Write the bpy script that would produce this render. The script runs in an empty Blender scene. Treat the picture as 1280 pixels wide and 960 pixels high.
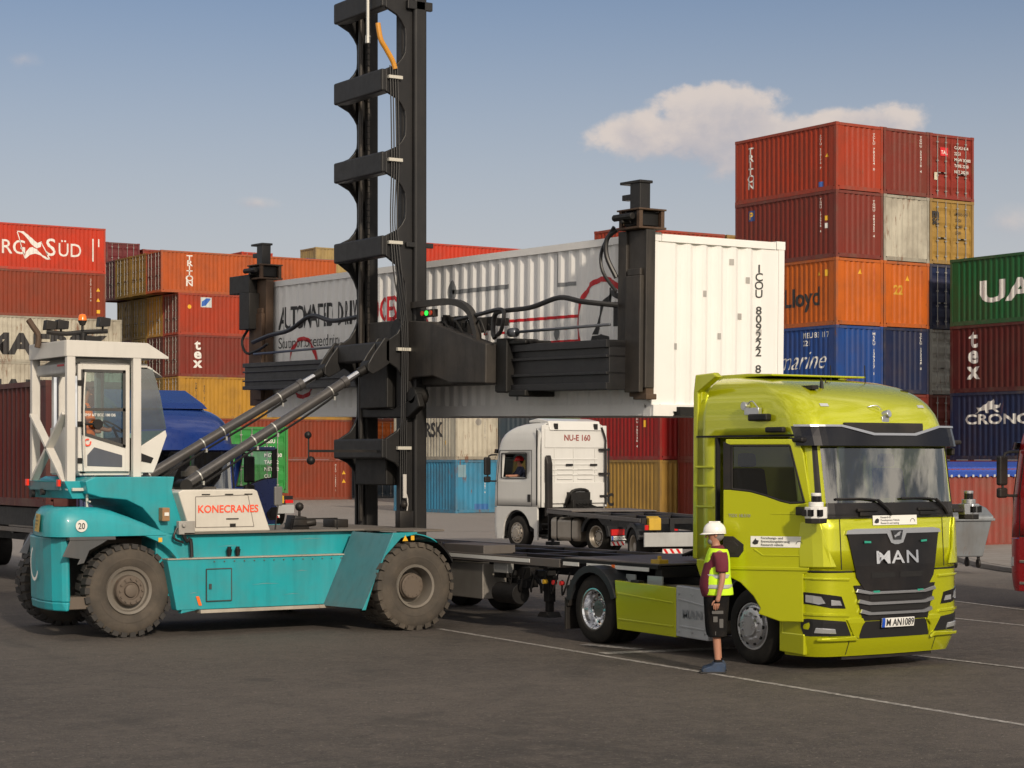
import bpy, bmesh, math, random
from mathutils import Vector, Matrix
random.seed(7)
R = math.radians
sc = bpy.context.scene
col = sc.collection
# ---------------------------------------------------------------- camera, sky, sun, exposure
cam = bpy.data.objects.new('camera', bpy.data.cameras.new('camera')); col.objects.link(cam)
cam.location = (0, 0, 2.62); cam.rotation_euler = (R(90), 0, R(-33))
cam.data.sensor_width = 36; cam.data.lens = 36 * 2529 / 1280
cam.data.shift_y = 94.1 / 1280; cam.data.clip_start = .1; cam.data.clip_end = 3000
sc.camera = cam
sc.render.resolution_x, sc.render.resolution_y = 1024, 768
SUN_EL, SUN_AZ = 25, 191          # azimuth clockwise from +Y: the sun stands behind the photographer
sd = Vector((math.sin(R(SUN_AZ)) * math.cos(R(SUN_EL)), math.cos(R(SUN_AZ)) * math.cos(R(SUN_EL)), math.sin(R(SUN_EL))))
sun = bpy.data.objects.new('sun', bpy.data.lights.new('sun', 'SUN')); col.objects.link(sun)
sun.data.energy = 3.1; sun.data.angle = R(3.0); sun.data.color = (1, .86, .68)
sun.rotation_euler = sd.to_track_quat('Z', 'Y').to_euler()
sun.location = (0, 0, 40)
vs = sc.view_settings; vs.view_transform = 'Standard'; vs.look = 'None'; vs.gamma = 1; vs.exposure = 0.0
vs.use_curve_mapping = False
sc.cycles.max_bounces = 6; sc.cycles.transparent_max_bounces = 8
try: sc.cycles.use_denoising = True
except Exception: pass

def N(nt, t, **kw):
    n = nt.nodes.new(t)
    for k, v in kw.items(): setattr(n, k, v)
    return n
def M2(nt, op, a, b=None, c=None, clamp=False):
    n = nt.nodes.new('ShaderNodeMath'); n.operation = op; n.use_clamp = clamp
    for i, x in enumerate((a, b, c)):
        if x is None: continue
        if isinstance(x, (int, float)): n.inputs[i].default_value = x
        else: nt.links.new(x, n.inputs[i])
    return n.outputs[0]
def MIX(nt, f, a, b, bt='MIX'):
    n = nt.nodes.new('ShaderNodeMix'); n.data_type = 'RGBA'; n.blend_type = bt
    for i, x in ((0, f), (6, a), (7, b)):
        if isinstance(x, (int, float)): n.inputs[i].default_value = x
        elif isinstance(x, tuple): n.inputs[i].default_value = (*x[:3], 1)
        else: nt.links.new(x, n.inputs[i])
    return n.outputs[2]
def STEP(nt, x, lo, hi):
    n = nt.nodes.new('ShaderNodeMapRange'); n.interpolation_type = 'SMOOTHSTEP'
    nt.links.new(x, n.inputs[0]); n.inputs[1].default_value = lo; n.inputs[2].default_value = hi
    return n.outputs[0]
def NOISE(nt, vec, scale, detail=4, rough=.55):
    n = nt.nodes.new('ShaderNodeTexNoise'); n.inputs['Scale'].default_value = scale
    n.inputs['Detail'].default_value = detail; n.inputs['Roughness'].default_value = rough
    if vec is not None: nt.links.new(vec, n.inputs['Vector'])
    return n.outputs[0]
def SCALE(nt, vec, s):
    n = nt.nodes.new('ShaderNodeVectorMath'); n.operation = 'MULTIPLY'; nt.links.new(vec, n.inputs[0]); n.inputs[1].default_value = s
    return n.outputs[0]

w = bpy.data.worlds.new('World'); sc.world = w; w.use_nodes = True
nt = w.node_tree; nt.nodes.clear()
sky = N(nt, 'ShaderNodeTexSky', sky_type='NISHITA'); sky.sun_disc = False
sky.sun_elevation = R(SUN_EL); sky.sun_rotation = R(SUN_AZ); sky.altitude = 200; sky.air_density = 1.0; sky.dust_density = 2.2; sky.ozone_density = 1.5
tc = N(nt, 'ShaderNodeTexCoord')
sx = N(nt, 'ShaderNodeSeparateXYZ'); nt.links.new(tc.outputs['Generated'], sx.inputs[0])
X, Y, Z = sx.outputs
hd = M2(nt, 'ARCTAN2', X, Y)                                   # heading from +Y in radians
el = M2(nt, 'ARCSINE', Z)
def cloud(az, e, ra, re, amp, lo, hi, sc_):
    da = M2(nt, 'DIVIDE', M2(nt, 'SUBTRACT', hd, az), ra)
    de = M2(nt, 'DIVIDE', M2(nt, 'SUBTRACT', el, e), re)
    d2 = M2(nt, 'ADD', M2(nt, 'MULTIPLY', da, da), M2(nt, 'MULTIPLY', de, de))
    base = M2(nt, 'SUBTRACT', 1.0, M2(nt, 'SQRT', d2))
    nz = NOISE(nt, SCALE(nt, tc.outputs['Generated'], (1, 1, 1.35)), sc_, 7, .58)
    v = M2(nt, 'ADD', base, M2(nt, 'MULTIPLY', M2(nt, 'SUBTRACT', nz, .5), amp))
    return STEP(nt, v, lo, hi), de, nz
def px(x, y): return R(33) + math.atan((x - 640) / 2529), math.atan((574 - y) / 2529)
skyc = MIX(nt, 1.0, sky.outputs[0], (.68, .67, .73), 'MULTIPLY')
hz = STEP(nt, el, .275, .02)
skyc = MIX(nt, M2(nt, 'MULTIPLY', hz, .90), skyc, (5.2, 5.2, 5.35))
CL = [(940, 178, 195, 42, 1.9, .0, .38, 26), (900, 145, 95, 48, 2.0, .05, .42, 30), (1075, 160, 95, 28, 1.8, .1, .5, 34), (800, 165, 60, 34, 1.9, .1, .6, 34), (318, 257, 40, 13, 1.3, .15, 1.3, 40), (15, 3, 60, 14, 1.3, .1, 1.2, 30),
      (28, 88, 36, 16, 1.5, .2, 1.8, 40), (1262, 285, 50, 30, 1.3, .0, 1.6, 30), (440, 8, 0.1, .1, 1, .9, 1, 9)]
for c in CL[:8]:
    a0, e0 = px(c[0], c[1])
    m, de, nz = cloud(a0, e0, c[2] / 2529, c[3] / 2529, c[4], c[5], c[6], c[7])
    sh = STEP(nt, M2(nt, 'ADD', M2(nt, 'MULTIPLY', de, .55), M2(nt, 'MULTIPLY', M2(nt, 'SUBTRACT', nz, .5), 2.2)), -.75, .45)
    cc = MIX(nt, sh, (4.0, 3.95, 4.4), (6.5, 5.7, 5.2))
    skyc = MIX(nt, M2(nt, 'MULTIPLY', m, .92), skyc, cc)
# broken cloud over the rest of the sky, seen only as reflections and as soft light
fw = N(nt, 'ShaderNodeVectorMath', operation='DOT_PRODUCT'); nt.links.new(tc.outputs['Generated'], fw.inputs[0]); fw.inputs[1].default_value = (.5446, .8387, 0)
back = STEP(nt, fw.outputs['Value'], .75, .45)
n1 = NOISE(nt, SCALE(nt, tc.outputs['Generated'], (.45, .45, 2.4)), 6.5, 7, .62)
m1 = STEP(nt, n1, .36, .54)
n2 = NOISE(nt, SCALE(nt, tc.outputs['Generated'], (.5, .5, 2.6)), 8, 6, .62)
cc = MIX(nt, STEP(nt, n2, .42, .58), (2.4, 2.4, 2.6), (15, 13.5, 11.2))
skyc = MIX(nt, M2(nt, 'MULTIPLY', M2(nt, 'MULTIPLY', m1, back), M2(nt, 'MULTIPLY', STEP(nt, Z, -.01, .05), .85)), skyc, cc)
bg = N(nt, 'ShaderNodeBackground'); bg.inputs[1].default_value = .108
nt.links.new(skyc, bg.inputs[0])
wo = N(nt, 'ShaderNodeOutputWorld'); nt.links.new(bg.outputs[0], wo.inputs[0])

# ---------------------------------------------------------------- materials
def srgb(r, g, b):
    f = lambda c: (c / 255 / 12.92) if c <= 10 else ((c / 255 + .055) / 1.055) ** 2.4
    return (f(r), f(g), f(b))
MATS = {}
def paint(name, c, rough=.5, metal=0, dirt=.25, rust=0.0, streak=.2, coat=0, bump=0, dirtc=(.12, .09, .065), spec=.5, dscale=1.5, fine=.25):
    """painted or bare surface with uneven tone, run-off streaks and optional rust"""
    if name in MATS: return MATS[name]
    m = bpy.data.materials.new(name); m.use_nodes = True; nt = m.node_tree; b = nt.nodes['Principled BSDF']
    g = N(nt, 'ShaderNodeNewGeometry'); P = g.outputs['Position']
    big = NOISE(nt, P, dscale, 5, .6)
    st = NOISE(nt, SCALE(nt, P, (5, 5, .45)), 1.6, 4, .6)
    c1 = MIX(nt, M2(nt, 'MULTIPLY', STEP(nt, big, .35, .75), dirt), c, dirtc)
    c1 = MIX(nt, M2(nt, 'MULTIPLY', STEP(nt, st, .48, .72), streak), c1, tuple(x * .55 for x in c))
    c1 = MIX(nt, M2(nt, 'MULTIPLY', STEP(nt, st, .50, .28), streak * .5), c1, tuple(min(1, x * 1.25 + .02) for x in c))
    if rust > 0:
        rn = M2(nt, 'ADD', M2(nt, 'MULTIPLY', NOISE(nt, SCALE(nt, P, (3, 3, .5)), 2.6, 9, .75), .62), M2(nt, 'MULTIPLY', NOISE(nt, P, .7, 2, .5), .38))
        c1 = MIX(nt, M2(nt, 'MULTIPLY', STEP(nt, rn, .68 - min(.12, .035 + rust * .13), .74 - min(.12, .035 + rust * .13)), .85), c1, (.15, .06, .028))
    nt.links.new(c1, b.inputs['Base Color'])
    b.inputs['Metallic'].default_value = metal
    b.inputs['Specular IOR Level'].default_value = spec
    fn_ = fine; fine = NOISE(nt, P, 9, 4, .6)
    r = M2(nt, 'ADD', M2(nt, 'MULTIPLY', M2(nt, 'SUBTRACT', fine, .5), fn_), rough, clamp=True)
    nt.links.new(r, b.inputs['Roughness'])
    b.inputs['Coat Weight'].default_value = coat; b.inputs['Coat Roughness'].default_value = .06
    if bump:
        bp = N(nt, 'ShaderNodeBump'); bp.inputs['Strength'].default_value = bump; bp.inputs['Distance'].default_value = .01
        nt.links.new(fine, bp.inputs['Height']); nt.links.new(bp.outputs[0], b.inputs['Normal'])
    MATS[name] = m
    return m
def plain(name, c, rough=.5, metal=0, emit=0, coat=0):
    if name in MATS: return MATS[name]
    m = bpy.data.materials.new(name); m.use_nodes = True; b = m.node_tree.nodes['Principled BSDF']
    b.inputs['Base Color'].default_value = (*c, 1); b.inputs['Roughness'].default_value = rough; b.inputs['Metallic'].default_value = metal
    b.inputs['Coat Weight'].default_value = coat
    if emit: b.inputs['Emission Color'].default_value = (*c, 1); b.inputs['Emission Strength'].default_value = emit
    MATS[name] = m
    return m
def glass(name, tint=(.55, .6, .6), rough=.02, dens=.5, wave=.0):
    """window glass: partly clear, with a real reflection"""
    if name in MATS: return MATS[name]
    m = bpy.data.materials.new(name); m.use_nodes = True; nt = m.node_tree; nt.nodes.clear()
    t = N(nt, 'ShaderNodeBsdfTransparent'); t.inputs[0].default_value = (*tint, 1)
    gl = N(nt, 'ShaderNodeBsdfGlossy'); gl.inputs['Roughness'].default_value = rough; gl.inputs[0].default_value = (1, 1, 1, 1)
    fr = N(nt, 'ShaderNodeFresnel'); fr.inputs[0].default_value = 1.5
    f = M2(nt, 'ADD', M2(nt, 'MULTIPLY', fr.outputs[0], 1.0), dens, clamp=True)
    mx = N(nt, 'ShaderNodeMixShader'); nt.links.new(f, mx.inputs[0]); nt.links.new(t.outputs[0], mx.inputs[1]); nt.links.new(gl.outputs[0], mx.inputs[2])
    o = N(nt, 'ShaderNodeOutputMaterial'); nt.links.new(mx.outputs[0], o.inputs[0])
    MATS[name] = m
    return m

# ---------------------------------------------------------------- mesh helpers
class MB:
    """collects closed shapes and links them as one mesh object; coordinates are given in the frame of `org`"""
    def __init__(s, org=(0, 0, 0)): s.v = []; s.f = []; s.sm = []; s.o = Vector(org); s.X = None
    def add(s, vs_, fs, smooth=False):
        n = len(s.v)
        for p in vs_:
            p = Vector(p)
            if s.X is not None: p = s.X @ p
            s.v.append(p - s.o)
        for f in fs: s.f.append([i + n for i in f]); s.sm.append(smooth)
        return s
    def box(s, x0, x1, y0, y1, z0, z1):
        return s.add([(x, y, z) for x in (x0, x1) for y in (y0, y1) for z in (z0, z1)],
                     [(0, 1, 3, 2), (4, 6, 7, 5), (0, 4, 5, 1), (2, 3, 7, 6), (0, 2, 6, 4), (1, 5, 7, 3)])
    def cbox(s, c, d): return s.box(c[0] - d[0] / 2, c[0] + d[0] / 2, c[1] - d[1] / 2, c[1] + d[1] / 2, c[2] - d[2] / 2, c[2] + d[2] / 2)
    def prism(s, pts, ax, lo, hi, pts2=None):
        """outline pts in the plane normal to ax, run from lo to hi (pts2: outline at hi)"""
        def P(p, t): return {'x': (t, p[0], p[1]), 'y': (p[0], t, p[1]), 'z': (p[0], p[1], t)}[ax]
        n = len(pts); q = pts2 or pts
        vs_ = [P(p, lo) for p in pts] + [P(p, hi) for p in q]
        fs = [tuple(range(n))[::-1], tuple(range(n, 2 * n))] + [(i, (i + 1) % n, (i + 1) % n + n, i + n) for i in range(n)]
        return s.add(vs_, fs)
    def beam(s, a, b, wd, ht, up=(0, 0, 1)):
        """rectangular bar from a to b"""
        a = Vector(a); b = Vector(b); d = (b - a).normalized(); up = Vector(up)
        sd_ = d.cross(up).normalized(); u = sd_.cross(d)
        c = [(-1, -1), (1, -1), (1, 1), (-1, 1)]
        vs_ = [p + sd_ * (i * wd / 2) + u * (j * ht / 2) for p in (a, b) for i, j in c]
        return s.add(vs_, [(3, 2, 1, 0), (4, 5, 6, 7)] + [(i, (i + 1) % 4, (i + 1) % 4 + 4, i + 4) for i in range(4)])
    def tube(s, a, b, r, r2=None, n=16, cap=True):
        a = Vector(a); b = Vector(b); d = (b - a).normalized(); r2 = r if r2 is None else r2
        u = d.orthogonal().normalized(); w_ = d.cross(u)
        vs_ = [p + (u * math.cos(t) + w_ * math.sin(t)) * rr for p, rr in ((a, r), (b, r2)) for t in [2 * math.pi * i / n for i in range(n)]]
        k = len(s.f)
        s.add(vs_, [(i, (i + 1) % n, (i + 1) % n + n, i + n) for i in range(n)], True)
        if cap: s.f += [[len(s.v) - 2 * n + i for i in range(n)][::-1], [len(s.v) - n + i for i in range(n)]]; s.sm += [False, False]
        return s
    def pipe(s, pts, r, n=8, sub=1):
        P = [Vector(p) for p in pts]
        if sub > 1 and len(P) > 2:
            Q = []
            for i in range(len(P) - 1):
                p0 = P[max(i - 1, 0)]; p1 = P[i]; p2 = P[i + 1]; p3 = P[min(i + 2, len(P) - 1)]
                for k in range(sub):
                    t = k / sub
                    Q.append(.5 * ((2 * p1) + (p2 - p0) * t + (2 * p0 - 5 * p1 + 4 * p2 - p3) * t * t + (3 * p1 - p0 - 3 * p2 + p3) * t ** 3))
            P = Q + [P[-1]]
        rr = r if isinstance(r, (list, tuple)) else [r] * len(P)
        if len(rr) != len(P): rr = [rr[min(int(i * len(rr) / len(P)), len(rr) - 1)] for i in range(len(P))]
        up = None; vs_ = []
        for i, p in enumerate(P):
            d = (P[min(i + 1, len(P) - 1)] - P[max(i - 1, 0)]).normalized()
            up = d.orthogonal().normalized() if up is None else (up - d * up.dot(d)).normalized()
            w_ = d.cross(up)
            vs_ += [p + (up * math.cos(t) + w_ * math.sin(t)) * rr[i] for t in [2 * math.pi * k / n for k in range(n)]]
        m = len(P)
        fs = [(i * n + k, i * n + (k + 1) % n, (i + 1) * n + (k + 1) % n, (i + 1) * n + k) for i in range(m - 1) for k in range(n)]
        fs += [tuple(range(n))[::-1], tuple(range((m - 1) * n, m * n))]
        return s.add(vs_, fs, True)
    def lathe(s, prof, c, ax=(0, 1, 0), n=40, close=True):
        """prof: (distance along axis, radius) pairs"""
        ax = Vector(ax).normalized(); c = Vector(c); u = ax.orthogonal().normalized(); w_ = ax.cross(u)
        vs_ = [c + ax * h + (u * math.cos(2 * math.pi * k / n) + w_ * math.sin(2 * math.pi * k / n)) * max(r, 1e-4) for h, r in prof for k in range(n)]
        m = len(prof)
        fs = [(i * n + k, i * n + (k + 1) % n, (i + 1) * n + (k + 1) % n, (i + 1) * n + k) for i in range(m - 1) for k in range(n)]
        if close: fs += [tuple(range(n))[::-1], tuple(range((m - 1) * n, m * n))]
        return s.add(vs_, fs, True)
    def sph(s, c, r, n=12, sq=(1, 1, 1)):
        m = n // 2; c = Vector(c)
        vs_ = [c + Vector((sq[0] * r * math.sin(math.pi * (i + .001) / m) * math.cos(2 * math.pi * k / n), sq[1] * r * math.sin(math.pi * (i + .001) / m) * math.sin(2 * math.pi * k / n), sq[2] * r * math.cos(math.pi * i / m))) for i in range(m + 1) for k in range(n)]
        return s.add(vs_, [(i * n + k, (i + 1) * n + k, (i + 1) * n + (k + 1) % n, i * n + (k + 1) % n) for i in range(m) for k in range(n)], True)
    def mesh(s, name, ang=35, fix=True):
        me = bpy.data.meshes.new(name); me.from_pydata(s.v, [], s.f)
        me.polygons.foreach_set('use_smooth', s.sm if len(s.sm) == len(me.polygons) else [False] * len(me.polygons))
        if fix:
            bm = bmesh.new(); bm.from_mesh(me); bmesh.ops.recalc_face_normals(bm, faces=bm.faces)
            bm.to_mesh(me); bm.free()
        if any(s.sm): me.set_sharp_from_angle(angle=R(ang))
        me.validate()
        return me
    def build(s, name, mat, parent=None, bev=0, seg=2, ang=35, fix=True, label=None, solid=0):
        me = s.mesh(name, ang, fix); me.materials.append(mat)
        o = bpy.data.objects.new(name, me); col.objects.link(o)
        if parent: o.parent = parent
        if solid:
            md = o.modifiers.new('solid', 'SOLIDIFY'); md.thickness = solid; md.offset = -1
        if bev:
            md = o.modifiers.new('bevel', 'BEVEL'); md.width = bev; md.segments = seg; md.limit_method = 'ANGLE'; md.angle_limit = R(38)
        if label: o['label'] = label
        return o
def thing(name, label, cat, loc=(0, 0, 0), rz=0, group=None):
    o = bpy.data.objects.new(name, None); col.objects.link(o); o.empty_display_size = .3
    o.location = loc; o.rotation_euler = (0, 0, rz); o['label'] = label; o['category'] = cat
    if group: o['group'] = group
    return o
def tag(o, label, cat, group=None):
    o['label'] = label; o['category'] = cat
    if group: o['group'] = group
    return o
def text_mesh(txt, size, bold=0.0, shear=0, spacing=1.0, width=1.0, align='LEFT'):
    cu = bpy.data.curves.new('t', 'FONT'); cu.body = txt; cu.size = size; cu.offset = bold * size; cu.shear = shear; cu.space_character = spacing
    cu.align_x = align; cu.resolution_u = 3; cu.fill_mode = 'BOTH' if hasattr(cu, 'fill_mode') else cu.fill_mode
    o = bpy.data.objects.new('t', cu); col.objects.link(o)
    dg = bpy.context.evaluated_depsgraph_get(); me = bpy.data.meshes.new_from_object(o.evaluated_get(dg))
    bpy.data.objects.remove(o); bpy.data.curves.remove(cu)
    vs_ = [Vector((v.co.x * width, v.co.y, 0)) for v in me.vertices]; fs = [tuple(p.vertices) for p in me.polygons]
    bpy.data.meshes.remove(me)
    return vs_, fs
def flatpoly(pts):
    return [Vector((x, y, 0)) for x, y in pts], [tuple(range(len(pts)))]
def ring2d(cx, cy, r0, r1, a0=0, a1=360, n=28, sx_=1):
    vs_ = []; fs = []
    for i in range(n + 1):
        t = R(a0 + (a1 - a0) * i / n)
        vs_ += [Vector((cx + sx_ * r0 * math.cos(t), cy + r0 * math.sin(t), 0)), Vector((cx + sx_ * r1 * math.cos(t), cy + r1 * math.sin(t), 0))]
    fs = [(2 * i, 2 * i + 1, 2 * i + 3, 2 * i + 2) for i in range(n)]
    return vs_, fs
def decal(name, shapes, mat, parent, O, right, up, prof=None, breaks=None, thick=0, lift=.003):
    """flat lettering or marks on a face: O = origin, right/up = face axes in the parent's frame; prof(x along right) = depth of the corrugation"""
    right = Vector(right).normalized(); up = Vector(up).normalized(); nrm = right.cross(up); O = Vector(O)
    bm = bmesh.new()
    for vs_, fs in shapes:
        bv_ = [bm.verts.new(v) for v in vs_]
        for f in fs:
            try: bm.faces.new([bv_[i] for i in f])
            except ValueError: pass
    if breaks:
        xs = [v.co.x for v in bm.verts]; lo, hi = min(xs), max(xs)
        for b in breaks:
            if lo < b < hi: bmesh.ops.bisect_plane(bm, geom=bm.verts[:] + bm.edges[:] + bm.faces[:], plane_co=(b, 0, 0), plane_no=(1, 0, 0))
    me = bpy.data.meshes.new(name)
    for v in bm.verts:
        d = prof(v.co.x) if prof else 0
        v.co = O + right * v.co.x + up * v.co.y + nrm * (lift - d)
    bm.to_mesh(me); bm.free(); me.materials.append(mat)
    o = bpy.data.objects.new(name, me); col.objects.link(o); o.parent = parent
    if thick: md = o.modifiers.new('s', 'SOLIDIFY'); md.thickness = thick; md.offset = 0
    return o
# ---------------------------------------------------------------- ground
def asphalt():
    m = bpy.data.materials.new('asphalt'); m.use_nodes = True; nt = m.node_tree; b = nt.nodes['Principled BSDF']
    g = N(nt, 'ShaderNodeNewGeometry'); P = g.outputs['Position']
    big = NOISE(nt, P, .12, 6, .6); mid = NOISE(nt, SCALE(nt, P, (1, .55, 1)), .9, 8, .75); fine = NOISE(nt, P, 38, 3, .7); grit = NOISE(nt, P, 11, 6, .85)
    c = MIX(nt, STEP(nt, big, .3, .7), (.050, .042, .037), (.108, .091, .079))
    c = MIX(nt, M2(nt, 'MULTIPLY', STEP(nt, mid, .5, .8), .55), c, (.04, .036, .033))
    c = MIX(nt, M2(nt, 'MULTIPLY', STEP(nt, grit, .5, .70), .75), c, (.20, .175, .15))
    c = MIX(nt, M2(nt, 'MULTIPLY', STEP(nt, fine, .48, .66), .75), c, (.020, .018, .017))
    wh = NOISE(nt, P, 17, 3, .7); c = MIX(nt, M2(nt, 'MULTIPLY', STEP(nt, wh, .62, .70), .8), c, (.30, .26, .225)); dk = NOISE(nt, SCALE(nt, P, (1, 1.3, 1)), 8, 3, .7); c = MIX(nt, M2(nt, 'MULTIPLY', STEP(nt, dk, .60, .68), .7), c, (.022, .02, .018))
    # streaky tyre marks that run along the yard lanes
    tm = NOISE(nt, SCALE(nt, P, (.25, 3.2, 1)), .8, 5, .6)
    c = MIX(nt, M2(nt, 'MULTIPLY', STEP(nt, tm, .56, .7), .4), c, (.045, .04, .037))
    pt = NOISE(nt, P, 2.6, 5, .7); c = MIX(nt, M2(nt, 'MULTIPLY', STEP(nt, pt, .42, .66), .5), c, (.12, .10, .086)); pt2 = NOISE(nt, SCALE(nt, P, (1, 1.4, 1)), 4.5, 6, .8); c = MIX(nt, M2(nt, 'MULTIPLY', STEP(nt, pt2, .56, .68), .6), c, (.03, .027, .024))
    sp = NOISE(nt, SCALE(nt, P, (1.1, .8, 1)), .55, 3, .5)
    c = MIX(nt, M2(nt, 'MULTIPLY', STEP(nt, sp, .66, .72), .5), c, (.03, .028, .026))
    sep0 = N(nt, 'ShaderNodeSeparateXYZ'); nt.links.new(P, sep0.inputs[0])
    for cx, cy, rr in ((30, 2, 22.0), (30, 2, 24.1), (2, 34, 16.0), (2, 34, 18.2), (44, 24, 34.5), (44, 24, 36.6)):
        dx = M2(nt, 'SUBTRACT', sep0.outputs[0], cx); dy = M2(nt, 'SUBTRACT', sep0.outputs[1], cy)
        d = M2(nt, 'ABSOLUTE', M2(nt, 'SUBTRACT', M2(nt, 'SQRT', M2(nt, 'ADD', M2(nt, 'MULTIPLY', dx, dx), M2(nt, 'MULTIPLY', dy, dy))), rr))
        c = MIX(nt, M2(nt, 'MULTIPLY', M2(nt, 'MULTIPLY', STEP(nt, d, .22, .10), STEP(nt, mid, .42, .6)), .28), c, (.028, .025, .023))
    # hairline cracks
    vo = N(nt, 'ShaderNodeTexVoronoi', feature='DISTANCE_TO_EDGE'); vo.inputs['Scale'].default_value = .16
    wn = N(nt, 'ShaderNodeTexNoise'); wn.inputs['Scale'].default_value = 1.2; wn.inputs['Detail'].default_value = 5; nt.links.new(P, wn.inputs['Vector'])
    wa = N(nt, 'ShaderNodeVectorMath', operation='ADD'); nt.links.new(P, wa.inputs[0]); nt.links.new(SCALE(nt, wn.outputs['Color'], (1.3, 1.3, 0)), wa.inputs[1]); nt.links.new(wa.outputs[0], vo.inputs['Vector'])
    c = MIX(nt, M2(nt, 'MULTIPLY', STEP(nt, vo.outputs[0], .0025, .001), .25), c, (.02, .018, .017))
    # paler tone in the far yard
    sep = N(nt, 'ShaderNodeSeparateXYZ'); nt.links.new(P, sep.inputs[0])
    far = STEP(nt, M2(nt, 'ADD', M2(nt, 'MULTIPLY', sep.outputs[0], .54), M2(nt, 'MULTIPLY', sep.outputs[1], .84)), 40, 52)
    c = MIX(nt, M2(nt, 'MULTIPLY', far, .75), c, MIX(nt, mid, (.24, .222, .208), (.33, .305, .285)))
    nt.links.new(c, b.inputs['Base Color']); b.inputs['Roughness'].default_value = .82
    bp = N(nt, 'ShaderNodeBump'); bp.inputs['Strength'].default_value = 1.0; bp.inputs['Distance'].default_value = .02
    nt.links.new(M2(nt, 'ADD', fine, grit), bp.inputs['Height']); nt.links.new(bp.outputs[0], b.inputs['Normal'])
    return m
gr = MB().add([(-600, -600, 0), (900, -600, 0), (900, 900, 0), (-600, 900, 0)], [(0, 1, 2, 3)]).build('ground', asphalt(), fix=False); gr['kind'] = 'structure'
def worn_white():
    m = bpy.data.materials.new('worn_white'); m.use_nodes = True; nt = m.node_tree; b = nt.nodes['Principled BSDF']
    g = N(nt, 'ShaderNodeNewGeometry'); n = NOISE(nt, g.outputs['Position'], 14, 6, .75)
    nt.links.new(MIX(nt, STEP(nt, n, .36, .62), (.42, .40, .38), (.12, .11, .10)), b.inputs['Base Color']); b.inputs['Roughness'].default_value = .8
    return m
ww = worn_white(); lines = []
def line(a, b, wd=.12):
    a = Vector((*a, 0)); b = Vector((*b, 0)); d = (b - a).normalized(); s_ = Vector((-d.y, d.x, 0)) * wd / 2; z = Vector((0, 0, .004 + .002 * (len(lines) % 3)))
    o = MB().add([a - s_ + z, b - s_ + z, b + s_ + z, a + s_ + z], [(0, 1, 2, 3)]).build('painted_line', ww, fix=False)
    o['kind'] = 'structure'; lines.append(o)
def gp(x, y):                      # surveyed point of the yard seen at this spot of the photo
    c_, s_ = math.cos(R(33)), math.sin(R(33)); Yc = 2529 * 2.619 / (y - 574.1); Xc = (x - 640) * Yc / 2529
    return (c_ * Xc + s_ * Yc, -s_ * Xc + c_ * Yc)
for a, b, wd in [((548, 786), (1290, 908), .10), ((752, 817), (920, 810), .28), ((1120, 817), (1290, 837), .10), ((1185, 772), (1290, 783), .10), ((1190, 705), (1300, 712), .1),
                 ((730, 806), (800, 812), .22), ((-20, 697), (25, 703), .12), ((470, 665), (640, 664), .2), ((1180, 750), (1290, 764), .1), ((560, 650), (640, 650), .3)]:
    line(gp(*a), gp(*b), wd)

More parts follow.
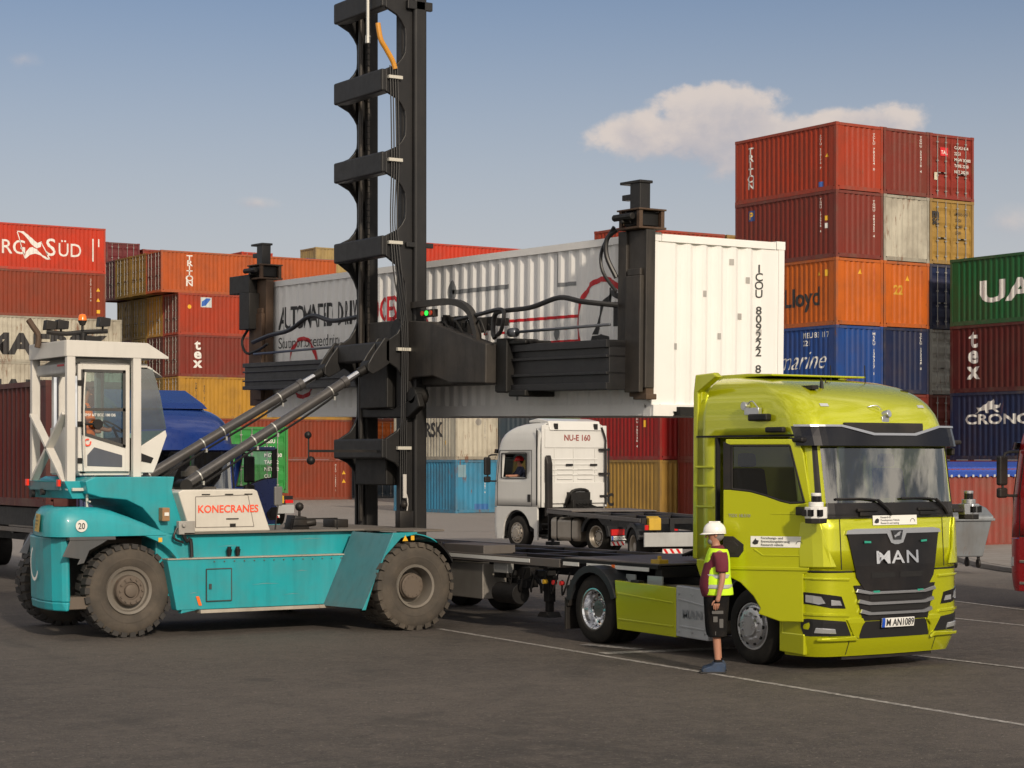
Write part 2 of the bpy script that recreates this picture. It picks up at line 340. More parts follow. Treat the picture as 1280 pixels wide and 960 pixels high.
# ---------------------------------------------------------------- containers
PITCH = .278
def corr(x, x0, L, dp=.036):
    """depth of the pressed steel wall at x along a wall from x0 of length L"""
    m0 = .18; t = x - x0
    n = int((L - 2 * m0) / PITCH); off = (L - n * PITCH) / 2
    if t < off or t > L - off: return 0
    q = ((t - off) % PITCH) / PITCH
    if q < .125 or q > .875: return 0
    if q < .375: return dp * (q - .125) / .25
    if q < .625: return dp
    return dp * (.875 - q) / .25
def corr_breaks(x0, L):
    m0 = .18; n = int((L - 2 * m0) / PITCH); off = (L - n * PITCH) / 2
    return [x0] + [x0 + off + PITCH * (i + k) for i in range(n) for k in (.125, .375, .625, .875)] + [x0 + L]
W_, SET = 2.438, .02
CM = {}
def cmeshes(L, H):
    key = (L, H)
    if key in CM: return CM[key]
    w_ = MB()
    z0, z1 = .16, H - .1
    def wall(axis, pos, sgn, a, b):
        xs = corr_breaks(a, b - a); vs_ = []
        for x in xs:
            d = corr(x, a, b - a); p = pos - sgn * d
            for z in (z0, z1): vs_.append((x, p, z) if axis == 'x' else (p, x, z))
        w_.add(vs_, [(2 * i, 2 * i + 2, 2 * i + 3, 2 * i + 1) for i in range(len(xs) - 1)])
    wall('x', SET, -1, .1, L - .1); wall('x', W_ - SET, 1, .1, L - .1); wall('y', L - SET, 1, .1, W_ - .1)
    w_.add([(.05, .05, H - .04), (L - .05, .05, H - .04), (L - .05, W_ - .05, H - .04), (.05, W_ - .05, H - .04)], [(0, 1, 2, 3)])
    fr = MB()
    for y0, y1 in ((0, .07), (W_ - .07, W_)):
        fr.box(.17, L - .17, y0, y1, H - .11, H - .004); fr.box(.17, L - .17, y0 + .006 * (y0 < 1), y1 - .006 * (y0 > 1), .006, .17)
    for x0, x1 in ((0, .07), (L - .07, L)):
        fr.box(x0, x1, .17, W_ - .17, H - .12, H - .015); fr.box(x0, x1, .17, W_ - .17, .02, .17)
    for x0, x1 in ((.004, .11), (L - .11, L - .004)):
        for y0, y1 in ((.004, .11), (W_ - .11, W_ - .004)): fr.box(x0, x1, y0, y1, .118, H - .118)
    fr.box(.1, L - .1, .1, W_ - .1, .10, .14)
    ca = fr
    for x0 in (-.004, L - .174):
        for y0 in (-.004, W_ - .158):
            for zz in (0, H - .118): ca.box(x0, x0 + .178, y0, y0 + .162, zz, zz + .118)
    dr = []
    for k in (0, 1):
        d = MB(); y0 = .115 + k * (W_ - .23) / 2 + .005; y1 = y0 + (W_ - .23) / 2 - .01
        zs = [.17 + (H - .29) * i / 20 for i in range(21)]; vs_ = []
        for i, z in enumerate(zs):
            x = .045 + (0.03 if i % 5 in (1, 2) and 0 < i < 20 else 0)
            vs_ += [(x, y0, z), (x, y1, z)]
        d.add(vs_, [(2 * i, 2 * i + 1, 2 * i + 3, 2 * i + 2) for i in range(20)])
        d.box(.03, .06, y0, y0 + .05, .17, H - .12); d.box(.03, .06, y1 - .05, y1, .17, H - .12)
        rd = MB()
        for t in (.3, .72):
            yy = y0 + (y1 - y0) * t; rd.tube((.012, yy, .08), (.012, yy, H - .05), .017, n=6)
            for zz in (.3, .9, 1.5, H - .35): rd.box(-.002, .045, yy - .05, yy + .05, zz, zz + .05)
            rd.box(-.02, .0, yy - .02, yy + .32 * (1 if t < .5 else -1), 1.03, 1.07)
        dr.append((d.mesh('door', fix=False), rd.mesh('locking_rod')))
    CM[key] = (w_.mesh('wall', fix=False), fr.mesh('frame'), None, dr)
    return CM[key]
def inst(name, me, mat, parent):
    o = bpy.data.objects.new(name, me); col.objects.link(o); o.parent = parent
    if not me.materials: me.materials.append(None)
    o.material_slots[0].link = 'OBJECT'; o.material_slots[0].material = mat
    return o
PAL = dict(rust=(.27, .045, .018), brick=(.22, .03, .018), orange=(.62, .135, .012), bright=(.60, .04, .012), dark=(.10, .013, .011), red=(.32, .012, .012), yellow=(.50, .26, .03),
           ochre=(.30, .19, .03), white=(.50, .48, .42), grey=(.42, .42, .38), blue=(.012, .07, .30), navy=(.011, .022, .075), sky=(.05, .27, .46), green=(.012, .12, .035),
           grass=(.035, .30, .06), triton=(.52, .10, .018), tan=(.42, .30, .12), purple=(.16, .022, .028), msc=(.42, .25, .055), redbr=(.30, .028, .016), slate=(.035, .055, .075),
           pale=(.46, .43, .35), triton2=(.42, .045, .014), clean=(.80, .795, .785))
steel = paint('container_steel', (.10, .09, .085), .6, .3, .4, .2)
rodm = paint('locking_rod_steel', (.32, .31, .29), .5, .3, .3, .3)
white_letter = paint('white_lettering', (.72, .71, .67), .6, 0, .12, 0, .1)
black_letter = paint('black_lettering', (.018, .018, .02), .6, 0, .1, 0, 0)
yellow_mark = paint('yellow_mark', (.75, .42, .02), .6, 0, .1, 0, 0)
LISTC = []
def container(u, v, z, cname, label, L=6.058, H=2.591, along='v', doors=False, rust=.25, group='stacked shipping containers', name='shipping_container'):
    """(u, v) = near corner (lowest x, lowest y). along 'v': long side runs away along +Y"""
    if along == 'v': t = thing(name, label, 'shipping container', (u + W_, v, z), R(90), group); 
    else: t = thing(name, label, 'shipping container', (u, v, z), 0, group)
    # local x=0 end has the doors, x=L end is the blind front wall; flip so the asked-for end faces the viewer
    wm, fm, cm_, dr = cmeshes(L, H)
    if not doors:            # turn round: the blind wall at the near end
        if along == 'v': t.location = (u, v + L, z); t.rotation_euler = (0, 0, R(-90))
        else: t.location = (u + L, v + W_, z); t.rotation_euler = (0, 0, R(180))
    m = paint('container_' + cname, PAL[cname] if cname in ('clean', 'pale', 'grey') else tuple(x * .8 for x in PAL[cname]), .55, 0, .22 + rust * .3 if cname != 'clean' else .05, rust, .3 if cname != 'clean' else .07, dscale=.9, dirtc=(.07, .045, .03), spec=.3)
    fmat = m
    inst('wall', wm, m, t); inst('frame', fm, m if cname == 'clean' else paint('frame_' + cname, tuple(x * .7 for x in PAL[cname]), .6, 0, .45, min(.9, rust + .25), .3), t)
    for d, rd in dr:
        o = inst('door', d, m, t); inst('locking_rod', rd, rodm, o)
    t['_L'] = L; t['_H'] = H; t['_c'] = (u, v, z); t['_a'] = along
    return t
def wface(t, face):
    """frame of a visible wall in the thing's own coordinates. face 'side' or 'end': returns map from face (x right, y up) to local, and corrugation"""
    L, H = t['_L'], t['_H']; u, v, z = t['_c']; along = t['_a']
    inv = (Matrix.Translation(t.location) @ Matrix.Rotation(t.rotation_euler[2], 4, 'Z')).inverted()
    # facing -u (x = u plane): right = -v ; facing -v (y = v plane): right = +u
    if (face == 'side') == (along == 'v'):      # faces -u
        ln = L if along == 'v' else W_
        O = Vector((u + SET, v + ln, z)); r = Vector((0, -1, 0))
    else:
        ln = W_ if along == 'v' else L
        O = Vector((u, v + SET, z)); r = Vector((1, 0, 0))
    R3 = inv.to_3x3()
    return inv @ O, R3 @ r, R3 @ Vector((0, 0, 1)), ln
def mark(t, face, shapes, mat, x, y, name='lettering', corrug=True, lift=.006):
    """marks painted on the pressed wall at x metres from its left edge, y from its foot"""
    O, r, up, ln = wface(t, face)
    shp = [([Vector((p.x + x, p.y + y, 0)) for p in vs_], fs) for vs_, fs in shapes]
    if corrug: return decal(name, shp, mat, t, O, r, up, lambda q: corr(q, .1, ln - .2), corr_breaks(.1, ln - .2), lift=lift)
    return decal(name, shp, mat, t, O, r, up, None, None, lift=lift)
def vtext(s, size, bold=0, step=1.05, width=1.0, **kw):
    out = []
    for i, ch in enumerate(s):
        if ch == ' ': continue
        vs_, fs = text_mesh(ch, size, bold, width=width, align='CENTER', **kw); out.append(([p + Vector((0, -i * size * step * .78, 0)) for p in vs_], fs))
    return out
def idcode(t, face, x, top, n=9, mat=None, s=.13, txt=None):
    mark(t, face, vtext(txt or random.choice(['TGHU %d 4', 'MSKU %d 1', 'FCIU %d 7', 'TCLU %d 0']) % random.randint(100000, 999999), s, .01, 1.1), mat or white_letter, x, top, 'id_code', True)
def rect(x, y, w__, h): return flatpoly([(x, y), (x + w__, y), (x + w__, y + h), (x, y + h)])
def tri(x, y, s): return flatpoly([(x - s / 2, y), (x + s / 2, y), (x, y + s * .9)])
# ---------------------------------------------------------------- the container stacks of the yard
HT = 2.591
ORD = ['lowest', 'second up', 'third up', 'fourth up', 'fifth up', 'topmost']
def stack(u, v, where, specs, L=6.058, along='v', doors=False, H=HT, z0=0, start=0, group='stacked shipping containers'):
    """specs: (colour, look, level) from the ground up"""
    out = {}
    for i, sp in enumerate(specs):
        if sp is None: continue
        cn, look = sp[0], sp[1]; du = sp[2] if len(sp) > 2 else 0
        lab = '%s container, %s %s' % (look, ORD[i + start], where)
        out[i + start] = container(u + du, v, z0 + (i + start) * H, cn, lab, L, H, along, doors, rust=sp[3] if len(sp) > 3 else .25, group=group)
    return out
# corner stack behind the green truck (three columns, six high)
F1 = stack(52.5, 58.1, 'in the corner column of the tall stack', [('brick', 'brick red'), ('dark', 'dark red'), ('blue', 'blue cursive-lettered'), ('orange', 'orange black-lettered'), ('brick', 'dark red'), ('triton2', 'orange-red white-lettered')])
F2 = stack(54.97, 58.1, 'in middle column of the tall stack', [('rust', 'rusty red'), ('brick', 'brick red'), ('navy', 'navy blue'), ('orange', 'orange'), ('pale', 'rust-streaked white', 0, .75), ('brick', 'brick red')])
F3 = stack(57.44, 58.1, 'in the door-end column of the tall stack', [('dark', 'dark red'), ('brick', 'rusty brown-red'), ('grey', 'grey-white', 0, .6), ('navy', 'navy blue'), ('msc', 'ochre yellow'), ('redbr', 'red')], doors=True)
t = F1[5]; mark(t, 'side', vtext('TRITON', .42, .02, .84, width=1.25), white_letter, .95, 1.93)
idcode(t, 'side', 5.15, 2.1, s=.12); mark(t, 'side', [tri(5.5, 1.3, .16)], yellow_mark, 0, 0, 'sticker'); idcode(t, 'end', 1.98, 2.2)
mark(t, 'side', [rect(5.0, .18, .28, .2)], plain('sticker_blue', (.05, .12, .4), .5), 0, 0, 'sticker')
t = F1[4]; idcode(t, 'side', 5.15, 2.25, s=.12); idcode(t, 'end', 1.98, 2.2)
mark(t, 'side', [rect(.8, 1.85, .42, .42)], plain('logo_blue', (.03, .06, .22), .5), 0, 0, 'logo')
mark(t, 'side', [([p + Vector((.87, 1.92, 0)) for p in text_mesh('P', .4, .03)[0]], text_mesh('P', .4, .03)[1])], yellow_mark, 0, 0, 'logo', lift=.007)
mark(t, 'side', [rect(5.4, 1.45, .14, .18)], yellow_mark, 0, 0, 'sticker'); mark(t, 'side', [rect(5.4, 1.15, .14, .2)], white_letter, 0, 0, 'sticker')
t = F1[3]; mark(t, 'side', [text_mesh('Hapag-Lloyd', 1.0, .022, width=.98)], black_letter, .2, .82)
mark(t, 'side', [tri(5.05, 1.95, .2), rect(5.4, 1.9, .15, .25)], yellow_mark, 0, 0, 'sticker'); mark(t, 'end', [tri(1.25, 2.0, .22)], yellow_mark, 0, 0, 'sticker'); idcode(t, 'end', 2.0, 2.2, s=.1, mat=paint('faint_letter', (.45, .06, .01), .6))
t = F1[2]; mark(t, 'side', [text_mesh('marine', 1.05, -.008, .45, width=.95)], white_letter, 2.6, .95); idcode(t, 'end', 1.98, 2.25, s=.15)
mark(t, 'side', [text_mesh('MEU 83 117', .3, .01)], white_letter, 4.1, 2.15); mark(t, 'side', [text_mesh('221', .3, .01)], white_letter, 4.1, 1.85); mark(t, 'side', [rect(5.2, .3, .12, .28)], yellow_mark, 0, 0, 'sticker')
for f in (F2[5], F2[2]): idcode(f, 'end', 2.0, 2.3, s=.13)
mark(F2[3], 'end', [tri(1.28, 1.85, .24)], yellow_mark, 0, 0, 'sticker'); mark(F2[3], 'end', [text_mesh('22', .5, .03)], paint('faded_yellow', (.55, .3, .02), .6), .55, 1.3); idcode(F2[3], 'end', 2.05, 2.2, s=.11, mat=MATS['faint_letter'])
mark(F2[4], 'end', vtext('CAIU 263', .11, .01), paint('faded_grey', (.25, .24, .22), .6), 2.05, 2.2, 'id_code')
t = F3[5]; mark(t, 'end', [rect(.58, 1.72, .42, .34)], plain('sign_red', (.6, .015, .02), .5), 0, 0, 'logo', False); mark(t, 'end', [text_mesh('TAL', .2, .02)], white_letter, .62, 1.8, 'logo', False, .008)
for i, s_ in enumerate(['CAXU 634', '22G1', 'MGW 30480', 'TARE 2200', 'NET 28280']): mark(t, 'end', [text_mesh(s_, .17, .01)], white_letter, 1.35, 2.05 - i * .24, 'door_lettering', False)
mark(t, 'end', [rect(.25, .75, .2, .3)], paint('data_plate', (.6, .55, .42), .5), 0, 0, 'sticker', False)
t = F3[4]; mark(t, 'end', [text_mesh('m', .5, .05)], black_letter, .12, 1.85, 'logo', False, .02); mark(t, 'end', [text_mesh('SC', .32, .04)], black_letter, .14, 1.58, 'logo', False, .02)
for i, s_ in enumerate(['MEDU 203', '22G1', '30480', '2230']): mark(t, 'end', [text_mesh(s_, .16, .01)], black_letter, 1.4, 2.0 - i * .25, 'door_lettering', False, .02)
# right-hand wall of 40 ft boxes
LS = stack(57.07, 44.45, 'in the wall of long boxes beside the tall stack', [('brick', 'brick red'), ('navy', 'dark navy horse-emblem'), ('dark', 'dark red tex-lettered'), ('green', 'dark green block-lettered')], L=12.192)
for k in LS: LS[k]['group'] = 'long containers stacked at the frame edge'
mark(LS[3], 'side', [text_mesh('UASC', 1.12, .035, width=1.75, spacing=1.05)], white_letter, 1.5, .85); mark(LS[3], 'side', [rect(4.35, 1.95, .6, .3)], yellow_mark, 0, 0, 'sticker')
mark(LS[2], 'side', vtext('tex', .95, .03, .82, width=1.2), white_letter, 1.2, 1.75)
mark(LS[1], 'side', [text_mesh('CRONOS', .52, .03, width=1.75)], white_letter, .75, 1.38)
def horse():
    b = [(0, 0), (.12, .12), (.02, .3), (.2, .28), (.28, .4), (.42, .46), (.5, .62), (.62, .6), (.72, .72), (.78, .58), (.74, .44), (.9, .4), (1.02, .5), (.98, .3), (.8, .22), (.95, .05), (.86, .04), (.66, .2), (.5, .16), (.52, 0), (.42, .02), (.4, .16), (.22, .14), (.1, .02)]
    return flatpoly(b)
mark(LS[1], 'side', [([Vector((p.x * 1.3, p.y * .75, 0)) for p in horse()[0]], horse()[1])], white_letter, 1.3, 1.78, 'emblem')
# red box with blue tarpaulin roof standing in front of that wall
M = None if True else container(40.2, 41.9, 0, 'brick', 'brick red open-top container under a blue tarpaulin, standing on the ground beside the skip', 12.192, HT, 'u', name='open_top_container', group=None) if False else None
def open_top():
    t = thing('open_top_container', 'brick red open-top container with a blue tarpaulin roof, behind the green truck', 'shipping container', (52.39, 44.34, 0), R(180))
    wm, fm, cm_, dr = cmeshes(12.192, 2.35); m = paint('container_brickm', (.22, .035, .022), .6, 0, .4, .3, .35)
    inst('wall', wm, m, t); inst('frame', fm, m, t)
    mb = MB(); n = 60; W = 2.50
    pr_ = [(-.03, 2.14), (-.035, 2.28), (.05, 2.40), (.9, 2.55), (W_ - .9, 2.55), (W_ - .05, 2.40), (W_ + .035, 2.28), (W_ + .03, 2.14)]
    vs_ = []
    for i in range(n * 2 + 1):
        x = 12.192 * i / (2 * n); sag = .018 * (i % 2)
        vs_ += [(x, y, z - sag - (.02 if j in (0, 7) and i % 2 else 0)) for j, (y, z) in enumerate(pr_)]
    fs = [(i * 8 + j, i * 8 + j + 1, (i + 1) * 8 + j + 1, (i + 1) * 8 + j) for i in range(2 * n) for j in range(7)]
    mb.add(vs_, fs, True); mb.build('tarpaulin', paint('tarpaulin_blue', (.012, .06, .36), .45, 0, .15, 0, .2), t, fix=False)
    rg = MB()
    for i in range(1, 42): rg.cbox((i * .29, W_ + .042, 2.14), (.07, .02, .07))
    rg.build('eyelet_strip', plain('eyelet', (.45, .47, .5), .5), t)
    return t
open_top()
# far row along the same line: sky blue / pale pair, yellow and red pair
E1 = stack(51.1, 83.7, 'in the two-high pair by the far lane', [('sky', 'faded light blue', 0, .55), ('pale', 'rusty off-white black-lettered', 0, .75)])
E2 = stack(53.58, 83.7, 'just behind the light blue box', [('ochre', 'ochre'), ('slate', 'slate blue')])
mark(E1[1], 'side', [text_mesh('MAERSK', .98, .03, width=1.0)], black_letter, 1.15, 1.15); idcode(E1[0], 'end', 1.7, 2.2, s=.12); idcode(E1[1], 'end', 1.7, 2.3, s=.12, mat=MATS['faded_grey'])
mark(E1[0], 'end', [rect(.15, 1.75, .45, .6)], paint('patch_grey', (.18, .3, .36), .6), 0, 0, 'patch'); mark(E1[0], 'end', [rect(1.1, .1, .8, .35)], paint('patch_blue', (.02, .12, .35), .6), 0, 0, 'patch')
mark(E1[0], 'side', [rect(.0 + .3, .9, 2.2, .75)], paint('patch_dull', (.05, .2, .33), .6), 0, 0, 'patch')
mark(E1[1], 'side', [rect(5.0, .75, .12, .2)], yellow_mark, 0, 0, 'sticker'); mark(E1[1], 'end', [ring2d(1.32, 1.85, 0, .17)], MATS['faded_grey'], 0, 0, 'stain')
G = stack(53.4, 70.4, 'behind the white truck trailer', [('msc', 'mustard yellow black-lettered', 0, .5), ('red', 'bright red')])
mark(G[0], 'side', [text_mesh('m', 1.35, .06)], black_letter, 1.2, 1.2); mark(G[0], 'side', [text_mesh('MSC', .75, .04)], black_letter, 1.15, .55)
idcode(G[1], 'side', 4.35, 2.0, s=.14); mark(G[1], 'side', [rect(4.85, 1.45, .13, .3)], yellow_mark, 0, 0, 'sticker')
K = stack(54.3, 64.25, 'beside the mustard box', [('brick', 'brick red'), ('brick', 'brown-red')])
mark(K[1], 'side', [rect(4.9, 1.9, .3, .3)], plain('sticker_blue', (.05, .12, .4)), 0, 0, 'sticker')
D1 = stack(56.3, 77.0, 'in the stack behind the raised container', [('brick', 'brick red'), ('orange', 'orange'), ('navy', 'navy'), ('brick', 'dull red'), ('triton2', 'orange-red')], along='u', H=2.714)
D2 = stack(62.5, 77.0, 'at the far end of the stack behind the raised container', [('blue', 'blue'), ('rust', 'rust red'), ('grey', 'grey'), ('orange', 'orange'), ('msc', 'yellow')], along='u', H=2.714)
H1 = stack(61.0, 104.0, 'in the stack rising behind the mast', [('navy', 'navy'), ('green', 'green'), ('tan', 'tan'), ('brick', 'brick red'), ('orange', 'orange'), ('bright', 'red')], L=12.192, along='u')
J1 = stack(66.0, 119.0, 'seen through the mast opening', [('slate', 'slate grey'), ('orange', 'orange'), ('rust', 'rust red')], doors=True)
J2 = stack(68.55, 119.0, 'beside the one seen through the mast', [('dark', 'dark red'), ('grass', 'green'), ('tan', 'tan')], doors=True)
# stack with the bird logo, ends towards the lane
gA = 'containers stacked at the frame edge behind the cab'
A = {}
for i, (c, look, du) in enumerate([('pale', 'off-white', 1.1), ('pale', 'grey-white', 1.1), ('pale', 'pale black-lettered', 1.1), ('pale', 'rust-edged pale black-lettered', 1.1), ('rust', 'rust red', 0), ('bright', 'bright red white-lettered', 0)]):
    A[i] = container(36.6 + du, 122.96, i * 2.9, c, '%s container, %s of the stack crowned by the bright red box' % (look, ORD[i]), 12.192, 2.896, 'u', rust=.45 if c == 'pale' else .15, group=gA)
t = A[5]
mark(t, 'side', [text_mesh('HAMBURG', 1.25, .006, spacing=.98, width=1.0)], white_letter, 1.05, .98)
mark(t, 'side', [text_mesh('S', 1.55, .006)], white_letter, 8.2, .98); mark(t, 'side', [text_mesh('ÜD', 1.2, .006, width=.92)], white_letter, 9.0, .98)
fl = [flatpoly([(6.35, 2.42), (6.9, 2.4), (7.5, 2.05), (8.0, 1.72), (8.35, 1.85), (8.28, 1.5), (7.95, 1.38), (7.55, 1.6), (7.1, 2.05), (6.75, 2.3), (6.4, 2.36)]),
      flatpoly([(6.95, .72), (7.1, 1.15), (7.35, 1.4), (7.6, 1.45), (7.95, 1.33), (8.4, 1.0), (9.1, .72), (8.7, .72), (8.2, .98), (7.8, 1.05), (7.4, .95), (7.05, .7)]),
      flatpoly([(6.35, 2.36), (6.42, 2.36), (7.02, .72), (6.95, .72)]), flatpoly([(8.28, 1.8), (8.35, 1.8), (9.05, .76), (8.97, .72)])]
fl = [([Vector((6.35 + (p.x - 6.35) * .80, p.y, 0)) for p in v_], f_) for v_, f_ in fl]
mark(t, 'side', fl, white_letter, 0, 0, 'emblem'); mark(t, 'side', [rect(11.3, .75, .10, 1.45), rect(11.7, 1.7, .07, .5)], white_letter, 0, 0, 'id_code')
idcode(A[4], 'side', 11.2, 2.45, s=.13); mark(A[4], 'side', [tri(11.7, 1.75, .25), tri(11.7, 1.1, .25), rect(11.6, .35, .22, .22)], yellow_mark, 0, 0, 'sticker')
for k in (3, 2): mark(A[k], 'side', [text_mesh('MAERSK', 1.75, .05, width=1.25)], black_letter, 3.1 if k == 3 else 2.6, .55)
mark(A[3], 'side', [text_mesh('9 0 8', .3, .01), ([p + Vector((0, -.3, 0)) for p in text_mesh('4 5 E', .3)[0]], text_mesh('4 5 E', .3)[1])], MATS['faded_grey'], 10.0, 2.1); mark(A[3], 'side', [tri(10.7, 1.0, .3)], yellow_mark, 0, 0, 'sticker')
# long stack with door ends towards the viewer's left
wB = 'of the stack above the blue truck'
cols = ['nearest corner column', 'second column of doors', 'third column of doors', 'fourth column of doors']
B = {}
grid = {0: [('rust', 'rust orange'), ('rust', 'faded rust orange'), ('yellow', 'yellow code-lettered'), ('brick', 'brick red tex-lettered'), ('triton2', 'orange-red'), ('triton', 'orange white-lettered')],
        1: [None, None, ('ochre', 'ochre'), ('dark', 'dark red'), ('yellow', 'bright yellow'), ('ochre', 'dull yellow')],
        2: [None, None, ('ochre', 'dull ochre'), ('ochre', 'olive ochre'), ('ochre', 'olive yellow'), ('ochre', 'dirty yellow')],
        3: [None, None, ('dark', 'dark red'), ('purple', 'purple-red'), ('ochre', 'yellow-brown'), ('purple', 'dark purple')]}
for j, sp in grid.items():
    for i, s_ in enumerate(sp):
        if s_ is None: continue
        du = -1.15 if i == 5 else 0
        B[j, i] = container(50.95 + du, 116.4 + j * 2.52, i * HT, s_[0], '%s container, %s, %s %s' % (s_[1], ORD[i], cols[j], wB), 12.192, HT, 'u', True, .3, 'containers in the long stack above the blue truck')
        if j == 0 and i in (5, 4, 3):
            for ch in B[j, i].children:
                if ch.name.startswith('door'): ch.material_slots[0].material = paint('door_shade_brown', (.16, .03, .02), .6, 0, .4, .3)  # shade on these door ends put into the colour, browner than the walls
mark(B[0, 5], 'side', vtext('TRITON', .5, .02, .8, width=1.3), white_letter, 1.9, 2.0)
t = B[0, 4]; mark(t, 'side', [rect(1.5, 1.75, .75, .62)], plain('logo_pale', (.5, .55, .55)), 0, 0, 'logo'); mark(t, 'side', [flatpoly([(1.55, 1.8), (1.85, 1.85), (2.2, 2.3), (1.9, 2.32), (1.6, 2.1)])], plain('logo_blue2', (.02, .1, .4)), 0, 0, 'logo', lift=.008)
mark(t, 'side', [ring2d(.75, 1.75, 0, .13)], yellow_mark, 0, 0, 'sticker'); mark(B[0, 3], 'side', vtext('tex', .9, .03, .8, width=1.15), white_letter, 1.3, 1.7)
idcode(B[0, 2], 'side', 1.2, 2.1, s=.17, mat=black_letter, txt='HAMU12245'); idcode(B[0, 2], 'side', 1.75, 1.95, s=.17, mat=black_letter, txt='45G1 03 20')
idcode(B[0, 0], 'side', 11.0, 2.2, s=.16); mark(B[0, 0], 'side', [tri(11.6, 1.65, .28), tri(11.6, 1.1, .28)], yellow_mark, 0, 0, 'sticker')
# far boxes whose tops show over the long stack
for nm, (x0, x1, yt, c, lab) in enumerate([(133, 175, 302, 'purple', 'purple-red tex-lettered container showing above the dull yellow doors'), (179, 224, 311, 'redbr', 'dark red container end peeping over the orange box, next to the tex one'),
                                (231, 275, 315, 'tan', 'tan roofline of a container barely showing over the orange box'), (303, 344, 314, 'bright', 'red container end peeping over the orange box next to the spreader head'), (347, 386, 321, 'orange', 'orange container end just showing over the long orange box'),
                                (384, 398, 322, 'blue', 'blue container sliver low behind the tan box'), (396, 432, 308, 'tan', 'tan container standing above its neighbours just before the mast')]):
    v = 131.0; k = (x0 - 640) / 2529; u = v * (.5446 + k * .8387) / (.8387 - k * .5446); Yc = .5446 * u + .8387 * v; top = 2.62 + (574 - yt) * Yc / 2529
    c_ = container(u + (0.01 * nm), v + .05 * nm, top - 2.591, c, lab, 6.058 if nm != 6 else 3.0, HT, 'v' if nm != 6 else 'u', nm in (0, 3), .3, 'container tops showing far behind')
    if nm == 0: mark(c_, 'end', [text_mesh('tex', .95, .04)], white_letter, .3, .55, 'lettering', False, .02)
# birds on the far containers
for (u, v, z), lab in (((52.2, 131.1, 17.05), 'small dark bird perched on the far purple-red container'), ((49.8 + 1.9, 116.5, 15.53), 'small dark bird perched on the long orange container')):
    b = MB((u, v, z)); b.sph((u, v, z + .16), .12, 10, (1.5, .9, .9)); b.sph((u - .17, v, z + .3), .07, 8); b.tube((u + .12, v, z + .16), (u + .36, v, z + .08), .05, .02, 6); b.tube((u - .22, v, z + .3), (u - .3, v, z + .29), .02, .004, 5)
    b.tube((u, v, z), (u, v, z + .1), .015, n=5)
    tag(b.build('bird', plain('bird_black', (.02, .02, .02), .7)), lab, 'bird')
# ---------------------------------------------------------------- container hanging in the spreader
FC = container(17.17, 22.85, 3.23, 'clean', 'white box container hanging under the black spreader above the trailer', 12.192, HT, 'v', rust=0, group=None, name='raised_container')
FC.pop('group', None)
dark_letter = plain('print_black', (.02, .02, .022), .5); red_letter = plain('print_red', (.50, .012, .02), .5); grey_letter = plain('print_grey', (.20, .21, .22), .5)
mark(FC, 'end', vtext('ICOU 809222 8', .165, .02, .95), dark_letter, 1.98, 2.12)
gq = paint('print_palegrey', (.42, .41, .40), .6, 0, .3)
for x, y in [(1.42, 2.2), (.93, 1.72), (1.72, 1.95), (1.02, .35), (1.95, 1.2), (.42, .95), (1.2, 1.12), (1.62, .3), (1.6, 1.42), (2.05, .2)]: mark(FC, 'end', [rect(x, y, .07, .09)], gq, 0, 0, 'label_patch')
mark(FC, 'side', [text_mesh('AUTOMATED DRIVING', .60, .012, width=.60)], dark_letter, .42, 1.66); mark(FC, 'side', [text_mesh('PROCESS', .60, .012, width=.60)], red_letter, 3.62, 1.66)
mark(FC, 'side', [text_mesh('Solution for connected driving.', .30, -.002, width=.66)], dark_letter, .42, 1.30)
def circ(x, y, r, full=True): mark(FC, 'side', [ring2d(x, y, r - .075, r, n=40)], red_letter, 0, 0, 'emblem')
circ(1.4, .92, .58); circ(5.35, 1.12, .80); circ(10.95, 1.38, .66)
mark(FC, 'side', [flatpoly([(1.05, .95), (1.75, .95), (1.75, 1.02), (1.05, 1.02)]), rect(1.1, .55, .08, .42), rect(1.62, .55, .08, .42), flatpoly([(1.3, .6), (1.55, .6), (1.5, .72), (1.35, .74)])], dark_letter, 0, 0, 'emblem')
mark(FC, 'side', [flatpoly([(10.62, .98), (11.15, .98), (11.1, 1.16), (10.95, 1.2), (10.72, 1.18)]), flatpoly([(10.72, 1.2), (10.82, 1.2), (11.0, 1.6), (11.2, 1.75), (11.35, 1.68), (11.4, 1.74), (11.2, 1.84), (10.94, 1.66)]), rect(11.1, 1.62, .05, .25), rect(11.25, 1.3, .2, .35)], dark_letter, 0, 0, 'emblem')
mark(FC, 'side', [rect(6.15, 1.47, 4.2, .045), rect(6.15, 1.10, 4.2, .045)], red_letter, 0, 0, 'stripe')
mark(FC, 'side', [rect(x, 1.30, w__, .035) for x, w__ in [(7.0, .12), (7.3, .2), (7.7, .08), (8.1, .2), (8.5, .08), (8.75, .25), (9.3, .1), (9.55, .2), (9.95, .15)]], red_letter, 0, 0, 'stripe')
mark(FC, 'side', [rect(6.75, 2.0, 1.7, .07), rect(8.1, 1.6, .05, .8), ring2d(6.72, 2.04, 0, .2, sx_=.7), rect(9.75, 1.95, .5, .06), rect(9.75, 1.95, .06, .5), rect(8.7, .5, .05, .6), ring2d(8.72, 1.02, 0, .11), rect(9.75, .75, .05, .5), ring2d(9.77, 1.25, 0, .1), rect(8.68, .25, .07, .28), rect(.62, .95, .55, .06)], grey_letter, 0, 0, 'emblem')
mark(FC, 'side', [text_mesh('CONTRO', .52, .035, width=1.15)], dark_letter, 9.15, .66); mark(FC, 'side', [rect(9.2, .6, 1.5, .02)], plain('print_teal', (.02, .25, .22)), 0, 0, 'stripe')
mark(FC, 'side', [rect(8.45, .60, .33, .34)], red_letter, 0, 0, 'logo'); mark(FC, 'side', [text_mesh('JZ', .26, .03)], white_letter, 8.47, .64, 'logo', lift=.01)
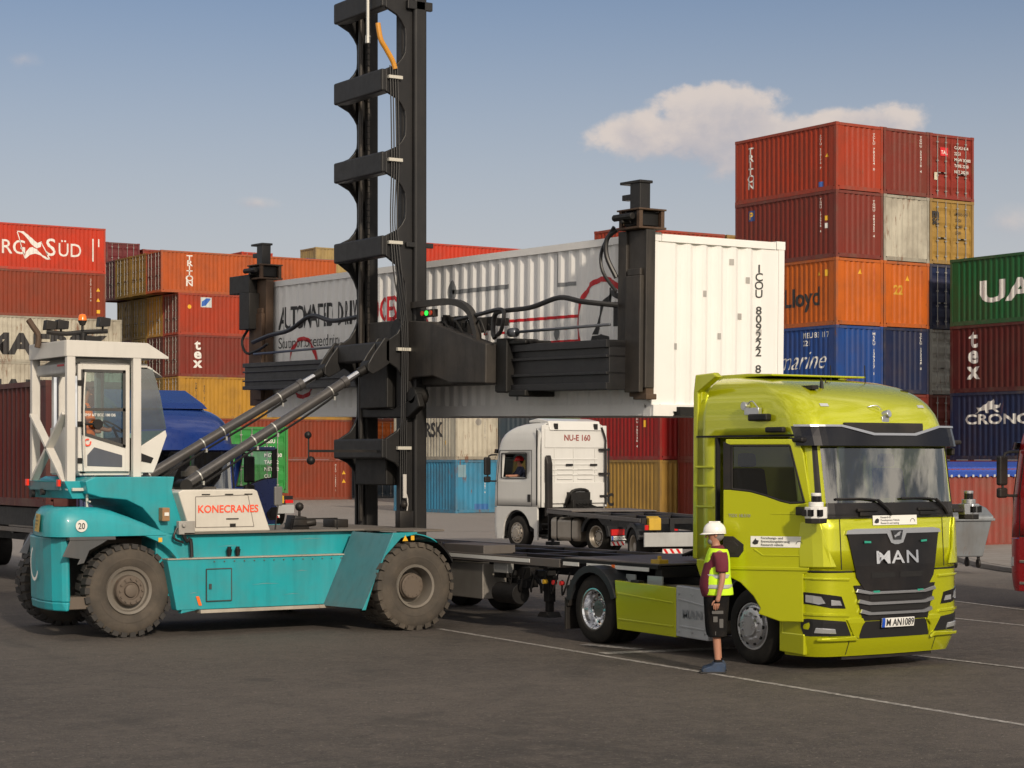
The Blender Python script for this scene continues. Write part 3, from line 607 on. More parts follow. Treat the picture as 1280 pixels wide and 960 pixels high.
# recess for a gooseneck and lashing pads under the near end
mb = MB(FC.location); 
rotc = Matrix.Rotation(R(90), 4, 'Z')
def fcx(x, y, z): return Vector((-(y - FC.location.y), x - FC.location.x, z - FC.location.z))   # world to local of the turned box (turned by -90 degrees)
mb = MB()
for (a0, a1, b0, b1) in [(17.17, 17.52, 3.233, 3.39), (17.52, 17.62, 3.30, 3.39), (18.10, 18.22, 3.19, 3.39), (19.2, 19.6, 3.233, 3.39)]:
    p0 = fcx(a0, 22.845, b0); p1 = fcx(a1, 22.79, b1); mb.box(min(p0.x, p1.x), max(p0.x, p1.x), min(p0.y, p1.y), max(p0.y, p1.y), b0 - FC.location.z, b1 - FC.location.z)
mb.build('lashing_pad', MATS['container_clean'], FC)
mb = MB(); p0 = fcx(17.58, 22.847, 3.2); p1 = fcx(19.05, 22.7, 3.2); mb.box(min(p0.x, p1.x), max(p0.x, p1.x) , min(p0.y, p1.y), max(p0.y, p1.y), .012, .135)
mb.build('tunnel_recess', plain('recess_black', (.012, .012, .012), .9), FC)
piv = Vector((17.17, 22.85, 3.23)); TILT = Matrix.Translation(piv) @ Matrix.Rotation(R(.91), 4, 'X') @ Matrix.Translation(-piv)
mw = TILT @ (Matrix.Translation(FC.location) @ Matrix.Rotation(FC.rotation_euler[2], 4, 'Z'))
FC.location = mw.to_translation(); FC.rotation_euler = mw.to_euler()

# ---------------------------------------------------------------- empty container handler
teal = paint('teal_paint', (.010, .32, .37), .42, 0, .30, .0, .25, coat=.2, dirtc=(.10, .14, .13), dscale=1.8)
teal_d = paint('teal_dusty', (.05, .17, .20), .5, 0, .5, .0, .3, coat=.1, dirtc=(.12, .12, .12))
cream = paint('cream_paint', (.62, .59, .53), .45, 0, .15, 0, .12, coat=.2)
mastm = paint('mast_black', (.009, .009, .010), .5, .0, .3, 0, .3, dirtc=(.035, .030, .026), spec=.4, bump=.05)
greasy = paint('greasy_black', (.007, .007, .007), .55, .0, .4, 0, .4, dirtc=(.022, .016, .012), spec=.35)
blk = paint('black_plastic', (.010, .010, .011), .5, 0, .15, spec=.3)
rub = paint('rubber', (.018, .017, .017), .85, 0, .25, 0, 0, dirtc=(.06, .05, .045))
mudrub = paint('dusty_rubber', (.058, .050, .042), .9, 0, .5, 0, 0, dirtc=(.13, .105, .08), bump=.4, dscale=3)
mudrub2 = paint('rubber_tread', (.045, .042, .040), .9, 0, .4, 0, 0, dirtc=(.02, .02, .02), bump=.3, dscale=5)
mudsteel = paint('dusty_steel', (.13, .105, .085), .7, .2, .5, .2, .1, bump=.3)
rimgrey = paint('rim_grey', (.17, .155, .135), .65, .1, .4, .15, .1)
decks = paint('deck_grey', (.17, .155, .14), .75, .1, .5, .2, 0, bump=.3)
rusty = paint('rusty_steel', (.085, .05, .032), .7, .3, .6, .35, .3, bump=.2)
chrome = plain('chrome', (.75, .75, .77), .12, 1)
hos = plain('hose_black', (.012, .012, .013), .45)
grilled = plain('dark_void', (.006, .006, .007), .8)
orange_r = plain('orange_reflector', (.85, .16, .02), .4)
SC_ = (13.6, 29.2, 0)
S = thing('container_handler', 'teal container handler with white cab and tall black mast, holding the raised white container', 'container handler', SC_)
def B_(): return MB(SC_)
pr_ = B_()
pr_.prism([(11.9, .50), (15.25, .50), (15.25, 1.50), (11.9, 1.50)], 'y', 28.02, 30.4); pr_.build('chassis', teal, S, .02)
mb = B_(); mb.prism([(12.15, .38), (14.60, .38), (15.0, 1.13), (12.0, 1.13)], 'y', 27.82, 28.02); mb.prism([(12.15, .38), (14.60, .38), (15.0, 1.13), (12.0, 1.13)], 'y', 30.4, 30.58)
mb.build('side_tank', teal, S, .012)
mb = B_(); mb.box(12.0, 14.98, 27.80, 28.03, 1.132, 1.15); mb.box(12.52, 14.80, 27.78, 28.0, .325, .375); mb.build('sill', paint('worn_beige', (.42, .38, .32), .6, 0, .4, .3), S, .004)
mb = B_(); mb.prism([(12.3, 27.9), (15.35, 27.9), (15.7, 26.95), (16.25, 26.95), (16.25, 31.4), (15.7, 31.4), (15.35, 30.5), (12.3, 30.5)], 'z', 1.50, 1.53); mb.build('deck', decks, S, .006)
for s_ in (1, -1):
    q = lambda u, v, z: (u, v if s_ == 1 else 58.4 - v, z)
    mb = B_(); mb.add([q(14.58, 27.83, .36), q(14.74, 26.84, .36), q(15.28, 26.84, 1.47), q(15.10, 27.83, 1.495), q(14.62, 27.86, .36), q(14.78, 26.88, .36), q(15.32, 26.88, 1.47), q(15.14, 27.86, 1.495)],
                      [(0, 1, 2, 3), (7, 6, 5, 4), (0, 4, 5, 1), (1, 5, 6, 2), (2, 6, 7, 3), (3, 7, 4, 0)]); mb.build('fender_flare', teal_d, S, .006)
    mb = B_(); arc = [(15.63 + .80 * math.cos(R(a)), .68 + .80 * math.sin(R(a))) for a in range(110, 54, -7)]; arc2 = [(15.63 + .785 * math.cos(R(a)), .68 + .785 * math.sin(R(a))) for a in range(54, 111, 7)]
    mb.prism([(14.98, .36), (15.03, .36), (15.22, .9)] [:0] + arc + arc2, 'y', 26.86 if s_ == 1 else 30.6, 27.9 if s_ == 1 else 31.54); mb.build('fender', teal, S)
    mb = B_(); f1 = [(15.63 + .80 * math.cos(R(a)), .68 + .80 * math.sin(R(a))) for a in range(58, 24, -6)]; f2 = [(15.63 + .775 * math.cos(R(a)), .68 + .775 * math.sin(R(a))) for a in range(25, 59, 6)]
    mb.prism(f1 + f2, 'y', 26.84 if s_ == 1 else 30.6, 27.9 if s_ == 1 else 31.56); mb.build('mudguard_flap', blk, S)
    mb = B_(); edge = [(14.74, .34), (14.80, .34), (14.96, .8), (15.14, 1.15), (15.42, 1.42), (15.70, 1.475), (15.70, 1.50), (15.28, 1.50)]
    mb.prism(edge, 'y', 26.845 if s_ == 1 else 31.535, 26.87 if s_ == 1 else 31.56); mb.build('fender_edge', teal, S, .004)
# covers over the steered axle
def rear_cover():
    us = [10.5, 10.7, 10.95, 11.2, 11.45, 11.7, 11.9, 12.05]
    def hh(u): return .43 if u < 10.8 else .43 - .40 * ((u - 10.8) / 1.25) ** 1.7
    near = [(u, 27.86) for u in us]; far = [(max(u, 11.25 - .0 * u) if u < 11.2 else u, 30.6) for u in us]; far = [(11.25 + (u - 10.5) * .52, 30.6) for u in us]
    rear = [(11.0, 30.4), (10.75, 29.95), (10.52, 29.4), (10.38, 28.9), (10.27, 28.4), (10.27, 28.10), (10.36, 27.93)]
    out = near + far[::-1] + rear; n = len(out); c = Vector((11.2, 29.2)); rings = []
    for t, ins in ((0, 0), (.45, 0.0), (.78, .03), (.93, .09), (1, .2)):
        r = []
        for u, v in out:
            d = (c - Vector((u, v))).normalized() * ins; uu = u + d.x * 1.2; vv = v + (ins * 1.0 if v < 29.2 else -ins)
            r.append((uu, vv, 1.50 + hh(u) * t))
        rings.append(r)
    mb = B_(); vs_ = [p for r in rings for p in r]
    fs = [(k * n + i, k * n + (i + 1) % n, (k + 1) * n + (i + 1) % n, (k + 1) * n + i) for k in range(4) for i in range(n)]
    m = len(us); b0 = 4 * n
    fs += [(b0 + i, b0 + i + 1, b0 + 2 * m - 2 - i, b0 + 2 * m - 1 - i) for i in range(m - 1)]
    fs += [tuple([b0 + 0, b0 + 2 * m - 1] + [b0 + 2 * m + k for k in range(7)])]
    fs += [tuple(range(n))[::-1]]
    mb.add(vs_, fs, True); return mb.build('rear_cover', teal, S, ang=50)
rear_cover()
mb = B_(); plan = [(10.56, 28.02), (10.52, 28.0), (10.45, 28.05), (10.36, 28.22), (10.34, 28.5), (10.37, 28.9), (10.45, 29.35), (10.64, 29.8), (10.72, 29.9), (10.72, 29.2), (10.66, 28.3)]
plb = [(u + .04 if u < 10.5 else u, v) for u, v in plan]; mb.prism(plb, 'z', .42, .55, [(u + .02, v) for u, v in plan]); mb.prism([(u + .02, v) for u, v in plan], 'z', .55, 1.49, plan); mb.build('counterweight', teal, S, .03, 3)
decal('emblem', [ring2d(0, 0, .22, .27, 120, 330, 24, sx_=.62)], white_letter, S, Vector((10.36, 28.85, 1.10)) - Vector(SC_), (0, -1, 0), (0, 0, 1), lift=.02)
mb = B_(); mb.prism([(10.5, 27.83), (10.5, 28.0), (11.2, 28.0), (11.2, 27.83)], 'z', 1.45, 1.497); mb.prism([(10.52, 1.47), (11.15, 1.49), (11.0, 1.40), (10.8, 1.3), (10.72, 1.12), (10.62, 1.10), (10.66, 1.18), (10.4, 1.22)], 'y', 27.84, 27.87); mb.build('rubber_flap', paint('grey_rubber', (.07, .075, .08), .5, 0, .3), S, .006)
mb = B_(); mb.prism([(10.62, 30.3), (10.60, 29.9), (10.63, 29.9), (10.65, 30.32)], 'z', 1.18, 1.5, [(10.76, 30.2), (10.66, 29.8), (10.68, 29.8), (10.8, 30.22)]); mb.build('rubber_flap', MATS['grey_rubber'], S)
mb = B_(); ac = [(11.5 + .80 * math.cos(R(a)), .69 + .80 * math.sin(R(a))) for a in range(64, -26, -9)]
mb.prism([(11.66, 1.495), (12.02, 1.495), (12.22, 1.13), (12.62, .40), (12.22, .33)] + ac[::-1][1:], 'y', 27.83, 27.95); mb.prism([(11.66, 1.495), (12.02, 1.495), (12.22, 1.13), (12.62, .40), (12.22, .33)] + ac[::-1][1:], 'y', 30.45, 30.57); mb.build('wheel_arch_panel', teal, S, .008)
mb = B_(); mb.box(10.98, 12.0, 28.55, 29.85, .5, 1.45); mb.box(11.3, 11.7, 28.2, 30.3, .55, .85); mb.build('steering_axle', mudsteel, S, .02)
mb = B_(); mb.box(10.5, 11.2, 28.05, 28.4, .44, .62); mb.build('bumper_beam', mudsteel, S, .01)
# wheels
def big_wheel(u, v0, v1, r, side, name, rim_r, lug=28, drive=False):
    """outer face at v0 (side=-1: faces -v)"""
    c = Vector((u, v0, r)); ax = (0, 1 if side < 0 else -1, 0); w__ = abs(v1 - v0)
    mb = B_(); mb.lathe([(.06, rim_r), (.035, rim_r + .03), (.0, rim_r + .12), (-.004, r * .80), (.02, r * .88), (.05, r * .955), (w__ * .5, r * .965), (w__ - .05, r * .955), (w__ - .02, r * .88), (w__, r * .7), (w__ - .03, rim_r)], c, ax, 64, close=False)
    for k in (0.0,): mb.lathe([(-.002, rim_r + .125), (-.007, rim_r + .14), (-.003, rim_r + .155)], c, ax, 64, close=False)
    tyre = mb.build(name, mudrub, S, ang=40)
    tb = B_()
    for k in range(lug):
        for h, ph in ((0, 0), (1, .5)):
            a = 2 * math.pi * (k + ph) / lug; da = 2 * math.pi / lug * .33; y0 = (-.006 if h == 0 else w__ * .5 + .01); y1 = (w__ * .5 - .01 if h == 0 else w__ + .006)
            skew = .18
            pts = []
            for rr in (r * .90, r):
                for yy, sh in ((y0, -skew * (1 if h == 0 else -1)), (y1, 0.0)):
                    for s_ in (-1, 1):
                        t_ = a + s_ * da + sh * da * 2; wob = .012 if rr == r and yy in (y0, y1) and ((h == 0 and yy == y0) or (h == 1 and yy == y1)) else 0
                        pts.append((u + rr * math.cos(t_), v0 + (yy + (wob if h == 0 else -wob)) * ax[1], r + rr * math.sin(t_)))
            tb.add(pts, [(0, 1, 3, 2), (4, 6, 7, 5), (0, 4, 5, 1), (2, 3, 7, 6), (0, 2, 6, 4), (1, 5, 7, 3)])
    tb.build('tread', mudrub2 if not drive else mudrub, tyre)
    rb = B_()
    if drive:
        rb.lathe([(.05, rim_r + .03), (.01, rim_r + .02), (.02, rim_r - .015), (.10, rim_r - .03), (.26, rim_r - .045), (.27, .05)], c, ax, 48, close=False)
        rb.build('rim', rimgrey, tyre, ang=30)
        hb = B_(); hb.lathe([(.27, .20), (.16, .20), (.15, .19), (.11, .185), (.10, .17), (.10, .001)], c, ax, 40, close=False)
        for k in range(12):
            a = 2 * math.pi * k / 12; hb.tube(Vector(c) + Vector((.15 * math.cos(a), .115 * ax[1], .15 * math.sin(a))), Vector(c) + Vector((.15 * math.cos(a), .09 * ax[1], .15 * math.sin(a))), .014, n=6)
        hb.build('hub', mudsteel, tyre, ang=30)
    else:
        rb.lathe([(.05, rim_r + .03), (.005, rim_r + .02), (.02, rim_r - .02), (.07, rim_r - .035), (.09, rim_r - .09), (.05, rim_r - .11)], c, ax, 48, close=False); rb.build('rim', rimgrey, tyre, ang=30)
        hb = B_(); hb.lathe([(.08, rim_r - .1), (-.03, rim_r - .11), (-.05, rim_r - .13), (-.05, .135), (-.02, .125), (-.02, .10), (-.06, .09), (-.07, .06), (-.07, .001)], c, ax, 48, close=False)
        for k in range(12):
            a = 2 * math.pi * k / 12; p = Vector(c) + Vector((.175 * math.cos(a), -.045 * ax[1], .175 * math.sin(a))); hb.tube(p, p + Vector((0, -.03 * ax[1], 0)), .017, n=6)
        hb.build('hub', mudsteel, tyre, ang=30)
    return tyre
big_wheel(11.48, 27.99, 28.40, .69, -1, 'steered_wheel', .33, 30)
big_wheel(11.48, 31.0, 30.55, .69, 1, 'steered_wheel', .33, 30)
big_wheel(15.63, 26.76, 27.18, .675, -1, 'drive_wheel', .31, 26, True)
big_wheel(15.63, 27.65, 27.24, .63, 1, 'drive_wheel', .31, 26, True)
big_wheel(15.63, 31.64, 31.2, .675, 1, 'drive_wheel', .31, 26, True)
mb = B_(); mb.tube((15.63, 27.0, .675), (15.63, 31.4, .675), .19, n=20); mb.box(15.3, 15.95, 28.3, 30.1, .45, 1.2); mb.build('drive_axle', greasy, S, .02)
# engine cover with the maker's lettering
mb = B_(); hp = [(12.42, 1.53), (13.74, 1.53), (13.52, 2.14), (13.46, 2.165), (12.3, 2.165), (12.22, 2.13)]; mb.prism(hp, 'y', 27.93, 30.35); mb.build('engine_cover', cream, S, .02, 3)
mb = B_()
for a, b in [((12.50, 1.60), (12.50, 2.06)), ((12.50, 2.06), (13.36, 2.08)), ((13.36, 2.08), (13.46, 1.60)), ((13.46, 1.60), (12.50, 1.60))]: mb.tube((a[0], 27.93, a[1]), (b[0], 27.93, b[1]), .007, n=5)
mb.build('cover_seam', paint('seam_grey', (.22, .20, .18), .6), S)
mb = B_(); 
for u in (12.6, 12.98, 13.3): mb.box(u, u + .13, 27.915, 27.932, 2.085, 2.10)
mb.box(13.0, 13.2, 27.915, 27.93, 1.715, 1.73); mb.box(13.06, 13.15, 27.912, 27.93, 1.60, 1.65); mb.build('cover_latch', blk, S)
decal('lettering', [text_mesh('KONECRANES', .158, .018, width=.98, spacing=1.0)], plain('maker_red', (.85, .09, .035), .5), S, Vector((12.53, 27.925, 1.82)) - Vector(SC_), (1, 0, 0), (0, 0, 1), lift=.004)
# pedestal that carries the cab
mb = B_(); mb.prism([(12.06, 1.5), (12.44, 1.5), (12.22, 2.16), (12.26, 2.36), (11.0, 2.36), (10.86, 2.30), (10.9, 2.12), (11.1, 2.06), (11.5, 2.02), (11.75, 1.9), (11.95, 1.68)], 'y', 28.15, 30.2); mb.build('cab_pedestal', teal, S, .015)
mb = B_(); mb.prism([(10.62, 2.30), (11.95, 2.30), (11.9, 2.12), (11.2, 2.04), (10.75, 2.04)], 'y', 28.38, 30.05); mb.build('cab_platform', teal, S, .01)
mb = B_(); mb.box(10.63, 10.68, 28.62, 29.86, 2.16, 2.30); mb.build('rear_step', teal_d, S, .006)
mb = B_(); mb.box(10.72, 11.95, 28.30, 28.345, 2.155, 2.20); mb.tube((10.95, 28.32, 1.9), (10.95, 28.32, 2.28), .02, n=8); mb.tube((10.95, 28.3, 2.0), (10.95, 28.2, 2.0), .015, n=6); mb.build('step_rail', cream, S, .004)
for v in (28.55, 29.9):
    mb = B_(); mb.box(10.58, 10.62, v - .04, v + .04, 2.22, 2.32); mb.build('tail_lamp', plain('lamp_red', (.8, .03, .01), .3), S, .004)
mb = B_(); mb.tube((10.6, 29.75, 2.1), (10.66, 29.75, 2.1), .06, n=14); mb.tube((10.6, 29.3, 2.13), (10.66, 29.3, 2.13), .05, n=14); mb.build('work_lamp', blk, S)
# guard frame round the cab
grf = paint('guard_frame', (.60, .58, .54), .45, 0, .12, 0, .1)
for u, v in ((10.72, 28.45), (11.75, 28.45), (10.72, 29.93), (11.75, 29.93)):
    mb = B_(); mb.box(u - .045, u + .085, v - .05, v + .05, 2.16, 4.14); mb.build('guard_post', grf, S, .012)
mb = B_(); mb.prism([(10.66, 4.13), (10.66, 4.37), (11.93, 4.36), (12.27, 4.16), (12.27, 4.13)], 'y', 28.39, 28.44); mb.prism([(10.66, 4.13), (10.66, 4.37), (11.93, 4.36), (12.27, 4.16), (12.27, 4.13)], 'y', 29.94, 29.99)
mb.box(10.655, 10.70, 28.44, 29.94, 4.13, 4.368); mb.prism([(10.70, 4.33), (10.70, 4.365), (11.93, 4.355), (12.27, 4.16), (12.24, 4.14), (11.9, 4.32)], 'y', 28.44, 29.94); mb.build('guard_roof', grf, S, .008)
mb = B_()
for a, b in (((2.28, 28.5), (3.3, 29.88)), ((2.28, 29.88), (3.3, 28.5))): mb.beam((10.69, a[1], a[0]), (10.69, b[1], b[0]), .05, .12, (1, 0, 0))
mb.build('cross_brace', grf, S, .006)
# cab
cw = paint('cab_white', (.66, .64, .60), .4, 0, .08, 0, .06, coat=.2)
mb = B_(); mb.box(10.95, 11.95, 28.62, 29.8, 2.38, 2.44); mb.box(10.95, 12.02, 28.60, 29.82, 4.0, 4.06)
mb.box(10.93, 10.98, 28.62, 29.8, 2.40, 3.1)
for u, v in ((10.95, 28.62), (10.95, 29.72)): mb.box(u, u + .09, v, v + .08, 2.4, 4.02)
mb.prism([(12.0, 4.0), (12.06, 3.98), (12.28, 3.86), (12.05, 4.03)], 'y', 28.62, 29.8)
mb.prism([(10.75, 4.03), (11.9, 4.03), (12.0, 4.05), (11.6, 4.12), (10.9, 4.12)], 'y', 28.7, 29.7)
mb.build('cab_shell', cw, S, .008)
mb = B_(); mb.prism([(11.78, 2.42), (12.1, 2.42), (12.16, 2.55), (12.32, 2.98), (12.3, 3.06), (11.78, 2.74)], 'y', 28.58, 28.63); mb.prism([(11.78, 2.42), (12.1, 2.42), (12.16, 2.55), (12.32, 2.98), (12.3, 3.06), (11.78, 2.74)], 'y', 29.79, 29.84); mb.prism([(12.06, 2.42), (12.1, 2.42), (12.16, 2.55), (12.32, 2.98), (12.3, 3.06), (12.1, 2.6)], 'y', 28.62, 29.8); mb.build('cab_nose', cw, S, .006)
mb = B_(); mb.prism([(11.85, 2.60), (12.06, 2.56), (12.1, 2.64), (11.88, 2.72)], 'y', 28.568, 28.585); mb.build('nose_vent', grilled, S)
cg = glass('cab_glass', (.74, .82, .80), .02, .06)
mb = B_(); pts = [(11.80, 2.80), (12.32, 3.08), (12.22, 3.6), (12.10, 3.98), (11.80, 3.98)]
mb.add([(u, 28.60, z) for u, z in pts], [(0, 1, 2, 3, 4)]); mb.add([(u, 29.82, z) for u, z in pts], [(0, 1, 2, 3, 4)]); mb.add([(12.32, 28.6, 3.08), (12.22, 28.6, 3.6), (12.10, 28.6, 3.98), (12.10, 29.82, 3.98), (12.22, 29.82, 3.6), (12.32, 29.82, 3.08)], [(0, 1, 4, 5), (1, 2, 3, 4)]); mb.build('windscreen', glass('cab_glass_green', (.22, .42, .42), .02, .12), S, fix=False)
# door with two panes
mb = B_()
D0, D1, Z0, Z1 = 10.90, 11.69, 2.44, 4.03
mb.box(D0, D0 + .07, 28.55, 28.60, Z0, Z1); mb.box(D1 - .05, D1 + .02, 28.55, 28.60, Z0, Z1); mb.box(D0 + .07, D1 - .05, 28.55, 28.60, Z1 - .08, Z1); mb.prism([(D0 + .07, Z0), (D1 - .05, Z0), (D1 - .05, 2.80), (D0 + .07, 2.99)], 'y', 28.55, 28.60)
door = mb.build('cab_door', cw, S, .006)
mb = B_(); 
for a, b in [((D0 + .07, 3.30), (D0 + .07, Z1 - .08)), ((D0 + .07, Z1 - .10), (D1 - .05, Z1 - .10)), ((D1 - .07, Z1 - .08), (D1 - .07, 2.8)), ((D0 + .07, 3.36), (D1 - .05, 3.36)), ((D0 + .08, 3.3), (D0 + .08, 2.99)), ((D0 + .07, 3.0), (D1 - .05, 2.81))]: mb.beam((a[0], 28.545, a[1]), (b[0], 28.545, b[1]), .012, .045, (0, 0, 1) if a[1] == b[1] else (1, 0, 0))
mb.build('window_gasket', paint('gasket', (.05, .05, .05), .6), door)
mb = B_(); mb.add([(D0 + .07, 28.57, 2.99), (D1 - .05, 28.57, 2.8), (D1 - .05, 28.57, Z1 - .08), (D0 + .07, 28.57, Z1 - .08)], [(0, 1, 2, 3)]); mb.build('pane', cg, door, fix=False)
mb = B_(); mb.prism([(D0 + .14, 2.52), (D1 - .1, 2.50), (D1 - .1, 2.68), (D0 + .25, 2.80), (D0 + .14, 2.68)], 'y', 28.543, 28.556); mb.build('inset_panel', paint('inset_grey', (.075, .085, .11), .5), door, .006)
decal('logo', [ring2d(0, 0, .035, .058, 60, 380, 16)], plain('maker_red2', (.8, .08, .04)), door, Vector((D0 + .14, 28.54, 2.87)) - Vector(SC_), (1, 0, 0), (0, 0, 1), lift=.012)
mb = B_(); mb.tube((D0 + .02, 28.48, 3.14), (D0 + .28, 28.48, 3.14), .02, n=8); mb.tube((D0 + .28, 28.46, 3.14), (D0 + .28, 28.52, 3.14), .075, n=16)
for z in (3.75, 3.14, 2.6): mb.box(D0 - .01, D0 + .06, 28.53, 28.56, z - .04, z + .04)
mb.build('door_hinge', blk, door, .004)
decal('lettering', [text_mesh('SMV 6/7 ECC 100 DS', .055, .03)], white_letter, door, Vector((D0 + .09, 28.535, 3.26)) - Vector(SC_), (1, 0, 0), (0, 0, 1))
mb = B_(); mb.add([(10.95, 28.72, 3.1), (10.95, 29.7, 3.1), (10.95, 29.7, 3.98), (10.95, 28.72, 3.98)], [(0, 1, 2, 3)]); mb.add([(11.0, 29.81, 2.9), (11.75, 29.81, 2.9), (11.75, 29.81, 3.98), (11.0, 29.81, 3.98)], [(0, 1, 2, 3)]); mb.build('rear_window', cg, S, fix=False)
mb = B_(); mb.box(10.74, 10.95, 28.66, 29.9, 3.88, 4.05); mb.build('air_conditioner', paint('ac_grey', (.42, .42, .41), .5), S, .03, 3)
mb = B_(); mb.box(10.735, 10.745, 28.70, 28.98, 4.0, 4.03); mb.build('red_stripe', red_letter, S)
mb = B_(); mb.box(11.0, 11.5, 28.9, 29.5, 2.45, 2.85); mb.box(11.05, 11.2, 28.95, 29.45, 2.85, 3.45); mb.box(11.65, 11.85, 28.8, 29.6, 2.45, 2.95); mb.build('operator_seat', blk, S, .03)
mb = B_(); mb.lathe([(-.012, .17), (.012, .17), (.012, .145), (-.012, .145), (-.012, .17)], (11.68, 29.15, 3.12), (.5, 0, .85), 20, close=False); mb.tube((11.78, 29.15, 2.9), (11.68, 29.15, 3.12), .02); mb.build('steering_wheel', blk, S)
# lights and beacon on the cab roof
mb = B_(); mb.pipe([(10.62, 29.1, 4.52), (10.9, 29.05, 4.50), (11.15, 28.98, 4.53), (11.5, 28.9, 4.55)], .035, 8, 3); mb.tube((11.15, 29.0, 4.36), (11.15, 29.0, 4.52), .06); mb.box(11.15, 11.4, 28.9, 29.1, 4.37, 4.47); mb.build('light_bar', blk, S)
for u, v, z in ((10.68, 29.15, 4.62), (10.84, 29.1, 4.63), (11.42, 28.9, 4.68)):
    mb = B_(); mb.prism([(u - .09, z - .07), (u + .09, z - .06), (u + .1, z + .06), (u - .07, z + .08)], 'y', v - .09, v + .06); mb.tube((u, v, z - .13), (u, v, z), .02, n=6); mb.build('work_lamp', blk, S, .02)
mb = B_(); mb.tube((11.12, 28.95, 4.55), (11.12, 28.95, 4.66), .02, n=8); mb.tube((11.12, 28.95, 4.63), (11.12, 28.95, 4.70), .04, .07, n=14); bc = mb.build('beacon_base', blk, S)
mb = B_(); mb.lathe([(0, .066), (.06, .06), (.09, .045), (.105, .001)], (11.12, 28.95, 4.70), (0, 0, 1), 18); mb.build('beacon', plain('beacon_orange', (.9, .19, .015), .2), bc)
mb = B_(); mb.pipe([(10.6, 29.45, 4.3), (10.62, 29.45, 4.48), (10.55, 29.5, 4.62), (10.5, 29.55, 4.72)], .045, 10, 4); mb.build('exhaust_pipe', rusty, S)
# tilt cylinders
for v, lo, hi in ((28.27, (12.45, 2.22), (15.64, 4.10)), (29.75, (12.25, 2.22), (15.64, 4.10))):
    a = Vector((lo[0], v, lo[1])); b = Vector((hi[0], v, hi[1])); d = (b - a).normalized(); n_ = Vector((0, 0, 1)) - d * d.z; n_.normalize()
    mb = B_(); mb.tube(a, a + (b - a) * .86, .078, n=22); mb.tube(a + (b - a) * .85, a + (b - a) * .875, .092, n=22); cyl = mb.build('tilt_cylinder', paint('cylinder_grey', (.085, .083, .085), .32, .4, .25), S)
    mb = B_(); mb.tube(a + (b - a) * .875, a + (b - a) * .95, .055, n=16); mb.build('piston_rod', chrome, cyl)
    mb = B_(); mb.tube(a + Vector((0, -.12, 0)), a + Vector((0, .12, 0)), .10, n=18); mb.tube(b + Vector((0, -.11, 0)), b + Vector((0, .11, 0)), .10, n=18); mb.tube(a + (b - a) * .94, b, .075, n=12); mb.build('pin_bracket', greasy, cyl)
    mb = B_(); mb.pipe([a + n_ * -.12 - d * .1 + Vector((-.12, 0, -.05)), a + d * .25 - n_ * .14, a + d * 1.4 - n_ * .12, a + d * 2.3 - n_ * .125, a + d * 3.0 - n_ * .10], .02, 6, 4); mb.build('hydraulic_hose', hos, cyl)
    for t_ in (.3, 1.35, 1.75, 2.9):
        mb = B_(); mb.lathe([(-.010, .079), (-.010, .085), (.010, .085), (.010, .079)], a + d * t_, d, 18, close=False); mb.box(*[c for q in [(a + d * t_ - n_ * .13)] for c in (q.x - .015, q.x + .015, q.y - .03, q.y + .03, q.z - .03, q.z + .03)]); mb.build('hose_clamp', plain('clamp_steel', (.5, .5, .48), .4, .6), cyl)
# mast
BZ = [(13.0, .30), (11.55, .33), (10.17, .34), (8.85, .36), (7.53, .34), (6.19, .33), (4.50, .30), (2.95, .32)]
def plate():
    P = [(16.62, 1.36), (16.62, 13.2), (15.95, 13.2)]
    for i, (zt, h) in enumerate(BZ):
        zb = zt - h; zn = BZ[i + 1][0] if i + 1 < len(BZ) else 1.9
        P += [(15.88, zt), (15.88, zb)]
        cut = .36 if i < len(BZ) - 1 else .30
        if i < 4 or True:
            m = 10 if i < len(BZ) - 1 else 5
            for k in range(1, m):
                a = math.pi * k / 10
                f_ = min(1, math.sin(a) * 1.18) ** .55 if zb - zn > .5 else 1
                P.append((15.88 + cut * min(1, f_), zb - (zb - zn) * (k / 10 if i < len(BZ) - 1 else k / 10)))
    P += [(16.2, 1.9), (16.2, 1.36)]
    return P
for v0, v1 in ((28.14, 28.20), (29.72, 29.78)):
    mb = B_(); mb.prism(plate(), 'y', v0, v1); mb.build('mast_side_plate', mastm, S, .012)
for v0, v1, u1 in ((28.205, 28.44, 16.63), (29.62, 29.715, 16.55)):
    mb = B_(); mb.box(16.22, u1, v0, v1, 1.3, 13.2); mb.build('mast_column', mastm, S, .05, 4)
mb = B_(); mb.box(16.36, 16.60, 28.06, 28.5, 1.3, 13.2); mb.build('mast_channel', mastm, S, .045, 4)
for v0, v1 in ((29.53, 29.61),):
    mb = B_(); mb.box(16.30, 16.50, v0, v1, 1.3, 13.2); mb.build('inner_mast', greasy, S, .01)
for v in (29.56,):
    mb = B_(); mb.tube((16.20, v, 1.6), (16.20, v, 13.0), .04, n=14); mb.build('lift_cylinder', paint('lift_cyl', (.03, .028, .026), .35, .4, .3), S)
    mb = B_()
    for k in range(90): mb.cbox((16.30, v - .08, 4.3 + k * .1), (.03, .05 if k % 2 else .03, .085))
    mb.build('lift_chain', plain('chain', (.09, .08, .07), .5, .6), S)
for i, (zt, h) in enumerate(BZ):
    mb = B_(); mb.box(15.80, 16.02, 28.145, 29.775, zt - h, zt); 
    mb.build('mast_cross_beam', mastm, S, .03, 3)
    if i in (2, 3, 4):
        mb = B_(); mb.box(16.25, 16.33, 28.44, 29.48, zt - h + .18, zt + .12); mb.build('mast_cross_plate', mastm, S, .01)
mb = B_(); mb.box(16.05, 16.3, 28.44, 29.48, 2.2, 2.66); mb.box(16.1, 16.4, 28.5, 29.4, 3.45, 4.2); mb.build('mast_cross_plate', greasy, S, .02)
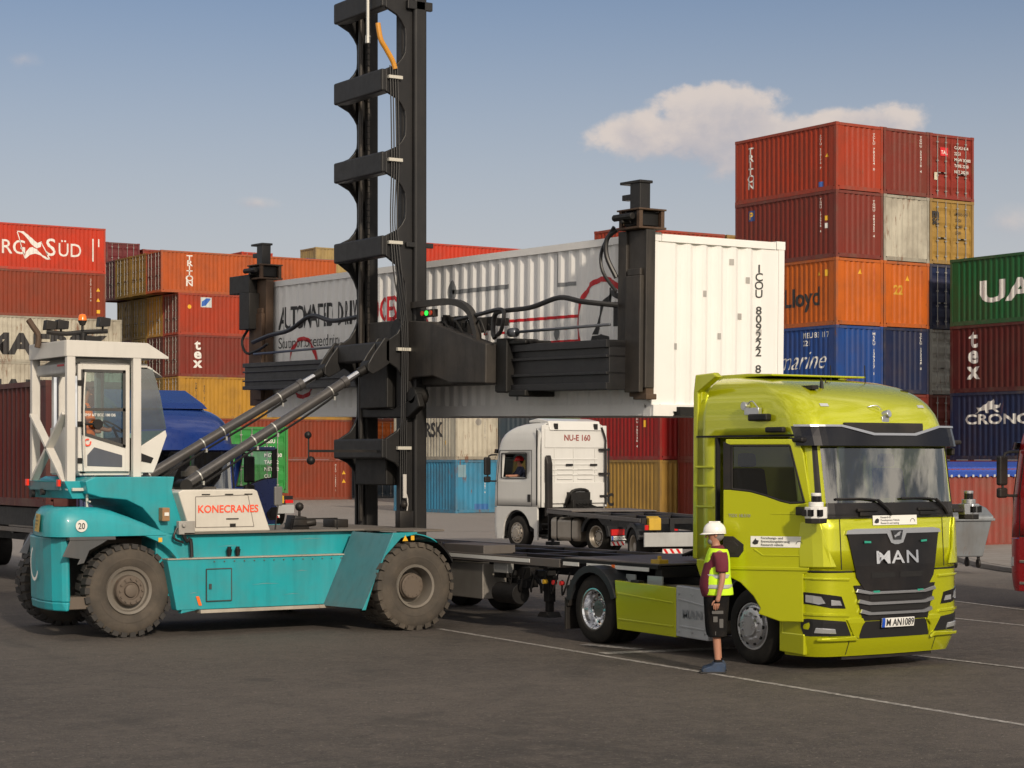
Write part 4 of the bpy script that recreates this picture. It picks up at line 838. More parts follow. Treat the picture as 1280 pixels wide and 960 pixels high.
for v in (28.27, 29.75):
    mb = B_(); lg = [(15.56, 4.02), (15.64, 3.97), (15.8, 4.05), (15.95, 4.15), (15.95, 4.55), (15.86, 4.56), (15.66, 4.3), (15.56, 4.14)]; mb.prism(lg, 'y', v - .13, v - .09); mb.prism(lg, 'y', v + .09, v + .13); mb.build('cylinder_lug', mastm, S, .012)
# hoses up the mast with their clamps
for k in range(4):
    mb = B_(); y = 28.10; mb.pipe([(15.93 + .045 * k, y, 8.9), (15.95 + .045 * k, y, 8.2), (15.96 + .045 * k, y, 7.3), (15.94 + .04 * k, y, 6.4), (15.98 + .05 * k, y - .03, 5.6), (16.12 + .035 * k, y - .02, 4.9), (16.14 + .035 * k, y - .02, 4.2), (16.12 + .035 * k, y, 2.6), (16.12 + .035 * k, y, 1.45)], .011, 6, 4); mb.build('mast_hose', hos, S)
for z in (8.72, 7.4, 6.08, 4.38, 2.8):
    mb = B_(); u = 15.9 if z > 5 else 16.06; mb.box(u, u + .25, 28.07, 28.13, z - .025, z + .025); mb.build('hose_clamp', plain('clamp_pale', (.5, .48, .42), .5), S)
mb = B_(); mb.pipe([(15.72, 28.12, 9.55), (15.76, 28.1, 9.3), (15.86, 28.1, 9.15), (15.98, 28.1, 8.97), (16.02, 28.1, 8.85)], .042, 10, 5); mb.build('yellow_hose', paint('yellow_hose', (.62, .27, .02), .5, 0, .2), S)
mb = B_(); mb.tube((15.75, 28.5, 9.35), (15.75, 28.5, 10.3), .03, n=8); mb.tube((15.75, 28.5, 9.3), (15.75, 28.5, 9.42), .045, n=8); mb.build('limit_rod', plain('rod_pale', (.4, .4, .38), .5, .5), S)
mb = B_(); mb.box(16.24, 16.7, 28.06, 28.13, 9.84, 9.98); mb.box(16.22, 16.72, 28.07, 28.12, 6.02, 6.10); mb.build('mast_bracket', mastm, S, .01)
# small things on deck
mb = B_(); mb.tube((14.0, 28.3, 1.53), (14.06, 28.3, 1.98), .012, n=6); mr = mb.build('mirror_arm', blk, S)
mb = B_(); mb.box(13.98, 14.12, 28.27, 28.32, 1.9, 2.2); mb.build('mirror', paint('mirror_grey', (.14, .14, .14), .5), mr, .02)
mb = B_(); mb.prism([(14.25, 1.53), (14.55, 1.53), (14.5, 1.72), (14.3, 1.75)], 'y', 28.2, 28.5); mb.sph((14.42, 28.3, 1.88), .07, 10); mb.tube((14.42, 28.3, 1.7), (14.42, 28.3, 1.86), .02); mb.tube((14.5, 28.25, 1.62), (14.66, 28.22, 1.64), .06, n=10); mb.build('deck_lamp', blk, S, .01)
mb = B_(); mb.box(16.0, 16.25, 27.9, 28.06, 1.53, 1.80); mb.sph((16.12, 27.98, 1.9), .06, 10); mb.box(15.2, 15.45, 28.6, 29.0, 1.53, 1.66); mb.build('deck_lamp', blk, S, .01)
mb = B_(); mb.pipe([(16.13, 28.02, 1.5), (16.2, 28.0, 1.9), (16.17, 28.02, 2.1)], .012, 6, 3); mb.box(16.12, 16.18, 28.0, 28.03, 2.0, 2.38); mb.build('side_marker', plain('marker_pale', (.5, .48, .45), .4), S, .01)
mb = B_(); mb.box(14.6, 15.85, 28.3, 28.33, 2.73, 2.77); mb.sph((14.57, 28.3, 3.0), .06, 10); mb.sph((14.62, 28.3, 2.6), .07, 10); mb.tube((14.58, 28.3, 2.6), (14.58, 28.3, 3.0), .012, n=6); mb.build('boom_lamp', blk, S)
mb = B_(); mb.tube((12.75, 28.6, 2.16), (12.75, 28.6, 2.36), .09, n=16); mb.tube((12.75, 28.6, 2.36), (12.75, 28.6, 2.44), .18, n=18); mb.tube((12.75, 28.6, 2.44), (12.75, 28.6, 2.52), .13, .05, n=18); mb.box(12.5, 13.05, 28.4, 28.8, 2.16, 2.2); mb.build('air_intake', paint('intake', (.06, .055, .05), .6, .2, .3), S)
mb = B_()
for u in (13.06, 13.2): mb.tube((u, 27.95, 1.16), (u, 27.95, 1.26), .03, .045, n=12); mb.tube((u, 27.95, 1.26), (u, 27.95, 1.30), .03, n=10)
mb.build('filler_cap', blk, S)
mb = B_(); mb.box(12.62, 13.03, 27.806, 27.822, .50, .98); hdoor = mb.build('hatch', teal, S, .006)
mb = B_()
for a, b in [((12.62, .50), (12.62, .98)), ((12.62, .98), (13.03, .98)), ((13.03, .98), (13.03, .5)), ((13.03, .5), (12.62, .5))]: mb.tube((a[0], 27.805, a[1]), (b[0], 27.805, b[1]), .010, n=5)
mb.box(12.66, 12.70, 27.79, 27.81, .68, .76); mb.build('hatch_seal', paint('seal_dark', (.04, .05, .05), .6), hdoor)
mb = B_(); mb.box(12.0, 12.12, 28.0, 28.15, 1.70, 1.90); mb.build('battery_switch', paint('amber_box', (.30, .17, .08), .5), S, .01)
mb = B_(); mb.box(12.03, 12.10, 27.99, 28.0, 1.78, 1.83); mb.build('warning_label', white_letter, S)
mb = B_(); mb.box(12.22, 12.48, 27.90, 28.0, 1.50, 1.70); mb.tube((12.29, 27.86, 1.64), (12.29, 27.9, 1.64), .03, n=10); mb.build('junction_box', paint('box_grey', (.36, .35, .33), .5, 0, .3), S, .008)
mb = B_(); mb.pipe([(12.3, 27.93, 1.5), (12.36, 27.93, 1.4), (12.42, 27.93, 1.42), (12.44, 27.93, 1.16)], .03, 8, 3); mb.pipe([(12.2, 27.93, 1.6), (12.15, 27.93, 1.45), (12.3, 27.93, 1.38)], .02, 8, 3); mb.build('hydraulic_hose', hos, S)
def sdec(nm, shapes, mat, u, z, v=27.83, lift=.008): decal(nm, shapes, mat, S, Vector((u, v, z)) - Vector(SC_), (1, 0, 0), (0, 0, 1), lift=lift)
sdec('speed_disc', [ring2d(0, 0, 0, .088)], white_letter, 10.68, 1.66, 27.845); sdec('speed_number', [text_mesh('20', .125, .01, width=.85, align='CENTER')], dark_letter, 10.68, 1.615, 27.845, .013)
ys = plain('sign_yellow', (.62, .40, .03), .5)
decal('warning_sign', [rect(0, 0, .52, .26)], ys, S, Vector((10.375, 28.86, 1.56)) - Vector(SC_), (-.22, -.97, 0), (.10, 0, .99), lift=.03)
decal('sign_lettering', [([p + Vector((.05, .2 - i * .052, 0)) for p in text_mesh(s_, .045, .01)[0]], text_mesh(s_, .045, .01)[1]) for i, s_ in enumerate(['ACHTUNG', 'Gefahrenbereich', 'Abstand halten', 'Vorsicht'])], dark_letter, S, Vector((10.375, 28.86, 1.56)) - Vector(SC_), (-.22, -.97, 0), (.10, 0, .99), lift=.036)
sdec('warning_label', [rect(0, 0, .06, .065)], yellow_mark, 11.86, 1.40, 27.83); sdec('warning_label', [rect(0, 0, .10, .10)], yellow_mark, 12.36, .80, 27.83); sdec('warning_label', [rect(0, 0, .07, .06)], orange_r, 12.42, .71, 27.83)
sdec('warning_label', [tri(.1, 0, .10), rect(.2, .01, .06, .07)], yellow_mark, 15.38, 1.37, 26.84); sdec('side_reflector', [flatpoly([(0, 0), (.05, 0), (.0, .14), (-.05, .14)])], orange_r, 12.5, .44, 27.815); sdec('side_reflector', [flatpoly([(0, 0), (.05, .02), (.11, .15), (.05, .15)])], orange_r, 15.03, .42, 26.84)
decal('warning_stripes', [flatpoly([(0, 0), (.05, 0), (.16, .17), (.11, .17)]), flatpoly([(.1, .0), (.15, 0), (.26, .17), (.21, .17)])], yellow_mark, S, Vector((15.24, 27.45, 1.28)) - Vector(SC_), (.25, -.97, 0), (.3, 0, .95), lift=.02)
# rivets, grab rails and scuffs that break up the big panels
for pts, nm in (([(12.7, 27.98, 1.53), (12.7, 27.9, 1.5)], None),):
    pass
for k in range(14):
    mb = B_(); u = 12.75 + k * .165; mb.tube((u, 27.815, 1.09), (u, 27.80, 1.09), .010, n=6); mb.build('bolt', mudsteel, S)
for u0, u1, z0, z1 in ((14.1, 14.9, 1.53, 1.62),):
    mb = B_(); mb.pipe([(u0, 27.95, z0), (u0, 27.95, z1 + .08), (u1, 27.95, z1 + .08), (u1, 27.95, z0)], .012, 6, 1); mb.build('grab_rail', blk, S)
mb = B_(); mb.pipe([(10.95, 28.38, 2.5), (10.92, 28.36, 3.0), (10.92, 28.36, 3.5), (10.95, 28.38, 3.9)], .012, 6, 3); mb.build('grab_rail', cream, S)
for u, z, w__, h_ in ((13.35, .72, .5, .012), (13.9, .55, .3, .01), (14.1, .9, .22, .012), (12.9, 1.3, .35, .01), (14.2, 1.38, .5, .012), (12.35, .62, .14, .012)):
    decal('scratch', [flatpoly([(0, 0), (w__ * .5, h_), (w__, h_ * .4), (w__ * .5, h_ * 1.8)])], paint('scratch_pale', (.16, .30, .30), .7, 0, .3), S, Vector((u, 27.82 if z < 1.13 else 28.02, z)) - Vector(SC_), (1, 0, 0), (0, 0, 1), lift=.003)
# spreader
def T_(): m = MB(SC_); m.X = TILT; return m
spb = paint('spreader_black', (.010, .010, .012), .45, .0, .3, 0, .25, dirtc=(.03, .028, .025), spec=.4); spg = paint('spreader_grey', (.030, .027, .025), .55, .1, .5, .10, .6, dirtc=(.075, .062, .05), bump=.15, spec=.4)
for v0, v1, z0, z1 in ((23.1, 26.0, 3.60, 4.30), (29.8, 34.9, 3.74, 4.24)):
    mb = T_(); h = z1 - z0; mb.box(16.62, 17.0, v0, v1, z0 + .02, z1 - .02)
    for a, b in ((0, .14), (.30, .36), (.64, .70), (.84, 1.0)): mb.box(16.57, 17.02, v0, v1, z0 + h * a, z0 + h * b)
    mb.build('telescopic_beam', spb, S, .008)
mb = T_(); mb.prism([(25.85, 3.72), (25.85, 4.32), (26.2, 4.40), (27.5, 4.72), (28.45, 4.78), (29.8, 4.78), (29.8, 3.75), (28.2, 3.76), (28.05, 3.84), (27.4, 3.86), (26.9, 3.74)], 'x', 16.30, 16.52); mb.box(16.5, 17.05, 25.8, 30.0, 3.72, 4.35); mb.build('carriage', spg, S, .02)
mb = T_(); mb.prism([(27.9, 3.5), (28.5, 3.35), (29.6, 3.35), (29.6, 3.2), (28.0, 3.2), (27.65, 3.38), (27.75, 3.6)], 'x', 16.2, 16.32); mb.tube((16.2, 27.9, 3.55), (16.45, 27.9, 3.55), .14, n=18); mb.tube((16.2, 28.4, 4.6), (16.45, 28.4, 4.6), .2, n=18); mb.build('side_shift_bracket', greasy, S, .02)
mb = T_(); mb.box(16.48, 17.07, 25.55, 25.84, 3.58, 4.40); mb.box(16.52, 17.07, 25.1, 25.55, 3.52, 3.62); mb.box(16.52, 17.0, 25.1, 25.55, 4.30, 4.36); mb.build('beam_collar', greasy, S, .02)
for v0, v1, k in ((22.72, 23.36, 0), (34.72, 35.4, 1)):
    mb = T_(); mb.box(16.97, 17.13, v0, v1, 3.62 if k == 0 else 3.45, 5.84); mb.box(16.90, 16.975, v0 + .05, v0 + .40, 3.56, 5.2); mb.box(16.93, 16.98, v0 + .42, v1 - .02, 3.9, 5.84); mb.box(16.92, 16.97, v0 + .08, v0 + .38, 5.2, 5.3); mb.build('end_arm', spg if k == 0 else rusty, S, .012)
    mb = T_(); mb.box(16.84, 17.32, v0, v1 - .1, 5.85, 5.88); mb.box(16.84, 17.32, v0, v1 - .1, 6.11, 6.135)
    for v in (v0 + .02, v1 - .2): mb.box(16.86, 16.92, v, v + .07, 5.87, 6.12); mb.box(17.24, 17.30, v, v + .07, 5.87, 6.12)
    mb.build('twistlock_head', rusty, S, .006)
    mb = T_(); mb.tube((16.8, v0 + .1, 6.02), (16.8, v1 - .1, 6.02), .05, n=10); mb.box(16.9, 17.3, v0 + .1, v1 - .15, 5.9, 6.1); mb.tube((16.75, v0 + .3, 5.95), (17.3, v0 + .3, 5.95), .03, n=8); mb.build('lock_actuator', greasy, S, .01)
    mb = T_(); mb.box(16.94, 17.12, v0 + .12, v0 + .36, 6.12, 6.52); mb.box(16.92, 17.15, v0 + .10, v0 + .58, 6.50, 6.54); mb.box(16.96, 17.08, v0 + .36, v0 + .58, 6.28, 6.36); mb.build('guide_post', mastm, S, .008)
    mb = T_(); mb.box(17.0, 17.14, v0 + .02, v0 + .42, 3.50, 3.64); mb.box(16.98, 17.16, v0 - .02, v0 + .3, 3.46, 3.54); mb.build('lower_clamp', rusty, S, .01)
mb = T_(); mb.pipe([(16.9, 35.2, 5.0), (16.8, 35.4, 4.7), (16.8, 35.2, 4.45), (16.85, 34.8, 4.5), (16.8, 34.3, 4.6)], .03, 6, 4); mb.box(16.75, 16.97, 35.0, 35.45, 4.9, 5.6); mb.box(16.8, 16.97, 35.1, 36.0, 5.6, 5.95); mb.build('valve_box', greasy, S, .02)
for pts, r in (([(16.9, 23.3, 4.80), (16.5, 23.6, 4.85), (16.45, 24.1, 4.93), (16.42, 24.8, 4.82), (16.4, 25.5, 4.80), (16.4, 25.75, 4.75), (16.4, 25.8, 4.5), (16.4, 25.75, 4.4)], .038),
               ([(16.45, 25.75, 4.45), (16.35, 25.5, 4.5), (16.3, 25.35, 4.68), (16.35, 25.5, 4.82), (16.4, 26.2, 4.78), (16.4, 26.9, 4.72)], .032),
               ([(16.5, 34.3, 4.62), (16.45, 33.5, 4.72), (16.4, 32.6, 4.78), (16.42, 31.8, 5.0), (16.4, 31.0, 4.88), (16.4, 30.2, 4.9), (16.4, 29.6, 4.95)], .04),
               ([(16.95, 23.4, 5.2), (16.85, 23.5, 5.5), (16.85, 23.5, 5.75), (16.95, 23.4, 5.88)], .035), ([(16.95, 23.4, 5.0), (16.85, 23.6, 5.3), (16.85, 23.62, 5.6), (16.9, 23.4, 5.92)], .025)):
    mb = T_(); mb.pipe(pts, r, 8, 5); mb.build('hydraulic_hose', hos, S)
mb = T_(); ch = [(16.38, 28.5, 5.0), (16.38, 27.6, 5.02), (16.38, 26.9, 5.0), (16.38, 26.45, 4.85), (16.38, 26.25, 4.55), (16.38, 26.22, 4.38)]
mb.pipe(ch, .07, 4, 5)
mb.build('energy_chain', paint('chain_black', (.02, .018, .016), .5), S)
mb = T_(); mb.tube((16.52, 22.95, 4.5), (16.52, 25.5, 4.48), .022, n=8); mb.tube((16.52, 25.5, 4.48), (16.52, 25.35, 4.48), .07, n=12); mb.tube((16.52, 29.8, 4.45), (16.52, 34.3, 4.40), .022, n=8); mb.build('control_rod', plain('rod_grey', (.12, .13, .15), .3, .6), S)
mb = T_()
random.seed(3)
for k in range(14): mb.cbox((16.5 + random.uniform(0, .4), random.uniform(26.0, 27.6), 4.52 + random.uniform(0, .2)), (.1, random.uniform(.05, .3), random.uniform(.06, .25)))
for k in range(5): mb.pipe([(16.4, 26.0 + k * .3, 4.45), (16.35, 26.1 + k * .35, 4.7), (16.4, 26.3 + k * .3, 4.6)], .018, 6, 4)
mb.build('valve_block', greasy, S, .008)
mb = T_(); mb.box(16.33, 16.42, 27.45, 27.85, 4.80, 4.92); lamp = mb.build('signal_lamp', blk, S, .01)
for v, c, nm in ((27.78, (.4, .04, .01), 'red'), (27.65, (.02, .9, .06), 'green'), (27.52, (.25, .03, .01), 'red')):
    mb = T_(); mb.tube((16.31, v, 4.86), (16.335, v, 4.86), .038, n=12); mb.build(nm + '_light', plain('signal_' + nm, c, .3, 0, 1.5 if nm == 'green' else .15), lamp)
# ---------------------------------------------------------------- lorries
limed = lambda: paint('lime_paint', (.50, .53, .006), .26, .40, .0, 0, .0, coat=.8, spec=.5, fine=.0)
tyreb = paint('truck_tyre', (.012, .0115, .011), .85, 0, .3, 0, 0, dirtc=(.045, .038, .032), bump=.2, dscale=4, spec=.2)
framem = paint('chassis_black', (.009, .009, .010), .55, 0, .4, 0, .2, dirtc=(.035, .03, .025), spec=.25)
plastg = paint('mudguard_plastic', (.018, .020, .024), .45, 0, .3, 0, .1, dirtc=(.045, .04, .035), spec=.3)
alu = paint('aluminium', (.42, .38, .33), .38, .7, .25, 0, .1)
lensm = plain('lamp_lens', (.55, .57, .6), .08, .6); lampred = plain('tail_red', (.55, .01, .01), .25)
wsg = glass('windscreen_glass', (.42, .50, .48), .01, .17); sdg = glass('side_glass', (.62, .68, .66), .01, .03)
satin = plain('satin_silver', (.55, .56, .58), .28, .9)
NZ = [(.18, 1.26), (.35, 1.33), (.6, 1.37), (1.3, 1.37), (1.95, 1.33), (2.78, 1.20), (3.05, 1.12), (3.2, 1.04), (3.34, .92), (3.46, .74), (3.56, .50), (3.63, .18), (3.68, -.25), (3.70, -.5)]
WZ = [(.18, 1.22), (.35, 1.25), (2.9, 1.25), (3.2, 1.235), (3.4, 1.19), (3.54, 1.12), (3.63, 1.02), (3.70, .85)]
def lerp(T, z):
    if z <= T[0][0]: return T[0][1]
    for (a, p), (b, q) in zip(T, T[1:]):
        if z <= b: return p + (q - p) * (z - a) / (b - a)
    return T[-1][1]
BOW, RC = .12, .30
def FX(y, z):
    w__ = lerp(WZ, z); n_ = lerp(NZ, z); a = min(abs(y), w__ - 1e-4)
    x = n_ - BOW * (a / w__) ** 2
    if a > w__ - RC: x -= RC * (1 - math.sqrt(max(0, 1 - ((a - (w__ - RC)) / RC) ** 2)))
    return x
def conform(name, shapes, mat, parent, off=.006, thick=0, step=.08, bev=0, prism=True):
    """marks or pressed panels that follow the rounded cab front; shapes are drawn in (y, z)"""
    bm = bmesh.new()
    for vs_, fs in shapes:
        bv_ = [bm.verts.new(v) for v in vs_]
        for f in fs:
            try: bm.faces.new([bv_[i] for i in f])
            except ValueError: pass
    lo = min(v.co.x for v in bm.verts); hi = max(v.co.x for v in bm.verts); lz = min(v.co.y for v in bm.verts); hz_ = max(v.co.y for v in bm.verts)
    k = math.ceil(lo / step)
    while k * step < hi: bmesh.ops.bisect_plane(bm, geom=bm.verts[:] + bm.edges[:] + bm.faces[:], plane_co=(k * step, 0, 0), plane_no=(1, 0, 0)); k += 1
    for zz in [a for a, b in NZ] + [(lz + hz_) / 2]:
        if lz < zz < hz_: bmesh.ops.bisect_plane(bm, geom=bm.verts[:] + bm.edges[:] + bm.faces[:], plane_co=(0, zz, 0), plane_no=(0, 1, 0))
    for v in bm.verts:
        y, z = v.co.x, v.co.y; v.co = (FX(y, z) + off, y * (1 + off / 1.4), z)
    bmesh.ops.recalc_face_normals(bm, faces=bm.faces)
    if bm.faces and sum(f.normal.x for f in bm.faces) < 0: bmesh.ops.reverse_faces(bm, faces=bm.faces[:])
    me = bpy.data.meshes.new(name); bm.to_mesh(me); bm.free(); me.materials.append(mat)
    o = bpy.data.objects.new(name, me); col.objects.link(o); o.parent = parent
    if thick: md = o.modifiers.new('s', 'SOLIDIFY'); md.thickness = thick; md.offset = -1
    if bev: md = o.modifiers.new('b', 'BEVEL'); md.width = bev; md.segments = 2; md.limit_method = 'ANGLE'; md.angle_limit = R(50)
    return o
P2 = lambda pts: flatpoly(pts)
MIR = lambda pts: flatpoly([(-a, b) for a, b in pts][::-1])
XS = [-1.10, -.90, -.70, -.45, -.15, .15, .45, .70, .93]
YS = [1.25, 1.244, 1.225, 1.19, 1.14, 1.06, .96, .8, .6, .3, 0, -.3, -.6, -.8, -.96, -1.06, -1.14, -1.19, -1.225, -1.244, -1.25]
def shell(root, mat, door_open=None, sidewin=(3, 7), no_glass=0):
    """upper body of a cab; door_open 'right' leaves that doorway free"""
    ZL = [1.24, 1.5, 1.75, 1.95, 2.10, 2.30, 2.55, 2.78, 2.90, 3.03, 3.12, 3.2, 3.27, 3.34, 3.40, 3.46, 3.51, 3.56, 3.60, 3.63, 3.66, 3.68, 3.70]
    cols_ = []
    grid = []
    for z in ZL:
        w__ = lerp(WZ, z); xs0 = FX(w__, z); row = []
        # the roof edge rounds over towards the rear wall too
        xr = -1.10 + max(0, z - 3.6) * .6
        for x in XS[:-1]: row.append((xr + (xs0 - xr) * (x + 1.1) / 2.03, -w__, z))
        for y in YS[::-1]: row.append((FX(y * w__ / 1.25, z), y * w__ / 1.25, z))
        for x in XS[:-1][::-1]: row.append((xr + (xs0 - xr) * (x + 1.1) / 2.03, w__, z))
        grid.append(row)
    n = len(grid[0]); fs = []; glass_side = {-1: [], 1: []}; gw = []
    S0 = len(XS) - 1; F0 = S0; F1 = S0 + len(YS) - 1
    for i in range(len(ZL) - 1):
        for j in range(n - 1):
            z0 = ZL[i]; q = (i * n + j, i * n + j + 1, (i + 1) * n + j + 1, (i + 1) * n + j)
            a, b = grid[i][j], grid[i][j + 1]; ym = (a[1] + b[1]) / 2; frontal = F0 <= j < F1
            if frontal and abs(ym) < 1.08 and 1.95 <= z0 < 2.78: gw.append(q); continue
            if not frontal:
                k = j if j < F0 else (n - 2 - j); side = -1 if j < F0 else 1
                if side == -1 and door_open == 'right' and 2 <= k <= 8 and z0 < 2.90: continue
                if sidewin[0] <= k < sidewin[1] and 2.10 <= z0 < 2.78:
                    if not (door_open == 'right' and side == -1): glass_side[side].append(q)
                    continue
            fs.append(q)
    m = len(ZL); fs.append(tuple((m - 1) * n + j for j in range(n)))              # roof
    vs_ = [p for r in grid for p in r]
    b_ = MB(); b_.add(vs_, fs, True)
    # rear wall and floor
    o = b_.build('cab_shell', mat, root, ang=28, solid=.02)
    rw = MB(); rw.box(-1.13, -1.08, -1.20, 1.20, 1.24, 3.60); rw.prism([(-1.13, -1.15), (-1.13, 1.15), (-1.2, 1.05), (-1.2, -1.05)], 'z', 1.35, 1.95) 
    for z in (2.15, 2.3, 2.45, 2.6): rw.box(-1.15, -1.12, -.85, .85, z, z + .05)
    rw.build('rear_wall', mat, root, .02)
    fl_ = MB(); fl_.box(-1.05, 1.0, -1.2, 1.2, 1.24, 1.32); fl_.build('cab_floor', framem, root)
    def patch(faces, nm, mt):
        idx = sorted({i for f in faces for i in f}); mp = {a: k for k, a in enumerate(idx)}
        g = MB(); g.add([vs_[i] for i in idx], [[mp[i] for i in f] for f in faces], True); return g.build(nm, mt, root, fix=False, ang=60)
    patch(gw, 'windscreen', wsg)
    for sd__ in glass_side:
        if glass_side[sd__] and sd__ != no_glass: patch(glass_side[sd__], 'side_window', sdg)
    return o
def interior(root):
    d = MB(); d.prism([(.45, 1.32), (1.15, 1.32), (1.18, 1.92), (.95, 1.98), (.6, 1.9)], 'y', -1.15, 1.15); d.build('dashboard', blk, root, .02)
    for y in (-.62, .62):
        q = MB(); q.box(-.75, -.15, y - .25, y + .25, 1.32, 1.75); q.prism([(-.8, 1.75), (-.6, 1.75), (-.75, 2.5), (-.9, 2.5)], 'y', y - .24, y + .24); q.prism([(-.9, 2.52), (-.78, 2.52), (-.8, 2.7), (-.9, 2.7)], 'y', y - .13, y + .13); q.build('seat', paint('seat_cloth', (.03, .03, .032), .9, 0, .1), root, .04)
    q = MB(); q.lathe([(-.014, .22), (.014, .22), (.014, .19), (-.014, .19), (-.014, .22)], (.35, .62, 2.0), (-.7, 0, .7), 24, close=False); q.tube((.5, .62, 1.85), (.36, .62, 1.99), .03); q.cbox((.36, .62, 2.0), (.03, .4, .03)); q.build('steering_wheel', blk, root)
def wheel(root, x, y, out, style, r=.49, w_=.30, rimm=None, name='wheel'):
    """out = -1/+1: side the outer face looks to (y direction)"""
    c = (x, y, r); ax = (0, -out, 0); rimm = rimm or alu; Rr = .295
    b = MB(); b.lathe([(.04, Rr), (.0, Rr + .02), (-.004, r - .10), (.012, r - .05), (.04, r - .012), (.06, r), (w_ * .35, r), (w_ * .36, r - .012), (w_ * .39, r - .012), (w_ * .40, r), (w_ * .6, r), (w_ * .61, r - .012), (w_ * .64, r - .012), (w_ * .65, r), (w_ - .06, r), (w_ - .02, r - .03), (w_, r - .1), (w_, Rr)], c, ax, 56, close=False)
    t = b.build(name, tyreb, root, ang=25)
    b = MB(); b.lathe([(.05, Rr + .01), (.012, Rr + .006), (.012, Rr - .012), (.035, Rr - .03)] + ([(.13, Rr - .05), (.15, Rr - .06), (.16, .20), (.14, .13), (.10, .12), (.10, .001)] if style == 'deep' else [(.03, Rr - .05), (-.01, .235), (-.02, .21), (-.02, .14), (-.045, .12), (-.045, .001)]), c, ax, 48, close=False)
    rm = b.build('rim', rimm, t, ang=25)
    b = MB(); 
    for k in range(10):
        a = 2 * math.pi * k / 10; rr = .205 if style == 'deep' else .225; h0 = .158 if style == 'deep' else -.012
        p = Vector(c) + Vector((rr * math.cos(a), ax[1] * (h0 - .004), rr * math.sin(a))); b.tube(p, p + Vector((0, ax[1] * .02, 0)), .026, n=10)
    b.build('hand_hole', grilled, rm)
    b = MB()
    for k in range(10):
        a = 2 * math.pi * (k + .5) / 10; h0 = .14 if style == 'deep' else -.02
        p = Vector(c) + Vector((.165 * math.cos(a), ax[1] * h0, .165 * math.sin(a))); b.tube(p, p + Vector((0, -ax[1] * .03, 0)), .014, n=6)
    b.build('wheel_nut', satin, rm)
    return t
def arcpts(cx, cz, r, a0, a1, n=12): return [(cx + r * math.cos(R(a0 + (a1 - a0) * i / n)), cz + r * math.sin(R(a0 + (a1 - a0) * i / n))) for i in range(n + 1)]
def mudguard(root, x, cz, r, y0, y1, a0=0, a1=180, mat=None, t=.03, lip=True):
    b = MB(); b.prism(arcpts(x, cz, r, a0, a1) + arcpts(x, cz, r - t, a1, a0), 'y', y0, y1)
    if lip:
        ys = y0 if abs(y0) > abs(y1) else y1; s_ = .02 if ys > 0 else -.02
        b.prism(arcpts(x, cz, r + .004, a0, a1) + arcpts(x, cz, r - .10, a1, a0), 'y', min(ys, ys + s_), max(ys, ys + s_))
    return b.build('mudguard', mat or plastg, root, .006)
